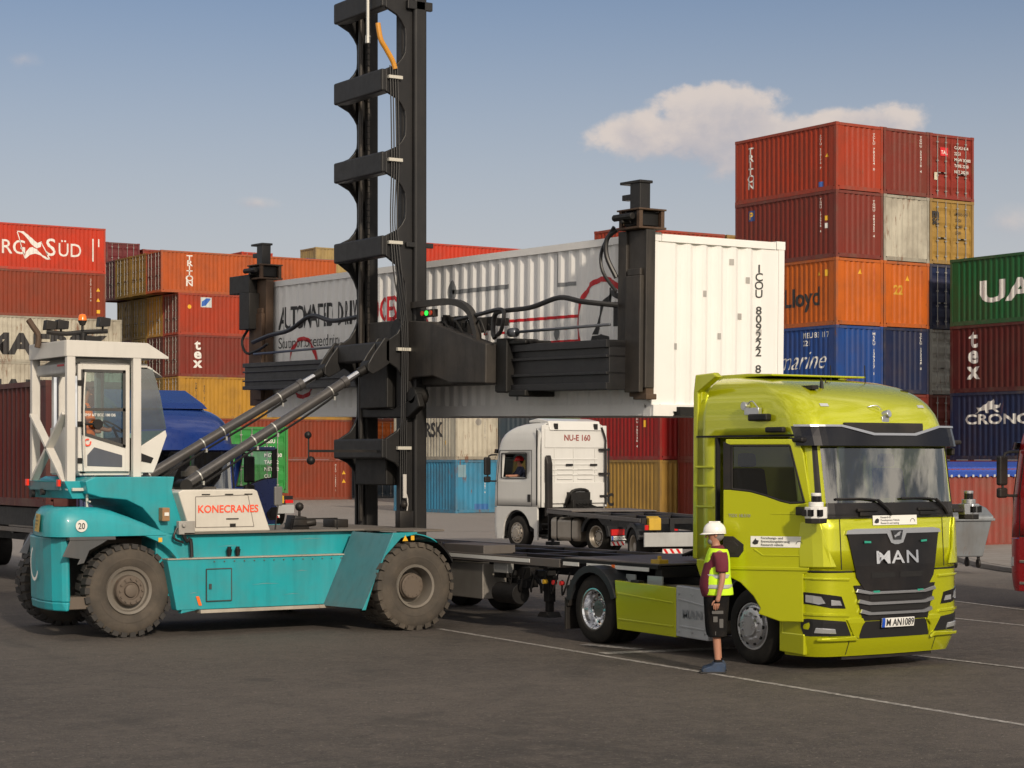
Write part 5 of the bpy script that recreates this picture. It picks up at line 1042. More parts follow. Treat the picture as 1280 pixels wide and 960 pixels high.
def door_mesh(root, mat, side, angle, hx=1.01, label=None, text=True, closed=False):
    """front-hinged door; t runs back from the hinge. side -1 = right-hand door"""
    d = MB(); h_ = Vector((hx, side * 1.27, 0)); dv = Vector((-math.cos(R(angle)), side * math.sin(R(angle)), 0)); nv = Vector((math.sin(R(angle)), side * math.cos(R(angle)), 0))
    X_ = Matrix(((dv.x, nv.x, 0, h_.x), (dv.y, nv.y, 0, h_.y), (0, 0, 1, 0), (0, 0, 0, 1)))
    d.X = X_
    d.prism([(-.10, 2.10), (-.10, 1.24), (-.01, 1.2), (-.01, .61), (.28, .61), (.56, .70), (.53, .77), (.62, .92), (.78, 1.08), (1.0, 1.19), (1.0, 2.24), (.86, 2.24), (.65, 2.215), (.45, 2.16), (.28, 2.10), (.15, 2.07), (-.02, 2.08)], 'y', -.055, 0)
    d.prism([(-.10, 2.10), (-.03, 2.08), (.17, 2.79), (.17, 2.87), (.06, 2.87), (-.01, 2.70)], 'y', -.05, -.002); d.prism([(.15, 2.80), (.97, 2.80), (.97, 2.87), (.15, 2.87)], 'y', -.05, -.001)
    o = d.build('door', mat, root, .012, 3)
    b = MB(); b.X = X_; b.prism([(.90, 2.24), (1.0, 2.24), (1.0, 2.84), (.90, 2.80)], 'y', -.048, .003); b.build('door_pillar', blk, o, .004)
    b = MB(); b.X = X_; W = [(.89, 2.25), (.65, 2.225), (.45, 2.17), (.28, 2.11), (.15, 2.08), (-.02, 2.09), (.16, 2.79), (.89, 2.79)]
    b.add([(t_, -.02, z) for t_, z in W], [tuple(range(8))]); b.build('window', sdg, o, fix=False)
    b = MB(); b.X = X_
    for p, q in zip(W, W[1:] + W[:1]): b.tube((p[0], .0, p[1]), (q[0], .0, q[1]), .014, n=6)
    b.build('window_gasket', blk, o)
    b = MB(); b.X = X_; b.prism([(1.0, 1.40), (1.0, 1.66), (.87, 1.66), (.74, 1.56), (.74, 1.48), (.80, 1.40)], 'y', 0, .012); b.prism([(.97, 1.45), (.97, 1.6), (.86, 1.6), (.80, 1.54), (.84, 1.45)], 'y', .012, .02); b.build('handle', blk, o, .006)
    b = MB(); b.X = X_; b.prism([(-.08, 1.245), (1.0, 1.245), (1.0, 1.285), (-.08, 1.285)], 'y', 0, .022); b.prism([(-.06, 1.94), (.4, 1.94), (.4, 1.95), (-.06, 1.952)], 'y', 0, .008); b.prism([(-.06, 1.42), (.5, 1.42), (.62, 1.5), (.6, 1.515), (.49, 1.435), (-.06, 1.435)], 'y', 0, .01); b.build('crease', mat, o, .006)
    if text:
        P = lambda t_, z, l=.004: Vector(X_ @ Vector((t_, l, z)))
        rt = -dv; up = Vector((0, 0, 1))
        decal('sticker', [rect(0, 0, .74, .135)], plain('sticker_white', (.75, .75, .72), .5), o, P(.65, 1.53), rt, up)
        for i, s_ in enumerate(['Forschungs- und', 'Entwicklungsfahrzeug', 'Research vehicle']): decal('lettering', [text_mesh(s_, .042, .004)], dark_letter, o, P(.52, 1.63 - i * .042), rt, up, lift=.009)
        decal('emblem', [flatpoly([(0, .02), (.03, 0), (.07, .01), (.085, .05), (.05, .06), (.045, .08), (.02, .05)])], dark_letter, o, P(.63, 1.56), rt, up, lift=.009)
        decal('emblem', [ring2d(.05, 0, .035, .042, 0, 180, 14)], dark_letter, o, P(.09, 1.57), rt, up, lift=.009)
        decal('lettering', [text_mesh('TGX 18.510', .055, .012)], satin, o, P(.93, 1.90), rt, up, lift=.008)
    return o
def tractor(name, label, loc, rz, mat, group=None, open_door=None, colname='lime', detail=True, win_side=1):
    t = thing(name, label, 'lorry', loc, rz, group)
    shell(t, mat, 'right' if colname == 'lime' else None)
    interior(t)
    # front lower body
    zs = [.18, .24, .35, .48, .6, .8, 1.0, 1.22]; g = []; xr = .62
    for z in zs:
        w__ = lerp(WZ, z); g.append([(xr, -w__, z)] + [(FX(y * w__ / 1.25, z), y * w__ / 1.25, z) for y in YS[::-1]] + [(xr, w__, z)])
    n = len(g[0]); b = MB(); b.add([p for r in g for p in r], [(i * n + j, i * n + j + 1, (i + 1) * n + j + 1, (i + 1) * n + j) for i in range(len(zs) - 1) for j in range(n - 1)] + [tuple(range(n)), tuple((len(zs) - 1) * n + j for j in range(n))], True)
    b.build('bumper', mat, t, ang=28)
    return t
def frame_rails(t, xr=-4.35, xf=1.0):
    for y in (-.43, .38):
        b = MB(); b.box(xr, xf, y, y + .05, .72, .98); b.build('frame_rail', framem, t, .004)
    b = MB(); b.box(-.9, .9, -.55, .55, .6, 1.2); b.tube((0, -1.0, .49), (0, 1.0, .49), .07); b.tube((-3.51, -1.0, .49), (-3.51, 1.0, .49), .10); b.sph((-3.51, 0, .52), .26, 14)
    for x in (-1.6, -2.4, -3.0, -4.0): b.box(x, x + .08, -.4, .4, .74, .96)
    b.build('drivetrain', greasy, t, .01)
    b = MB(); b.prism([(-3.9, .98), (-2.9, .98), (-2.9, 1.07), (-3.75, 1.10), (-4.05, 1.02)], 'y', -.45, .45); b.build('fifth_wheel', greasy, t, .01)
lime = limed(); plain('sticker_white', (.75, .75, .72), .5)
T = tractor('tractor_unit', 'lime green tractor unit with its near door ajar, beside the man in the white helmet', (17.87, 19.99, 0), R(-90), lime)
frame_rails(T)
gr_black = paint('grille_black', (.009, .009, .011), .4, 0, .1, spec=.3); gloss_black = plain('gloss_black', (.008, .008, .009), .06, 0, 0, .8)
conform('side_marker_lamp', [rect(-.88, 3.285, .12, .035), rect(.76, 3.285, .12, .035)], lensm, T, .012, .02)
# sun visor
vis = [(-1.24, 2.79), (1.24, 2.79), (1.24, 3.03), (.80, 3.03), (.36, 2.925), (-.30, 2.925), (-.74, 3.03), (-1.24, 3.03)]
conform('sun_visor', [P2(vis)], paint('visor_smoke', (.008, .008, .010), .12, 0, 0, 0, 0, coat=0, spec=.5, fine=0), T, .11, .03, bev=.01)
conform('visor_trim', [P2([(-1.23, 3.025), (-.74, 3.025), (-.30, 2.92), (.36, 2.92), (.80, 3.025), (1.23, 3.025), (1.23, 3.05), (.78, 3.05), (.34, 2.95), (-.28, 2.95), (-.72, 3.05), (-1.23, 3.05)])], satin, T, .125, .03)
conform('visor_bracket', [P2([(-.62, 2.95), (.62, 2.95), (.66, 3.08), (-.66, 3.08)])], blk, T, .03, .02)
conform('windscreen_gasket', [P2([(-1.16, 1.90), (1.16, 1.90), (1.13, 2.0), (-1.13, 2.0)]), P2([(-1.16, 2.0), (-1.10, 2.0), (-1.09, 2.80), (-1.14, 2.80)]), P2([(1.10, 2.0), (1.16, 2.0), (1.14, 2.80), (1.09, 2.80)])], blk, T, .006, .01)
conform('cowl', [P2([(-1.08, 1.93), (1.08, 1.93), (1.06, 2.08), (-1.06, 2.08)])], gr_black, T, .012, .01)
for y0 in (-.95, .08):
    b = MB(); b.pipe([(FX(y0, 2.12) + .03, y0, 2.13), (FX(y0 + .4, 2.14) + .03, y0 + .4, 2.13), (FX(y0 + .62, 2.12) + .04, y0 + .62, 2.11)], .014, 6, 3); b.pipe([(FX(y0 + .62, 2.1) + .045, y0 + .62, 2.11), (FX(y0 + .75, 2.0) + .045, y0 + .75, 2.02), (FX(y0 + .84, 1.94) + .03, y0 + .84, 1.93)], .022, 6, 3); b.build('wiper', blk, T)
    b = MB(); b.cbox((FX(y0 + .5, 1.97) + .03, y0 + .45, 1.99), (.04, .34, .04)); b.cbox((FX(y0 + .5, 1.97) + .03, y0 + .42, 1.94), (.03, .2, .05)); b.build('wiper_motor_cover', blk, T, .01)
conform('upper_grille', [P2([(-.80, 1.70), (.72, 1.70), (.70, 1.62), (.60, 1.16), (.48, 1.0), (-.56, 1.0), (-.68, 1.16), (-.78, 1.62)])], gr_black, T, .020, .03, bev=.008)
conform('grille_trim', [P2([(-.82, 1.695), (.74, 1.695), (.72, 1.74), (.60, 1.76), (-.68, 1.76), (-.80, 1.74)]), P2([(-.20, 1.695), (.12, 1.695), (.06, 1.58), (-.02, 1.56), (-.08, 1.56), (-.14, 1.58)])], satin, T, .035, .03, bev=.006)
conform('badge', [P2([(-.13, 1.735), (.05, 1.735), (.015, 1.615), (-.095, 1.615)])], gloss_black, T, .05, .015)
conform('emblem', [P2([(-.09, 1.64), (-.06, 1.66), (-.01, 1.67), (.0, 1.70), (.02, 1.71), (.0, 1.72), (-.04, 1.705), (-.07, 1.68), (-.10, 1.67)])], satin, T, .053)
conform('side_marker_lamp', [P2([(-.56, 1.585), (-.46, 1.58), (-.46, 1.605), (-.56, 1.61)]), P2([(.36, 1.58), (.46, 1.585), (.46, 1.61), (.36, 1.605)]), rect(-.44, .965, .1, .025), rect(.28, .965, .1, .025)], plain('marker_green', (.02, .28, .2), .3), T, .045, .01)
mt_ = text_mesh('MAN', .225, .012, width=1.35, spacing=1.15, align='CENTER'); conform('lettering', [([p + Vector((-.04, 1.325, 0)) for p in mt_[0]], mt_[1])], chrome, T, .040, .015)
conform('air_slot', [rect(-.46, 1.145, .38, .07), rect(.0, 1.145, .38, .07)], grilled, T, .024)
conform('lower_grille', [P2([(-.72, 1.06), (.64, 1.06), (.60, .95), (.50, .62), (-.58, .62), (-.68, .95)])], gr_black, T, .012, .02)
for z in (.99, .86, .735):
    k = (z - .62) * .25; conform('grille_bar', [P2([(-.60 - k, z - .015), (-.50, z - .045), (.42, z - .045), (.52 + k, z - .015), (.50 + k, z + .03), (.38, z - .012), (-.46, z - .012), (-.58 - k, z + .03)])], satin, T, .045, .03, bev=.004)
    if z > .8: conform('mesh_insert', [rect(-.48, z - .12, .88, .06)], grilled, T, .018)
for s_ in (-1, 1):
    c0 = -.04; m_ = lambda pts: P2([((a * s_) + c0, b) for a, b in (pts if s_ > 0 else pts[::-1])])
    conform('headlight', [m_([(.80, .78), (.86, .93), (1.22, .985), (1.245, .97), (1.22, .84), (1.0, .79)])], gloss_black, T, .008, .02, bev=.004)
    conform('headlamp_lens', [m_([(1.06, .85), (1.10, .93), (1.2, .95), (1.20, .86), (1.12, .835)]), m_([(.86, .82), (.89, .88), (1.0, .89), (1.0, .83)])], lensm, T, .012, .01)
    conform('fog_recess', [m_([(.70, .44), (.80, .62), (1.19, .655), (1.22, .64), (1.20, .44)])], grilled, T, .006, .01)
    conform('fog_lamp', [m_([(.92, .47), (.94, .53), (1.14, .545), (1.15, .48)])], lensm, T, .02, .03, bev=.005)
    conform('bumper_trim', [m_([(.58, .40), (.66, .44), (.78, .64), (.70, .655), (.55, .655), (.52, .60), (.6, .56)]), m_([(.6, .385), (1.12, .385), (1.12, .42), (.66, .44)])], lime, T, .025, .03, bev=.008)
    conform('bumper_crease', [m_([(.74, 1.12), (1.22, 1.14), (1.22, 1.165), (.74, 1.155)]), m_([(.74, .68), (1.22, .70), (1.22, .725), (.76, .71)])], lime, T, .02, .03, bev=.008)
    conform('corner_panel', [m_([(.93, 1.29), (1.238, 1.29), (1.238, 1.84), (1.10, 1.88), (1.02, 1.5)])], lime, T, .028, .03, bev=.012)
conform('shut_line', [P2([(-1.24, 1.232), (-.74, 1.222), (-.74, 1.24), (-1.24, 1.25)]), P2([(.66, 1.222), (1.24, 1.232), (1.24, 1.25), (.66, 1.24)])], grilled, T, .004)
for yy in (-.90, .83): conform('shut_line', [P2([(yy - .006, 1.26), (yy + .006, 1.26), (yy + .006, 1.88), (yy - .006, 1.88)])], grilled, T, .004)
for yy in (-.76, .70): conform('shut_line', [P2([(yy - .005, .20), (yy + .005, .20), (yy + .005, .385), (yy - .005, .385)])], grilled, T, .004)
conform('shut_line', [rect(-1.2, 1.885, 2.4, .012)], grilled, T, .008)
conform('air_intake', [P2([(-.62, .40), (.56, .40), (.50, .55), (.46, .61), (-.54, .61), (-.58, .55)])], grilled, T, .008, .01)
conform('underbody_lip', [rect(-.80, .135, 1.56, .06)], blk, T, -.03, .06)
conform('number_plate', [rect(-.31, .53, .52, .115)], plain('plate_white', (.72, .72, .70), .4), T, .055, .01)
conform('plate_band', [rect(-.31, .53, .045, .115)], plain('plate_blue', (.01, .07, .45), .4), T, .060)
tm = text_mesh('M AN1089', .125, .012, width=.80); conform('lettering', [([p + Vector((-.25, .547, 0)) for p in tm[0]], tm[1])], dark_letter, T, .061)
conform('sticker', [rect(-.40, 1.80, .74, .12)], MATS['sticker_white'], T, .010)
for i, s_ in enumerate(['Research &', 'Development Vehicle', 'Research and testing']):
    tm = text_mesh(s_, .036, .004); conform('lettering', [([p + Vector((-.28, 1.885 - i * .036, 0)) for p in tm[0]], tm[1])], dark_letter, T, .013)
conform('emblem', [flatpoly([(-.38, 1.835), (-.35, 1.82), (-.31, 1.83), (-.30, 1.87), (-.33, 1.885), (-.36, 1.87)]), ring2d(.26, 1.835, .036, .043, 0, 180, 14)], dark_letter, T, .013)
# roof: camera pods, sensors, spoiler, aerials
b = MB(); b.cbox((.89, .06, 3.2), (.16, .10, .10)); b.tube((1.03, .06, 3.18), (1.12, .08, 3.20), .05, n=14); b.pipe([(1.04, .02, 3.24), (1.02, -.05, 3.30), (.97, -.16, 3.28)], .01, 5, 3); b.cbox((1.07, .04, 3.10), (.05, .12, .12)); b.build('roof_camera', satin, T, .01)
b = MB(); b.cbox((.20, -1.28, 3.15), (.36, .10, .09)); b.cbox((.52, -1.29, 2.99), (.34, .07, .07)); b.build('side_camera_housing', blk, T, .02)
b = MB(); b.tube((-.10, -1.30, 3.30), (-.10, -1.22, 3.30), .055, n=14); b.cbox((.06, -1.27, 3.23), (.28, .06, .09)); b.pipe([(-.05, -1.27, 3.32), (.05, -1.27, 3.36), (.18, -1.26, 3.24)], .01, 5, 3); b.build('side_camera', satin, T, .01)
b = MB(); b.cbox((.95, -1.30, 2.86), (.26, .10, .06)); b.build('visor_bracket', blk, T, .02)
b = MB(); b.cbox((.95, 1.33, 2.84), (.26, .14, .06)); b.cbox((.85, 1.42, 2.72), (.12, .06, .1)); b.build('mirror_camera', blk, T, .02)
b = MB(); b.prism([(-1.22, 3.52), (-1.22, 3.74), (-.6, 3.745), (-.1, 3.725), (-.1, 3.70), (-.6, 3.70), (-.9, 3.66)], 'y', -.82, .82); b.build('roof_deflector', lime, T, .02, 3)
for s_ in (-1, 1):
    b = MB(); b.prism([(-1.50, 1.26), (-1.12, 1.26), (-1.12, 3.55), (-.98, 3.74), (-1.30, 3.76), (-1.34, 3.6)], 'y', s_ * 1.25 - (.05 if s_ < 0 else 0), s_ * 1.25 + (.05 if s_ > 0 else 0)) if s_ > 0 else b.prism([(-1.22, 1.30), (-1.12, 1.30), (-1.10, 3.5), (-.70, 3.70), (-.78, 3.755), (-1.16, 3.74), (-1.20, 3.5)], 'y', -1.245, -1.14); b.build('side_collar', lime, T, .02)
    b = MB(); b.prism([(.64, 1.95), (1.16, 1.95), (1.2, 2.0), (1.1, 2.03), (.64, 2.03)] if False else [(1.02, 1.93), (1.40 if s_ < 0 else 1.14, 1.93), (1.40 if s_ < 0 else 1.14, 1.97), (1.02, 2.04)], 'y', s_ * 1.2 if s_ > 0 else -1.40, 1.52 if s_ > 0 else -1.26); b.build('sensor_arm', blk, T, .015)
    c = (1.36, -1.36, 1.93) if s_ < 0 else (1.10, 1.50, 1.93); b = MB(); b.prism([(c[0] + .14 * math.cos(R(a)), c[1] + .14 * math.sin(R(a))) for a in range(22, 382, 45)], 'z', 1.84, 1.90); sp_ = b.build('sensor_pod', blk, T, .01)
    b = MB(); b.prism([(c[0] + .145 * math.cos(R(a)), c[1] + .145 * math.sin(R(a))) for a in range(22, 382, 45)], 'z', 1.90, 2.04); b.tube((c[0], c[1], 2.04), (c[0], c[1], 2.10), .09, n=20); b.tube((c[0], c[1], 2.17), (c[0], c[1], 2.21), .062, n=20); b.build('sensor_case', plain('case_white', (.70, .70, .68), .35) if s_ < 0 else satin, sp_, .008)
    b = MB(); b.tube((c[0], c[1], 2.10), (c[0], c[1], 2.17), .06, n=20)
    for a in (247, 292, 337): b.cbox((c[0] + .135 * math.cos(R(a + (0 if s_ < 0 else 90))), c[1] + .135 * math.sin(R(a + (0 if s_ < 0 else 90))), 1.97), (.06, .06, .08))
    b.build('sensor_window', gloss_black, sp_)
b = MB()
for x, y in ((.55, -.55), (.25, -.2), (-.1, .2), (.1, .62)): b.tube((x, y, 3.52), (x - .02, y, 3.86 if y > 0 else 3.66), .008, n=5); b.tube((x, y, 3.5), (x, y, 3.62), .03, .02, n=8)
b.cbox((.55, -.75, 3.53), (.22, .1, .05)); b.cbox((.45, .9, 3.50), (.2, .12, .05)); b.build('roof_aerial', blk, T)
# side pieces
b = MB(); b.box(-.72, -.685, -1.256, -1.20, 1.26, 2.9); b.box(-1.12, .95, -1.256, -1.2, 2.905, 2.93); b.build('door_seal', grilled, T)
b = MB()
for z in (1.98, 2.25, 2.50): b.prism([(-1.12, z), (-.74, z), (-.74, z + .03), (-1.12, z + .035)], 'y', -1.275, -1.24)
b.build('side_rib', lime, T, .012, 3)
dr_ = door_mesh(T, lime, -1, 38)
b = MB(); b.box(.60, .66, -1.22, -.8, .24, 1.25); b.box(.62, 1.05, -1.2, -.85, .9, .94); b.box(.62, 1.0, -1.2, -.85, .56, .60); b.build('step_well', blk, T)
b = MB(); b.prism([(.56, .22), (1.02, .20), (1.02, .46), (.62, .46), (.62, .78), (.56, .74)], 'y', -1.262, -1.2); b.build('step_panel', lime, T, .012)
b = MB(); b.prism([(-1.12, 1.30), (-.30, 1.30), (-.36, 1.24)] + arcpts(0, .49, .74, 118, 152, 6) + [(-.80, .9), (-1.0, 1.0), (-1.12, 1.22)], 'y', -1.255, -1.2); b.build('arch_panel', lime, T, .01)
mudguard(T, 0, .49, .66, -1.24, -.8, 5, 178, plastg, lip=False); mudguard(T, 0, .49, .66, .8, 1.24, 5, 178, plastg, lip=False)
chromed = plain('polished_alloy', (.72, .73, .76), .14, 1)
for y, o_ in ((-1.24, -1), (1.24, 1)):
    wheel(T, 0, y, o_, 'convex', rimm=paint('alloy', (.5, .5, .52), .3, .8, .15)); wheel(T, -3.51, y, o_, 'deep', rimm=chromed); wheel(T, -3.51, y - o_ * .34, o_, 'deep')
mudguard(T, -3.51, .49, .62, -1.26, -.62, 18, 170); mudguard(T, -3.51, .49, .62, .62, 1.26, 18, 170)
b = MB(); b.box(-4.19, -4.15, -1.26, -.64, .16, .62); b.box(-4.14, -4.10, -1.26, -1.16, .5, .8) ; b.build('mud_flap', blk, T, .006)
b = MB(); b.cbox((-4.18, -1.0, .66), (.05, .3, .12)); b.build('tail_lamp', lampred, T, .006)
def fairing(x0, x1, nm, mt, y=-1.25):
    f = MB(); f.prism([(x0 + (.06 if x0 < -2.5 else 0), .25), (x1, .23), (x1, .90), (x0, .93)], 'y', y, y + .10); o = f.build(nm, mt, T, .012, 3)
    f = MB(); f.prism([(x0 + .06, .74), (x1 - .06, .68), (x1 - .06, .70), (x0 + .06, .765)], 'y', y - .012, y); f.prism([(x0 + .08, .38), (x1 - .06, .36), (x1 - .06, .385), (x0 + .08, .405)], 'y', y - .012, y); f.build('pressed_line', mt, o, .005); return o
fairing(-2.97, -1.57, 'side_fairing', lime); gp_ = fairing(-1.565, -.88, 'tank_panel', paint('panel_silver', (.40, .41, .43), .4, .3, .2))
decal('lettering', [text_mesh('MAN', .17, .01, width=1.1, spacing=1.1)], paint('panel_letter', (.25, .26, .28), .4, .4, 0), gp_, (-1.42, -1.262, .5), (1, 0, 0), (0, 0, 1))
b = MB()
for x in (-1.5, -1.22, -.95):
    for z in (.32, .82): b.tube((x, -1.25, z), (x, -1.262, z), .014, n=8)
b.build('panel_screw', satin, gp_)
b = MB(); b.box(-2.9, -.9, -1.14, -.5, .3, .88); b.box(-2.9, -.95, .5, 1.2, .3, .88); b.build('fuel_tank', alu, T, .05)
b = MB(); b.cbox((-2.5, -1.2, .93), (.2, .1, .04)); b.build('tank_cap', blk, T, .01)
b = MB(); b.box(-2.2, -1.15, -.4, .4, 1.0, 1.05)
for k in range(5): b.pipe([(-1.2, -.2 + k * .1, 1.5), (-1.6, -.2 + k * .1, 1.1), (-2.2, -.1 + k * .07, 1.4), (-2.9, -.1 + k * .05, 1.25)], .02, 6, 4)
b.build('catwalk', framem, T)

# ---------------------------------------------------------------- trailer being loaded
TL = thing('container_trailer', 'black skeletal container trailer coupled to the lime green tractor, under the raised box', 'trailer', (18.1, 27.5, 0))
def tb(): return MB((18.1, 27.5, 0))
trm = paint('trailer_black', (.010, .010, .012), .5, 0, .35, 0, .2, dirtc=(.04, .035, .03), spec=.25); trt = paint('trailer_worn_top', (.12, .11, .105), .55, .2, .5, .1, .1)
for u in (17.55, 18.55):
    b = tb(); b.prism([(22.3, 1.05), (25.6, 1.05), (26.2, .75), (34.6, .75), (34.6, 1.12), (22.3, 1.15)], 'x', u, u + .14); b.build('main_beam', trm, TL, .006)
for v in (22.3, 25.2, 26.6, 28.1, 29.6, 31.1, 32.6, 34.4):
    b = tb(); b.box(16.95, 19.32, v, v + .16, .98, 1.13); b.build('cross_member', trm, TL, .006)
b = tb(); b.box(16.9, 19.35, 22.3, 24.6, 1.15, 1.175); b.build('coupling_deck', trt, TL, .004)
for u in (16.88, 19.3):
    b = tb(); b.box(u, u + .06, 24.7, 34.6, 1.02, 1.14); b.build('side_rail', trt, TL, .005)
    b = tb(); b.box(u, u + .06, 22.3, 24.66, 1.10, 1.16); b.build('side_rail', trm, TL, .005)
for v0, v1 in ((22.5, 24.0), (24.2, 24.6), (25.5, 28.6), (28.9, 29.25)):
    b = tb(); b.box(16.872, 16.88, v0, v1, 1.06, 1.115); b.build('reflective_strip', plain('reflective_white', (.6, .6, .58), .4), TL)
for v in (23.3, 28.75):
    b = tb(); b.box(16.870, 16.879, v, v + .08, 1.05, 1.12); b.build('side_marker', orange_r if v < 25 else yellow_mark, TL)
for v in (22.42, 28.3, 34.5):
    for u in (17.0, 19.2):
        b = tb(); b.cbox((u, v, 1.20), (.16, .2, .06)); b.tube((u, v, 1.2), (u, v, 1.28), .03, n=8); b.build('twistlock', paint('twist_yellow', (.5, .32, .02), .5, 0, .4) if v < 23 else trm, TL, .006)
b = tb(); b.box(17.0, 17.6, 27.0, 28.2, 1.12, 1.26); b.build('bolster', trt, TL, .01)
for u in (17.2, 18.85):
    b = tb(); b.box(u, u + .12, 25.45, 25.6, .45, 1.05); b.box(u + .015, u + .105, 25.47, 25.58, .28, .5); b.prism([(25.36, .22), (25.70, .22), (25.62, .30), (25.44, .30)], 'x', u - .06, u + .18); b.beam((u + .06, 25.5, .5), (u + .06, 26.1, .95), .04, .04); b.build('landing_leg', trm, TL, .006)
b = tb(); b.box(16.95, 17.4, 26.95, 27.95, .42, .98); tbx = b.build('tool_box', paint('steel_box', (.38, .36, .33), .35, .6, .2, 0, .15), TL, .012)
b = tb(); b.box(16.92, 16.98, 27.9, 27.97, .40, 1.02); b.build('box_frame', trm, tbx)
b = tb(); b.cbox((16.93, 27.93, 1.05), (.04, .12, .035)); b.build('side_marker', orange_r, TL)
b = tb()
random.seed(5)
for k in range(10): b.cbox((random.uniform(17.1, 17.5), random.uniform(24.2, 26.8), random.uniform(.6, .92)), (random.uniform(.08, .25), random.uniform(.1, .3), random.uniform(.06, .2)))
for k in range(7): b.pipe([(17.0, 24.3 + k * .3, .95), (16.98, 24.4 + k * .3, .7), (17.05, 24.6 + k * .28, .6), (17.2, 24.8 + k * .3, .8)], .016, 6, 3)
b.tube((17.05, 26.0, .55), (17.05, 26.6, .55), .16, n=18); b.build('air_equipment', framem, TL, .006)
for v, c in ((25.0, 'a'), (25.25, 'b'), (24.8, 'c')):
    b = tb(); b.tube((16.96, v, .78), (17.02, v, .78), .035, n=10); b.build('air_coupling', plain('coupling_' + ('red' if c != 'b' else 'yellow'), (.45, .02, .02) if c != 'b' else (.5, .3, .02), .4), TL)
b = tb(); b.box(16.93, 17.05, 26.2, 26.6, .86, 1.02); b.build('control_box', plain('box_pale', (.30, .30, .29), .4, .3), TL, .01)
for i, (v, w__) in enumerate(((23.9, .3), (23.1, .22), (22.6, .34))):
    b = tb(); b.box(16.92, 16.95, v - w__, v, .86, 1.0); b.build('lamp_plate', plain('plate_pale', (.35, .38, .38), .3, .3), TL, .006)
for v in (29.6, 30.95, 32.3):
    for y, o_ in ((16.95, -1), (19.3, 1)):
        c = MB((18.1, 27.5, 0)); w_ = .38; rr = .49
        ax = (-o_, 0, 0); c.lathe([(.05, .29), (0, .31), (0, .40), (.03, .48), (.06, .49), (w_ - .06, .49), (w_ - .03, .48), (w_, .4), (w_, .29)], (y, v, .49), ax, 40, close=False); tt_ = c.build('wheel', tyreb, TL, ang=30)
        c = MB((18.1, 27.5, 0)); c.lathe([(.05, .30), (.01, .29), (.03, .26), (.14, .24), (.15, .12), (.05, .11), (.05, .001)], (y, v, .49), ax, 32, close=False); c.build('rim', alu, tt_, ang=30)
    b = tb(); b.tube((17.2, v, .49), (19.1, v, .49), .07); b.prism([(v - .5, .98), (v - .3, 1.04), (v + .3, 1.04), (v + .5, .98), (v + .3, 1.0), (v - .3, 1.0)], 'x', 16.95, 17.35); b.build('axle', greasy, TL)

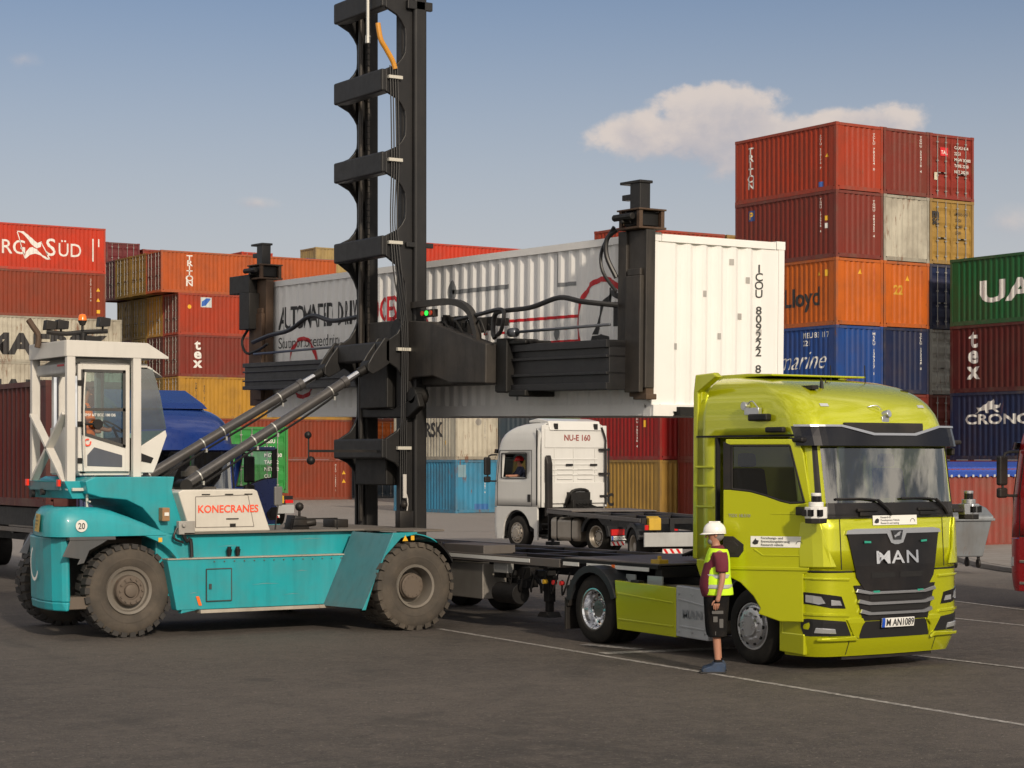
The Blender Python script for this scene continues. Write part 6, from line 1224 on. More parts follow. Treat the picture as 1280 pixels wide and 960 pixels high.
# ---------------------------------------------------------------- other lorries in the yard
def mirror_arm(t, side, mat=None):
    b = MB(); s_ = side; b.pipe([(.98, s_ * 1.22, 2.75), (1.12, s_ * 1.42, 2.72), (1.14, s_ * 1.46, 2.45)], .025, 6, 3); b.pipe([(1.0, s_ * 1.22, 1.98), (1.12, s_ * 1.42, 2.0), (1.14, s_ * 1.46, 2.2)], .025, 6, 3); a = b.build('mirror_arm', blk, t)
    b = MB(); b.cbox((1.14, s_ * 1.47, 2.42), (.10, .22, .52)); b.cbox((1.14, s_ * 1.47, 2.03), (.10, .22, .18)); b.build('mirror', blk, a, .035)
def plain_tractor(name, label, loc, rz, mat, vis_side, door_open=None, group=None, rimm=None, tank=True, plate_=None):
    """everyday cab-over tractor; vis_side = +1/-1: the flank the photo shows"""
    t = thing(name, label, 'lorry', loc, rz, group)
    shell(t, mat, 'right' if door_open == -1 else None, (3, 7) if 'leaning' in label else (3, 6), vis_side if 'leaning' in label else 0); interior(t)
    zs = [.30, .4, .6, .8, 1.0, 1.22]; g = []
    for z in zs: w__ = lerp(WZ, z); g.append([(.62, -w__, z)] + [(FX(y * w__ / 1.25, z), y * w__ / 1.25, z) for y in YS[::-1]] + [(.62, w__, z)])
    n = len(g[0]); b = MB(); b.add([p for r in g for p in r], [(i * n + j, i * n + j + 1, (i + 1) * n + j + 1, (i + 1) * n + j) for i in range(len(zs) - 1) for j in range(n - 1)] + [tuple(range(n)), tuple((len(zs) - 1) * n + j for j in range(n))], True); b.build('bumper', mat, t, ang=28)
    conform('windscreen_gasket', [P2([(-1.16, 1.90), (1.16, 1.90), (1.13, 2.0), (-1.13, 2.0)]), P2([(-1.16, 2.0), (-1.10, 2.0), (-1.09, 2.80), (-1.14, 2.80)]), P2([(1.10, 2.0), (1.16, 2.0), (1.14, 2.80), (1.09, 2.80)])], blk, t, .006, .01)
    conform('cowl', [P2([(-1.08, 1.93), (1.08, 1.93), (1.06, 2.02), (-1.06, 2.02)])], gr_black, t, .012, .01)
    conform('sun_visor', [P2([(-1.22, 2.80), (1.22, 2.80), (1.22, 2.92), (-1.22, 2.92)])], MATS['visor_smoke'] if vis_side > 0 else mat, t, .10, .02)
    conform('grille', [P2([(-.75, 1.65), (.75, 1.65), (.62, .62), (-.62, .62)])], gr_black, t, .02, .03)
    for s_ in (-1, 1):
        m_ = lambda pts: P2([(a * s_, q) for a, q in (pts if s_ > 0 else pts[::-1])])
        conform('headlight', [m_([(.80, .68), (.86, .86), (1.22, .90), (1.22, .74), (1.0, .69)])], lensm, t, .010, .02)
        # door outline, window frame, handle
        y = s_ * 1.252
        if door_open != s_:
            b = MB()
            for p, q in [((-.72, 1.27), (-.72, 2.88)), ((-.72, 2.88), (.80, 2.88)), ((.93, 2.0), (.80, 2.88)), ((.92, 2.0), (.93, 1.27)), ((-.72, 1.27), (.93, 1.27)), ((-.95, 1.3), (-.95, 3.5))]: b.beam((p[0], y, p[1]), (q[0], y, q[1]), .014, .012, (0, 1, 0))
            b.build('door_seam', grilled, t)
            b = MB(); wf = .72 if 'leaning' in label else .46; W = [(-.47, 2.08), (wf, 2.08), (wf - .02, 2.80), (-.47, 2.80)]
            for p, q in zip(W, W[1:] + W[:1]): b.beam((p[0], y, p[1]), (q[0], y, q[1]), .02, .05, (0, 1, 0))
            b.build('window_gasket', blk, t)
            b = MB(); b.cbox((-.60, y, 1.50), (.14, .03, .22)); b.build('handle', blk, t, .01)
        b = MB(); b.box(-.99, -.93, min(y, y - s_ * .01) , max(y, y + s_ * .004), 1.3, 3.45); b.build('pillar_seal', grilled, t)
        mirror_arm(t, s_)
        b = MB(); b.prism([(-1.10, 1.26), (.62, 1.26), (.98, 1.26), (.98, 1.0), (.62, .7), (.66, .36), (.74, .3), (.60, .3)] [:0] + [(-.98, 1.26), (.95, 1.26), (.95, .30), (.68, .30)] + arcpts(0, .49, .66, 10, 160, 12) + [(-.82, .62), (-.82, .30), (-.98, .30)], 'y', min(y, y - s_ * .06), max(y, y - s_ * .06)); b.build('arch_panel', mat, t, .012)
        mudguard(t, 0, .49, .64, min(s_ * .8, s_ * 1.2), max(s_ * .8, s_ * 1.2), 5, 175, plastg, lip=False)
        wheel(t, 0, s_ * 1.24, s_, 'convex', rimm=rimm); wheel(t, -3.6, s_ * 1.24, s_, 'deep', rimm=rimm); wheel(t, -3.6, s_ * .9, s_, 'deep')
        mudguard(t, -3.6, .49, .62, min(s_ * .62, s_ * 1.26), max(s_ * .62, s_ * 1.26), 12, 178)
        b = MB(); b.cbox((-4.22, s_ * .98, .62), (.06, .46, .17)); b.build('tail_lamp', lampred, t, .01)
        b = MB(); b.box(-4.26, -4.22, min(s_ * .74, s_ * 1.22), max(s_ * .74, s_ * 1.22), .26, .37); pl = b.build('warning_board', plain('board_white', (.65, .65, .62), .5), t)
        for k in range(3):
            b = MB(); y0 = s_ * .76 + s_ * k * .16; b.add([(-4.264, y0, .262), (-4.264, y0 + .07, .262), (-4.264, y0 + .14, .368), (-4.264, y0 + .07, .368)], [(0, 1, 2, 3)]); b.build('red_stripe', lampred, pl, fix=False)
        b = MB(); b.box(-2.85, -1.5, min(s_ * .62, s_ * 1.22), max(s_ * .62, s_ * 1.22), .32, .98); ft = b.build('fuel_tank', alu, t, .12, 4)
        for x in (-2.5, -1.85):
            b = MB(); b.box(x - .03, x + .03, min(s_ * .61, s_ * 1.232), max(s_ * .61, s_ * 1.232), .31, .99); b.build('tank_strap', framem, ft, .12, 4)
        b = MB(); b.box(-1.45, -1.1, min(s_ * .7, s_ * 1.2), max(s_ * .7, s_ * 1.2), .35, .40); b.box(-1.45, -1.1, min(s_ * .7, s_ * 1.2), max(s_ * .7, s_ * 1.2), .75, .79); b.box(-1.45, -1.40, min(s_ * .7, s_ * 1.2), max(s_ * .7, s_ * 1.2), .3, 1.1); b.build('step', framem, t, .006)
    frame_rails(t)
    b = MB(); b.box(-1.5, -1.15, -.35, .35, .9, 1.45); b.cbox((-1.3, 0, 1.5), (.25, .7, .35)); b.pipe([(-1.2, -.4, 1.3), (-1.35, -.3, 1.7), (-1.4, .3, 1.7), (-1.2, .4, 1.3)], .05, 8, 4)
    for k in range(5): b.pipe([(-1.2, -.25 + k * .12, 1.6), (-1.5, -.25 + k * .12, 1.35), (-1.9, -.2 + k * .1, 1.25), (-2.6, -.1 + k * .06, 1.15)], .02, 6, 4)
    b.build('engine_tunnel', greasy, t, .02)
    return t
whitep = paint('white_cab_paint', (.62, .62, .60), .35, 0, .05, 0, .06, coat=.4)
WT = plain_tractor('tractor_unit', 'white tractor unit seen from behind, its driver in a red helmet leaning out', (33.3, 49.2, 0), R(94.0), whitep, 1, rimm=alu)
b = MB()
for z0, z1 in ((2.95, 3.5),): b.box(-1.155, -1.13, -1.1, 1.1, z0, z1)
for y in (-.75, .05, .75): b.box(-1.15, -1.128, y - .012, y + .012, 1.5, 2.95)
for y0 in (-.65, .1):
    for z in (2.32, 2.18, 2.04): b.box(-1.165, -1.13, y0, y0 + .55, z, z + .03)
b.build('rear_panel', whitep, WT, .01)
decal('lettering', [text_mesh('NU-E 160', .24, .02)], plain('fleet_red', (.25, .03, .02), .5), WT, (-1.157, .42, 3.16), (0, -1, 0), (0, 0, 1), lift=.004)
b = MB(); b.cbox((-1.17, .22, 2.46), (.03, .26, .06)); b.cbox((-1.17, -.68, 2.46), (.03, .26, .06)); b.cbox((-1.17, .72, 3.55), (.04, .14, .2)); b.cbox((-1.17, -.75, 3.55), (.04, .14, .2)); b.build('rear_bracket', blk, WT, .01)
b = MB(); b.pipe([(-1.2, -.95, 3.55), (-1.22, -1.08, 3.2), (-1.22, -1.08, 2.9), (-1.22, -1.08, 1.3)], .03, 8, 4); b.tube((-1.22, -1.2, 1.3), (-1.22, -1.2, 2.95), .02)
for z in (2.9, 2.2, 1.55): b.cbox((-1.2, -1.05, z), (.10, .35, .06))
b.build('rear_pipe', blk, WT)
b = MB(); b.prism([(-1.3, .98), (-1.14, .98), (-1.14, 2.6), (-1.2, 2.75), (-1.28, 2.5)], 'y', .92, 1.12); b.build('air_snorkel', blk, WT, .03)
b = MB(); b.prism([(-1.2, 3.45), (-1.1, 3.72), (-.6, 3.80), (-.2, 3.74), (-.2, 3.68), (-.7, 3.68)], 'y', -.95, .95); b.build('roof_deflector', whitep, WT, .02)
b = MB(); b.cbox((-4.24, .95, .46), (.03, .52, .11)); np_ = b.build('number_plate', MATS['plate_white'], WT)
decal('lettering', [text_mesh('NU DS 240', .10, .008, width=.9)], dark_letter, np_, (-4.257, 1.16, .425), (0, -1, 0), (0, 0, 1), lift=.002)
b = MB(); b.box(-4.262, -4.256, 1.165, 1.21, .405, .515); b.build('plate_band', MATS['plate_blue'], np_)
bluep = paint('blue_cab_paint', (.008, .035, .20), .3, .1, .08, 0, .05, coat=.5)
BT = plain_tractor('tractor_unit', 'dark blue tractor unit with its door standing open behind the container handler', (15.95, 37.5, 0), R(-90), bluep, -1)
b = MB(); b.prism([(.35, 3.62), (.1, 3.74), (-.75, 4.02), (-.85, 4.0), (-.80, 3.9), (-.2, 3.68)], 'y', -.95, .95); b.prism([(.3, 3.55), (-.85, 4.0), (-.88, 3.55)], 'y', .92, .96); b.prism([(.3, 3.55), (-.85, 4.0), (-.88, 3.55)], 'y', -.96, -.92); b.build('roof_deflector', bluep, BT, .02)
do_ = door_mesh(BT, bluep, 1, 78, text=False)
redp = paint('red_cab_paint', (.34, .010, .014), .3, 0, .05, 0, .04, coat=.5)
RT = plain_tractor('tractor_unit', 'bright red tractor unit cut off by the frame edge, past the lime green one', (28.15, 24.10, 0), R(93), redp, 1)
b = MB(); 
for z in (.42, .80): b.box(.66, .93, 1.16, 1.262, z, z + .05)
b.build('foot_step', alu, RT, .008)
# white tractor's empty trailer, turned a little at the coupling
def skeletal(name, label, loc, rz, L, wheels=True, boards=True, axle_x=1.6, naxle=2):
    """origin at the rear end on the ground, +x towards the tractor"""
    t = thing(name, label, 'trailer', loc, rz)
    for y in (-.52, .40):
        b = MB(); b.prism([(0, .86), (L - 3.2, .86), (L - 2.6, 1.06), (L, 1.06), (L, 1.2), (0, 1.2)], 'y', y, y + .12); b.build('main_beam', trm, t, .006)
    for x in (0.05, L * .3, L * .55, L - 2.4, L - .2):
        b = MB(); b.box(x, x + .15, -1.22, 1.22, 1.06, 1.2); b.build('cross_member', trm, t, .006)
    for y in (-1.24, 1.18):
        b = MB(); b.box(.1, L - .1, y, y + .06, 1.1, 1.19); b.build('side_rail', trt, t, .005)
    b = MB(); b.box(L - 2.6, L, -1.2, 1.2, 1.20, 1.23); b.build('coupling_deck', trt, t, .004)
    if wheels:
        for x in (axle_x, axle_x + 1.31)[:naxle]:
            for s_ in (-1, 1):
                c = MB(); c.lathe([(.05, .29), (0, .31), (0, .40), (.03, .48), (.06, .49), (.3, .49), (.35, .48), (.38, .4), (.38, .29)], (x, s_ * 1.24, .49), (0, -s_, 0), 40, close=False); w__ = c.build('wheel', tyreb, t, ang=30)
                c = MB(); c.lathe([(.05, .30), (.01, .29), (.03, .26), (.14, .24), (.15, .12), (.05, .11), (.05, .001)], (x, s_ * 1.24, .49), (0, -s_, 0), 32, close=False); c.build('rim', alu, w__, ang=30)
                mudguard(t, x, .49, .58, min(s_ * .86, s_ * 1.25), max(s_ * .86, s_ * 1.25), 20, 160)
            b = MB(); b.tube((x, -1, .49), (x, 1, .49), .07); b.box(x - .4, x + .4, -.5, .5, .6, .86); b.build('axle', greasy, t)
    b = MB(); b.box(-.10, -.04, -1.2, 1.2, .52, .86); b.build('rear_guard', paint('guard_grey', (.36, .37, .37), .5, .2, .2), t, .01)
    b = MB(); b.box(-.04, .3, -.5, -.4, .6, .9); b.box(-.04, .3, .4, .5, .6, .9); b.build('guard_arm', trm, t)
    for y, w__ in ((-.75, .34), (.78, .30)):
        b = MB(); b.prism([(-.12, .92), (-.12, 1.2), (.12, 1.25), (.12, .92)], 'y', y, y + w__); b.build('wheel_chock', paint('chock_yellow', (.55, .34, .01), .5, 0, .2), t, .01)
    if boards:
        for y in (-.55, .25):
            b = MB(); b.box(-.14, -.11, y, y + .5, .36, .47); pl = b.build('warning_board', MATS['board_white'], t)
            for k in range(3):
                b = MB(); y0 = y + .03 + k * .16; b.add([(-.142, y0, .362), (-.142, y0 + .07, .362), (-.142, y0 + .14, .468), (-.142, y0 + .07, .468)], [(0, 1, 2, 3)]); b.build('red_stripe', lampred, pl, fix=False)
    b = MB(); b.cbox((-.05, 1.0, .98), (.06, .34, .12)); b.cbox((-.05, -1.0, .98), (.06, .34, .12)); b.build('tail_lamp', lampred, t, .006)
    return t
skeletal('container_trailer', 'empty skeletal trailer with pale rear guard and yellow chocks behind the white tractor', (30.2, 38.6, 0), math.atan2(47.3 - 38.6, 33.2 - 30.2), 8.9, axle_x=.7, naxle=1)
# blue tractor's load
DR = container(14.43, 39.6, 1.64, 'dark', 'dark red container on a trailer behind the blue tractor unit', 12.192, HT, 'v', rust=.12, group=None, name='loaded_container'); DR.pop('group', None)
t2 = skeletal('container_trailer', 'trailer under the dark red container behind the blue tractor unit', (15.65, 51.9, .0), R(-90), 12.6, axle_x=1.5)
b = MB(); b.box(.3, 12.3, -1.1, 1.1, 1.2, 1.62); b.build('load_bed', trm, t2, .02)
b = MB(); b.box(5.4, 8.4, -1.24, -1.2, .42, .9); b.build('side_guard', paint('guard_pale', (.30, .31, .31), .5, .1, .3), t2, .01)
GC = container(33.3, 71.1, 1.3, 'grass', 'bright green container on a trailer, doors towards the viewer, behind the blue tractor', 6.058, HT, 'v', True, .15, None, 'loaded_container'); GC.pop('group', None)
for i, s_ in enumerate(['EGSU 1', '22G1', 'MGW 30', 'TARE 2', 'NET 28', 'CU 33']): mark(GC, 'end', [text_mesh(s_, .2, .02)], white_letter, 1.4, 1.95 - i * .27, 'door_lettering', False, .02)
skeletal('container_trailer', 'trailer under the bright green container', (34.5, 70.6, 0), R(90), 7.0, axle_x=1.2)
# ---------------------------------------------------------------- skip, kerb island, bits
bin_m = paint('galvanised', (.20, .22, .24), .5, .4, .4, .15, .3)
DB = thing('waste_bin', 'grey galvanised waste bin on wheels beside the red container', 'waste bin', (34.1, 33.5, .13), R(-20)); DB.scale = (.80, .80, .92)
b = MB(); v0 = [(-.45, -.50, .28), (.45, -.50, .28), (.45, .45, .28), (-.45, .45, .28)]; v1 = [(-.68, -.62, 1.22), (.68, -.62, 1.22), (.68, .62, 1.22), (-.68, .62, 1.22)]
b.add(v0 + v1, [(3, 2, 1, 0), (4, 5, 6, 7), (0, 1, 5, 4), (1, 2, 6, 5), (2, 3, 7, 6), (3, 0, 4, 7)]); b.build('bin_body', bin_m, DB, .03)
b = MB(); b.prism([(-.70, 1.22), (-.66, 1.30), (-.2, 1.50), (.3, 1.58), (.66, 1.50), (.70, 1.22)], 'x', -.70, .70); b.build('lid', bin_m, DB, .03)
b = MB(); b.box(-.74, .74, -.68, -.60, 1.18, 1.24); b.tube((-.72, 0, 1.05), (-.80, 0, 1.05), .05); b.tube((.72, 0, 1.05), (.80, 0, 1.05), .05); b.build('rim_bar', bin_m, DB, .008)
for x in (-.36, .36):
    for y in (-.38, .36):
        b = MB(); b.lathe([(0, .05), (0, .11), (.06, .11), (.06, .05)], (x - .03, y, .11), (1, 0, 0), 20); b.box(x - .04, x + .04, y - .02, y + .02, .11, .30); b.build('caster', blk, DB)
kp = [gp(x, y) for x, y in [(1320, 722), (1290, 719), (1255, 715), (1225, 710), (1203, 704), (1188, 698), (1182, 693), (1188, 689), (1210, 686)]] + [(60, 44), (75, 30), (60, 15)]
b = MB(); b.prism(kp, 'z', 0, .12); o = b.build('kerb_island', paint('kerb_concrete', (.22, .21, .20), .85, 0, .4, 0, 0, bump=.3), None, .02); o['kind'] = 'structure'
b = MB(); c_ = Vector((sum(p[0] for p in kp[:9]) / 9 + 12, sum(p[1] for p in kp[:9]) / 9, 0)); b.prism([(p[0] + (c_.x - p[0]) * .02, p[1] + (c_.y - p[1]) * .02 + (.15 if p[1] < 34 else 0)) for p in kp], 'z', .121, .126); o = b.build('pavement', paint('island_paving', (.24, .225, .21), .85, 0, .5, 0, 0, bump=.2), None); o['kind'] = 'structure'
# ---------------------------------------------------------------- people
skin = paint('skin', (.42, .20, .13), .5, 0, .1, 0, .0); skin.node_tree.nodes['Principled BSDF'].inputs['Subsurface Weight'].default_value = .1
def body(name, verts, edges, rad, mat, parent, sub=2, root=0):
    me = bpy.data.meshes.new(name); me.from_pydata([Vector(v) for v in verts], edges, []); o = bpy.data.objects.new(name, me); col.objects.link(o); o.parent = parent
    md = o.modifiers.new('skin', 'SKIN'); md.use_smooth_shade = True
    bm = bmesh.new(); bm.from_mesh(me); lay = bm.verts.layers.skin.verify(); bm.verts.ensure_lookup_table()
    for i, v in enumerate(bm.verts): r = rad[i]; v[lay].radius = r if isinstance(r, tuple) else (r, r); v[lay].use_root = (i == root)
    bm.to_mesh(me); bm.free(); me.materials.append(mat)
    md = o.modifiers.new('sub', 'SUBSURF'); md.levels = sub; md.render_levels = sub
    return o
def loft(name, rings, mat, parent, n=28, cap=(False, False), solid=.006, wob=0, seed=1):
    """rings: (cx, cy, cz, rx, ry[, tilt about y in degrees][, superness])"""
    rnd = random.Random(seed); b = MB(); vs_ = []
    ph = [rnd.uniform(0, 6.28) for _ in range(6)]
    for i, r in enumerate(rings):
        cx, cy, cz, rx, ry = r[:5]; tl = R(r[5]) if len(r) > 5 else 0
        for k in range(n):
            a = 2 * math.pi * k / n; q = 1 + wob * (math.sin(3 * a + ph[0] + i * .9) + .7 * math.sin(5 * a + ph[1] - i * 1.3))
            x, y = rx * q * math.cos(a), ry * q * math.sin(a); vs_.append((cx + x * math.cos(tl), cy + y, cz - x * math.sin(tl)))
    m = len(rings); fs = [(i * n + k, i * n + (k + 1) % n, (i + 1) * n + (k + 1) % n, (i + 1) * n + k) for i in range(m - 1) for k in range(n)]
    if cap[0]: fs.append(tuple(range(n))[::-1])
    if cap[1]: fs.append(tuple((m - 1) * n + k for k in range(n)))
    b.add(vs_, fs, True); o = b.build(name, mat, parent, ang=70)
    if solid: md = o.modifiers.new('s', 'SOLIDIFY'); md.thickness = solid; md.offset = 1
    md = o.modifiers.new('sub', 'SUBSURF'); md.levels = 1; md.render_levels = 1
    return o
vestm = paint('hi_vis_yellow', (.58, .90, .02), .7, 0, .0, 0, .12, bump=1.0, dscale=6); refl = plain('reflective_tape', (.50, .51, .52), .35, .3); maroon = paint('maroon_cotton', (.13, .010, .028), .9, 0, .1, 0, .2, bump=1.0); shortm = paint('black_canvas', (.009, .009, .010), .95, 0, .1, 0, .1, dscale=6, spec=.1, bump=1.0); greyc = plain('grey_canvas', (.10, .098, .095), .9)
hatw = plain('helmet_white', (.80, .79, .76), .25, coat=.3); hairm = plain('grey_hair', (.20, .185, .17), .9)
def head(parent, c, yaw=0, helmet=None, s=1.0, hair=None, beard=None):
    """c = centre of the head; faces +x turned by yaw"""
    h = bpy.data.objects.new('head', None)
    X_ = Matrix.Translation(c) @ Matrix.Rotation(yaw, 4, 'Z') @ Matrix.Scale(s, 4)
    if helmet:
        b = MB(); b.X = X_; n = 28; vs_ = []; prof = [(0.130, .015), (.131, .045), (.124, .085), (.108, .118), (.082, .143), (.045, .160), (.001, .167)]
        for r, z in prof:
            for k in range(n): a = 2 * math.pi * k / n; vs_.append((r * 1.08 * math.cos(a), r * .88 * math.sin(a), z))
        b.add(vs_, [(i * n + k, i * n + (k + 1) % n, (i + 1) * n + (k + 1) % n, (i + 1) * n + k) for i in range(6) for k in range(n)], True)
        br = []; 
        for ex, z in ((0, .03), (1, .018)):
            for k in range(n): a = 2 * math.pi * k / n; f = max(0, math.cos(a)); br.append(((.130 + ex * (.010 + .035 * f)) * 1.06 * math.cos(a), (.130 + ex * .010) * .88 * math.sin(a), z - ex * f * .012))
        b.add(br, [(k, (k + 1) % n, n + (k + 1) % n, n + k) for k in range(n)], True)
        b.cbox((0, 0, .152), (.14, .022, .03)); b.build('helmet', helmet, parent, solid=.004, ang=45)
    if hair:
        b = MB(); b.X = X_; b.sph((-.028, 0, .012), .098, 18, (.98, .80, 1.0)); b.build('hair', hair, parent)
    if beard:
        b = MB(); b.X = X_; b.sph((.050, 0, -.082), .044, 14, (.85, 1.1, .9)); b.build('beard', beard, parent)
# worker beside the lime green cab; local +x = the way he faces, +y = his left, towards the camera
PW = thing('person', 'man in white helmet, yellow hi-vis vest and black shorts standing by the lime green cab', 'person', (15.68, 19.52, 0), R(150))
V = [(0, 0, .97), (0, 0, 1.12), (.01, 0, 1.30), (-.01, 0, 1.46), (.0, 0, 1.54), (.025, 0, 1.60), (.035, 0, 1.69), (.04, 0, 1.76),
     (0, .10, .92), (.02, .115, .50), (.0, .12, .12), (.0, .125, .055), (.13, .14, .035), (.19, .145, .03),
     (0, -.10, .92), (-.01, -.11, .50), (-.05, -.12, .12), (-.05, -.125, .055), (.08, -.14, .035), (.14, -.145, .03),
     (-.01, .17, 1.44), (-.03, .225, 1.40), (-.03, .26, 1.15), (.02, .265, .93), (.035, .262, .875), (-.01, -.17, 1.44), (-.03, -.225, 1.40), (-.03, -.26, 1.15), (.04, -.265, .93), (.055, -.262, .875)]
E_ = [(0, 1), (1, 2), (2, 3), (3, 4), (4, 5), (5, 6), (6, 7), (0, 8), (8, 9), (9, 10), (10, 11), (11, 12), (12, 13), (0, 14), (14, 15), (15, 16), (16, 17), (17, 18), (18, 19), (3, 20), (20, 21), (21, 22), (22, 23), (23, 24), (3, 25), (25, 26), (26, 27), (27, 28), (28, 29)]
RD = [.13, .13, .13, .11, .06, .058, .088, .07, .095, .060, .040, .04, .035, .03, .095, .060, .040, .04, .035, .03, .065, .052, .041, .028, .034, .065, .052, .041, .028, .034]
body('body', V, E_, RD, skin, PW)
b = MB(); b.prism([(.115, 1.70), (.155, 1.665), (.15, 1.655), (.115, 1.655)], 'y', -.014, .014); b.build('nose', skin, PW, .006)
for s_ in (-1, 1):
    b = MB(); b.sph((.02, s_ * .082, 1.69), .03, 10, (.6, .35, 1)); b.build('ear', skin, PW)
    b = MB(); b.sph((.112, s_ * .032, 1.70), .012, 8); b.build('eye', plain('eye_dark', (.05, .035, .03), .3), PW)
    hx = .035 if s_ > 0 else .055; hy = s_ * .262
    for f_, (dx, ln, cu) in enumerate([(.030, .078, .25), (.010, .088, .3), (-.010, .082, .35), (-.028, .066, .4)]):
        a = Vector((hx + dx, hy, .865)); k = Vector((hx + dx + .01, hy - s_ * .004, .865 - ln * .5)); e = Vector((hx + dx + .02 * cu, hy - s_ * .03 * cu * 2, .865 - ln))
        body('finger', [a, k, e], [(0, 1), (1, 2)], [.011, .0095, .007], skin, PW, 1)
    a = Vector((hx + .025, hy - s_ * .008, .90)); body('thumb', [a, a + Vector((.028, -s_ * .008, -.035)), a + Vector((.034, -s_ * .012, -.065))], [(0, 1), (1, 2)], [.013, .011, .008], skin, PW, 1)
head(PW, (.025, 0, 1.69), 0, hatw, hair=hairm, beard=hairm)
loft('shirt', [(-.005, 0, 1.56, .062, .075, 8), (-.01, 0, 1.52, .085, .125, 5), (-.01, 0, 1.47, .115, .185), (0, 0, 1.38, .135, .195), (.02, 0, 1.25, .150, .190), (.045, 0, 1.12, .165, .190), (.045, 0, 1.02, .160, .190), (.02, 0, .93, .150, .185)], maroon, PW, wob=.008)
loft('vest', [(-.02, 0, 1.525, .105, .145, -4), (-.022, 0, 1.48, .128, .170, -4), (-.012, 0, 1.40, .148, .185, -2), (-.005, 0, 1.30, .158, .198), (.005, 0, 1.20, .170, .208), (.008, 0, 1.10, .185, .216), (-.005, 0, 1.02, .192, .218), (-.015, 0, .95, .190, .216)], vestm, PW, wob=.012, seed=4)
for z, rx, ry, cx in ((1.185, .176, .214, .007), (1.06, .193, .223, .002)): loft('reflective_band', [(cx, 0, z + .03, rx, ry), (cx - .002, 0, z - .025, rx + .003, ry + .002)], refl, PW, solid=.003, wob=.010, seed=4)
for s_ in (-1, 1):
    b = MB()
    loft('sleeve', [(-.01, s_ * .155, 1.485, .085, .06, 0), (-.02, s_ * .205, 1.44, .082, .068), (-.03, s_ * .235, 1.35, .078, .066), (-.03, s_ * .25, 1.24, .074, .064)], maroon, PW, wob=.02, seed=2)
    loft('shorts_leg', [(0, s_ * .07, .97, .145, .115), (0, s_ * .085, .86, .14, .115), (.005, s_ * .10, .70, .125, .105), (.01, s_ * .112, .55, .115, .10), (.012 if s_ > 0 else -.01, s_ * .115, .44, .112, .098)], shortm, PW, wob=.015, seed=3)
    y = s_ * .205
    fx = .0 if s_ > 0 else -.05
    loft('sock', [(fx - .0, s_ * .122, .17, .05, .048), (fx, s_ * .122, .10, .05, .047), (fx, s_ * .122, .06, .052, .048)], shortm, PW, solid=.003)
    b = MB(); b.prism([(fx - .08, .0), (fx + .19, .0), (fx + .21, .03), (fx + .20, .06), (fx + .15, .078), (fx + .09, .095), (fx + .055, .135), (fx - .055, .14), (fx - .085, .09)], 'y', s_ * .13 - .05, s_ * .13 + .05); sh_ = b.build('shoe', paint('shoe_blue', (.012, .035, .085), .6, 0, .6, 0, .3, dirtc=(.02, .02, .02), dscale=12), PW, .02, 3)
    b = MB(); b.prism([(fx - .092, -.0), (fx + .225, -.0), (fx + .232, .022), (fx - .098, .022)], 'y', s_ * .13 - .055, s_ * .13 + .055); b.build('sole', plain('sole_dark', (.02, .02, .022), .8), sh_, .008)
    b = MB(); 
    if s_ > 0: b.box(-.05, .09, .203, .215, .73, .77); b.box(.02, .075, .205, .216, .63, .70); b.box(-.05, .0, .205, .216, .56, .67); b.box(.0, .05, .205, .214, .47, .52); b.build('shorts_pocket', greyc, PW, .008)
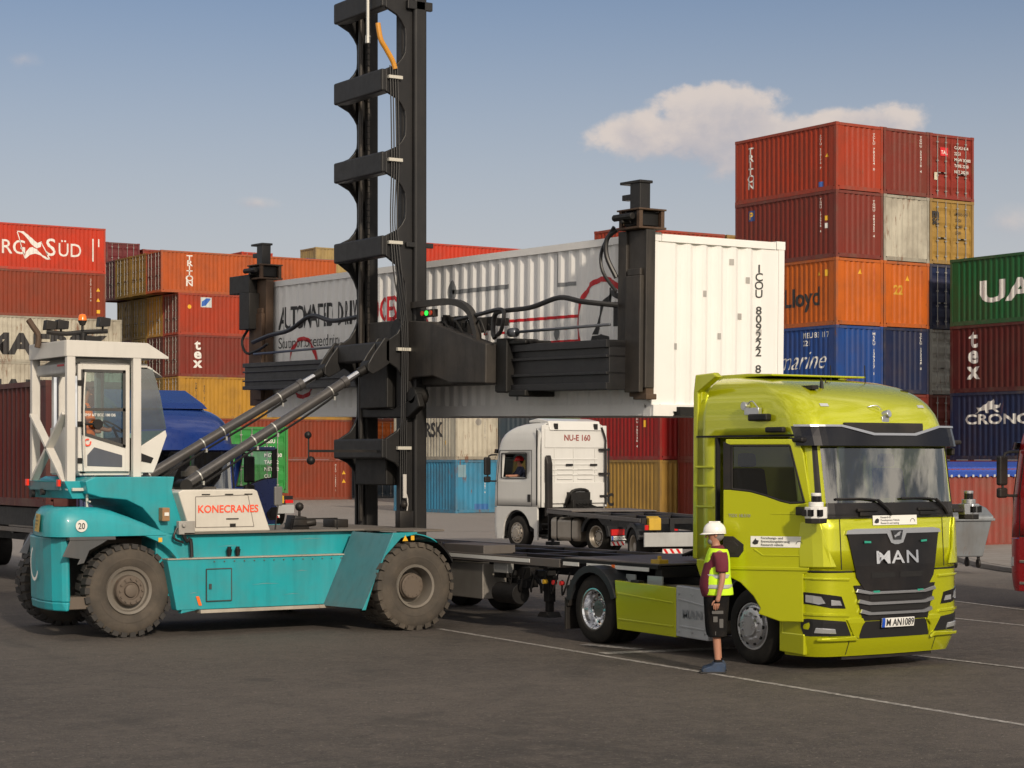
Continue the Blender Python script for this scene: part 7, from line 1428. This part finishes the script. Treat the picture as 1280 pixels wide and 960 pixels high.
def bust(label, loc, rz, torso, helmetm=None, sc_=1.0, arm=None, lean=False):
    t = thing('person', label, 'person', loc, rz)
    V = [(0, 0, 0), (0, 0, .22), (.0, 0, .42), (.0, 0, .54), (.03, 0, .60), (.04, 0, .70), (.045, 0, .77), (-.01, .19, .42), (.08, .26, .20), (.30, .22, .12), (.38, .20, .13), (-.01, -.19, .42), (.08, -.26, .20), (.30, -.22, .14), (.38, -.2, .15)]
    if arm: V[7:11] = arm
    if lean: V[11:15] = [(-.01, -.19, .42), (.12, -.28, .28), (.34, -.16, .27), (.42, -.06, .28)]
    q = .15 if lean else 1; V += [(.18 * q, .11, -.08), (.45 * q, .13, -.10), (.48 * q, .13, -.42), (.18 * q, -.11, -.08), (.45 * q, -.13, -.10), (.48 * q, -.13, -.42)]
    E_ = [(0, 1), (1, 2), (2, 3), (3, 4), (4, 5), (5, 6), (2, 7), (7, 8), (8, 9), (9, 10), (2, 11), (11, 12), (12, 13), (13, 14), (0, 15), (15, 16), (16, 17), (0, 18), (18, 19), (19, 20)]
    body('body', V, E_, [.12, .13, .12, .07, .055, .085, .07, .065, .048, .035, .036, .065, .048, .035, .036, .085, .07, .05, .085, .07, .05], skin, t)
    loft('jacket', [(0, 0, .55, .075, .085), (0, 0, .50, .10, .15), (0, 0, .44, .13, .205), (.01, 0, .30, .15, .20), (.02, 0, .12, .16, .19), (.02, 0, -.06, .16, .19)], torso, t, wob=.01)
    for s_, a, b_ in ((1, V[7], V[8]), (-1, V[11], V[12])):
        a = Vector(a); b_ = Vector(b_); m = MB(); m.pipe([a + (a - b_) * .15, a, (a + b_) / 2, b_], [.075, .075, .07, .062], 12); m.build('sleeve', torso, t)
    head(t, (.03, 0, .70), 0, helmetm, hair=hairm if not helmetm else plain('dark_hair', (.03, .02, .015), .9))
    b = MB(); b.prism([(.12, .71), (.155, .675), (.12, .665)], 'y', -.014, .014); b.build('nose', skin, t, .005)
    return t
orangem = plain('hi_vis_orange', (.95, .20, .02), .7)
bust('crane operator in orange hi-vis jacket seated in the white cab', (11.2, 29.15, 2.92), 0, orangem)
bust('lorry driver in red helmet and dark vest leaning out of the white cab window', (33.3 - .86, 49.2 + .30, 1.86), R(165), plain('navy_vest', (.03, .035, .07), .9), plain('helmet_red', (.60, .012, .015), .3), arm=[(-.01, .19, .42), (.14, .28, .28), (.36, .16, .27), (.43, .10, .28)], lean=True)

def split_loose(names):
    """every separate piece of the named parts becomes a part of its own"""
    for o in [o for o in list(col.objects) if o.type == 'MESH' and o.name.split('.')[0] in names]:
        bm = bmesh.new(); bm.from_mesh(o.data); left = set(bm.verts); comps = []
        while left:
            s0 = left.pop(); st = [s0]; comp = {s0}
            while st:
                v = st.pop()
                for e in v.link_edges:
                    w__ = e.other_vert(v)
                    if w__ in left: left.discard(w__); comp.add(w__); st.append(w__)
            comps.append(sorted(v.index for v in comp))
        bm.free()
        if len(comps) < 2: continue
        me = o.data; V_ = [v.co.copy() for v in me.vertices]; F_ = [(tuple(p.vertices), p.use_smooth) for p in me.polygons]
        for c in comps:
            mp = {a: i for i, a in enumerate(c)}; fs = [([mp[i] for i in f], s_) for f, s_ in F_ if f[0] in mp]
            m2 = bpy.data.meshes.new(me.name); m2.from_pydata([V_[i] for i in c], [], [f for f, s_ in fs]); m2.polygons.foreach_set('use_smooth', [s_ for f, s_ in fs])
            m2.materials.append(me.materials[0])
            n_ = o.copy(); n_.data = m2; col.objects.link(n_)
        bpy.data.objects.remove(o)
split_loose({'side_tank', 'mast_cross_plate', 'crease', 'control_rod', 'deck_lamp', 'wheel_arch_panel', 'bumper_trim', 'bumper_crease', 'guard_arm', 'side_rib', 'cross_brace'})
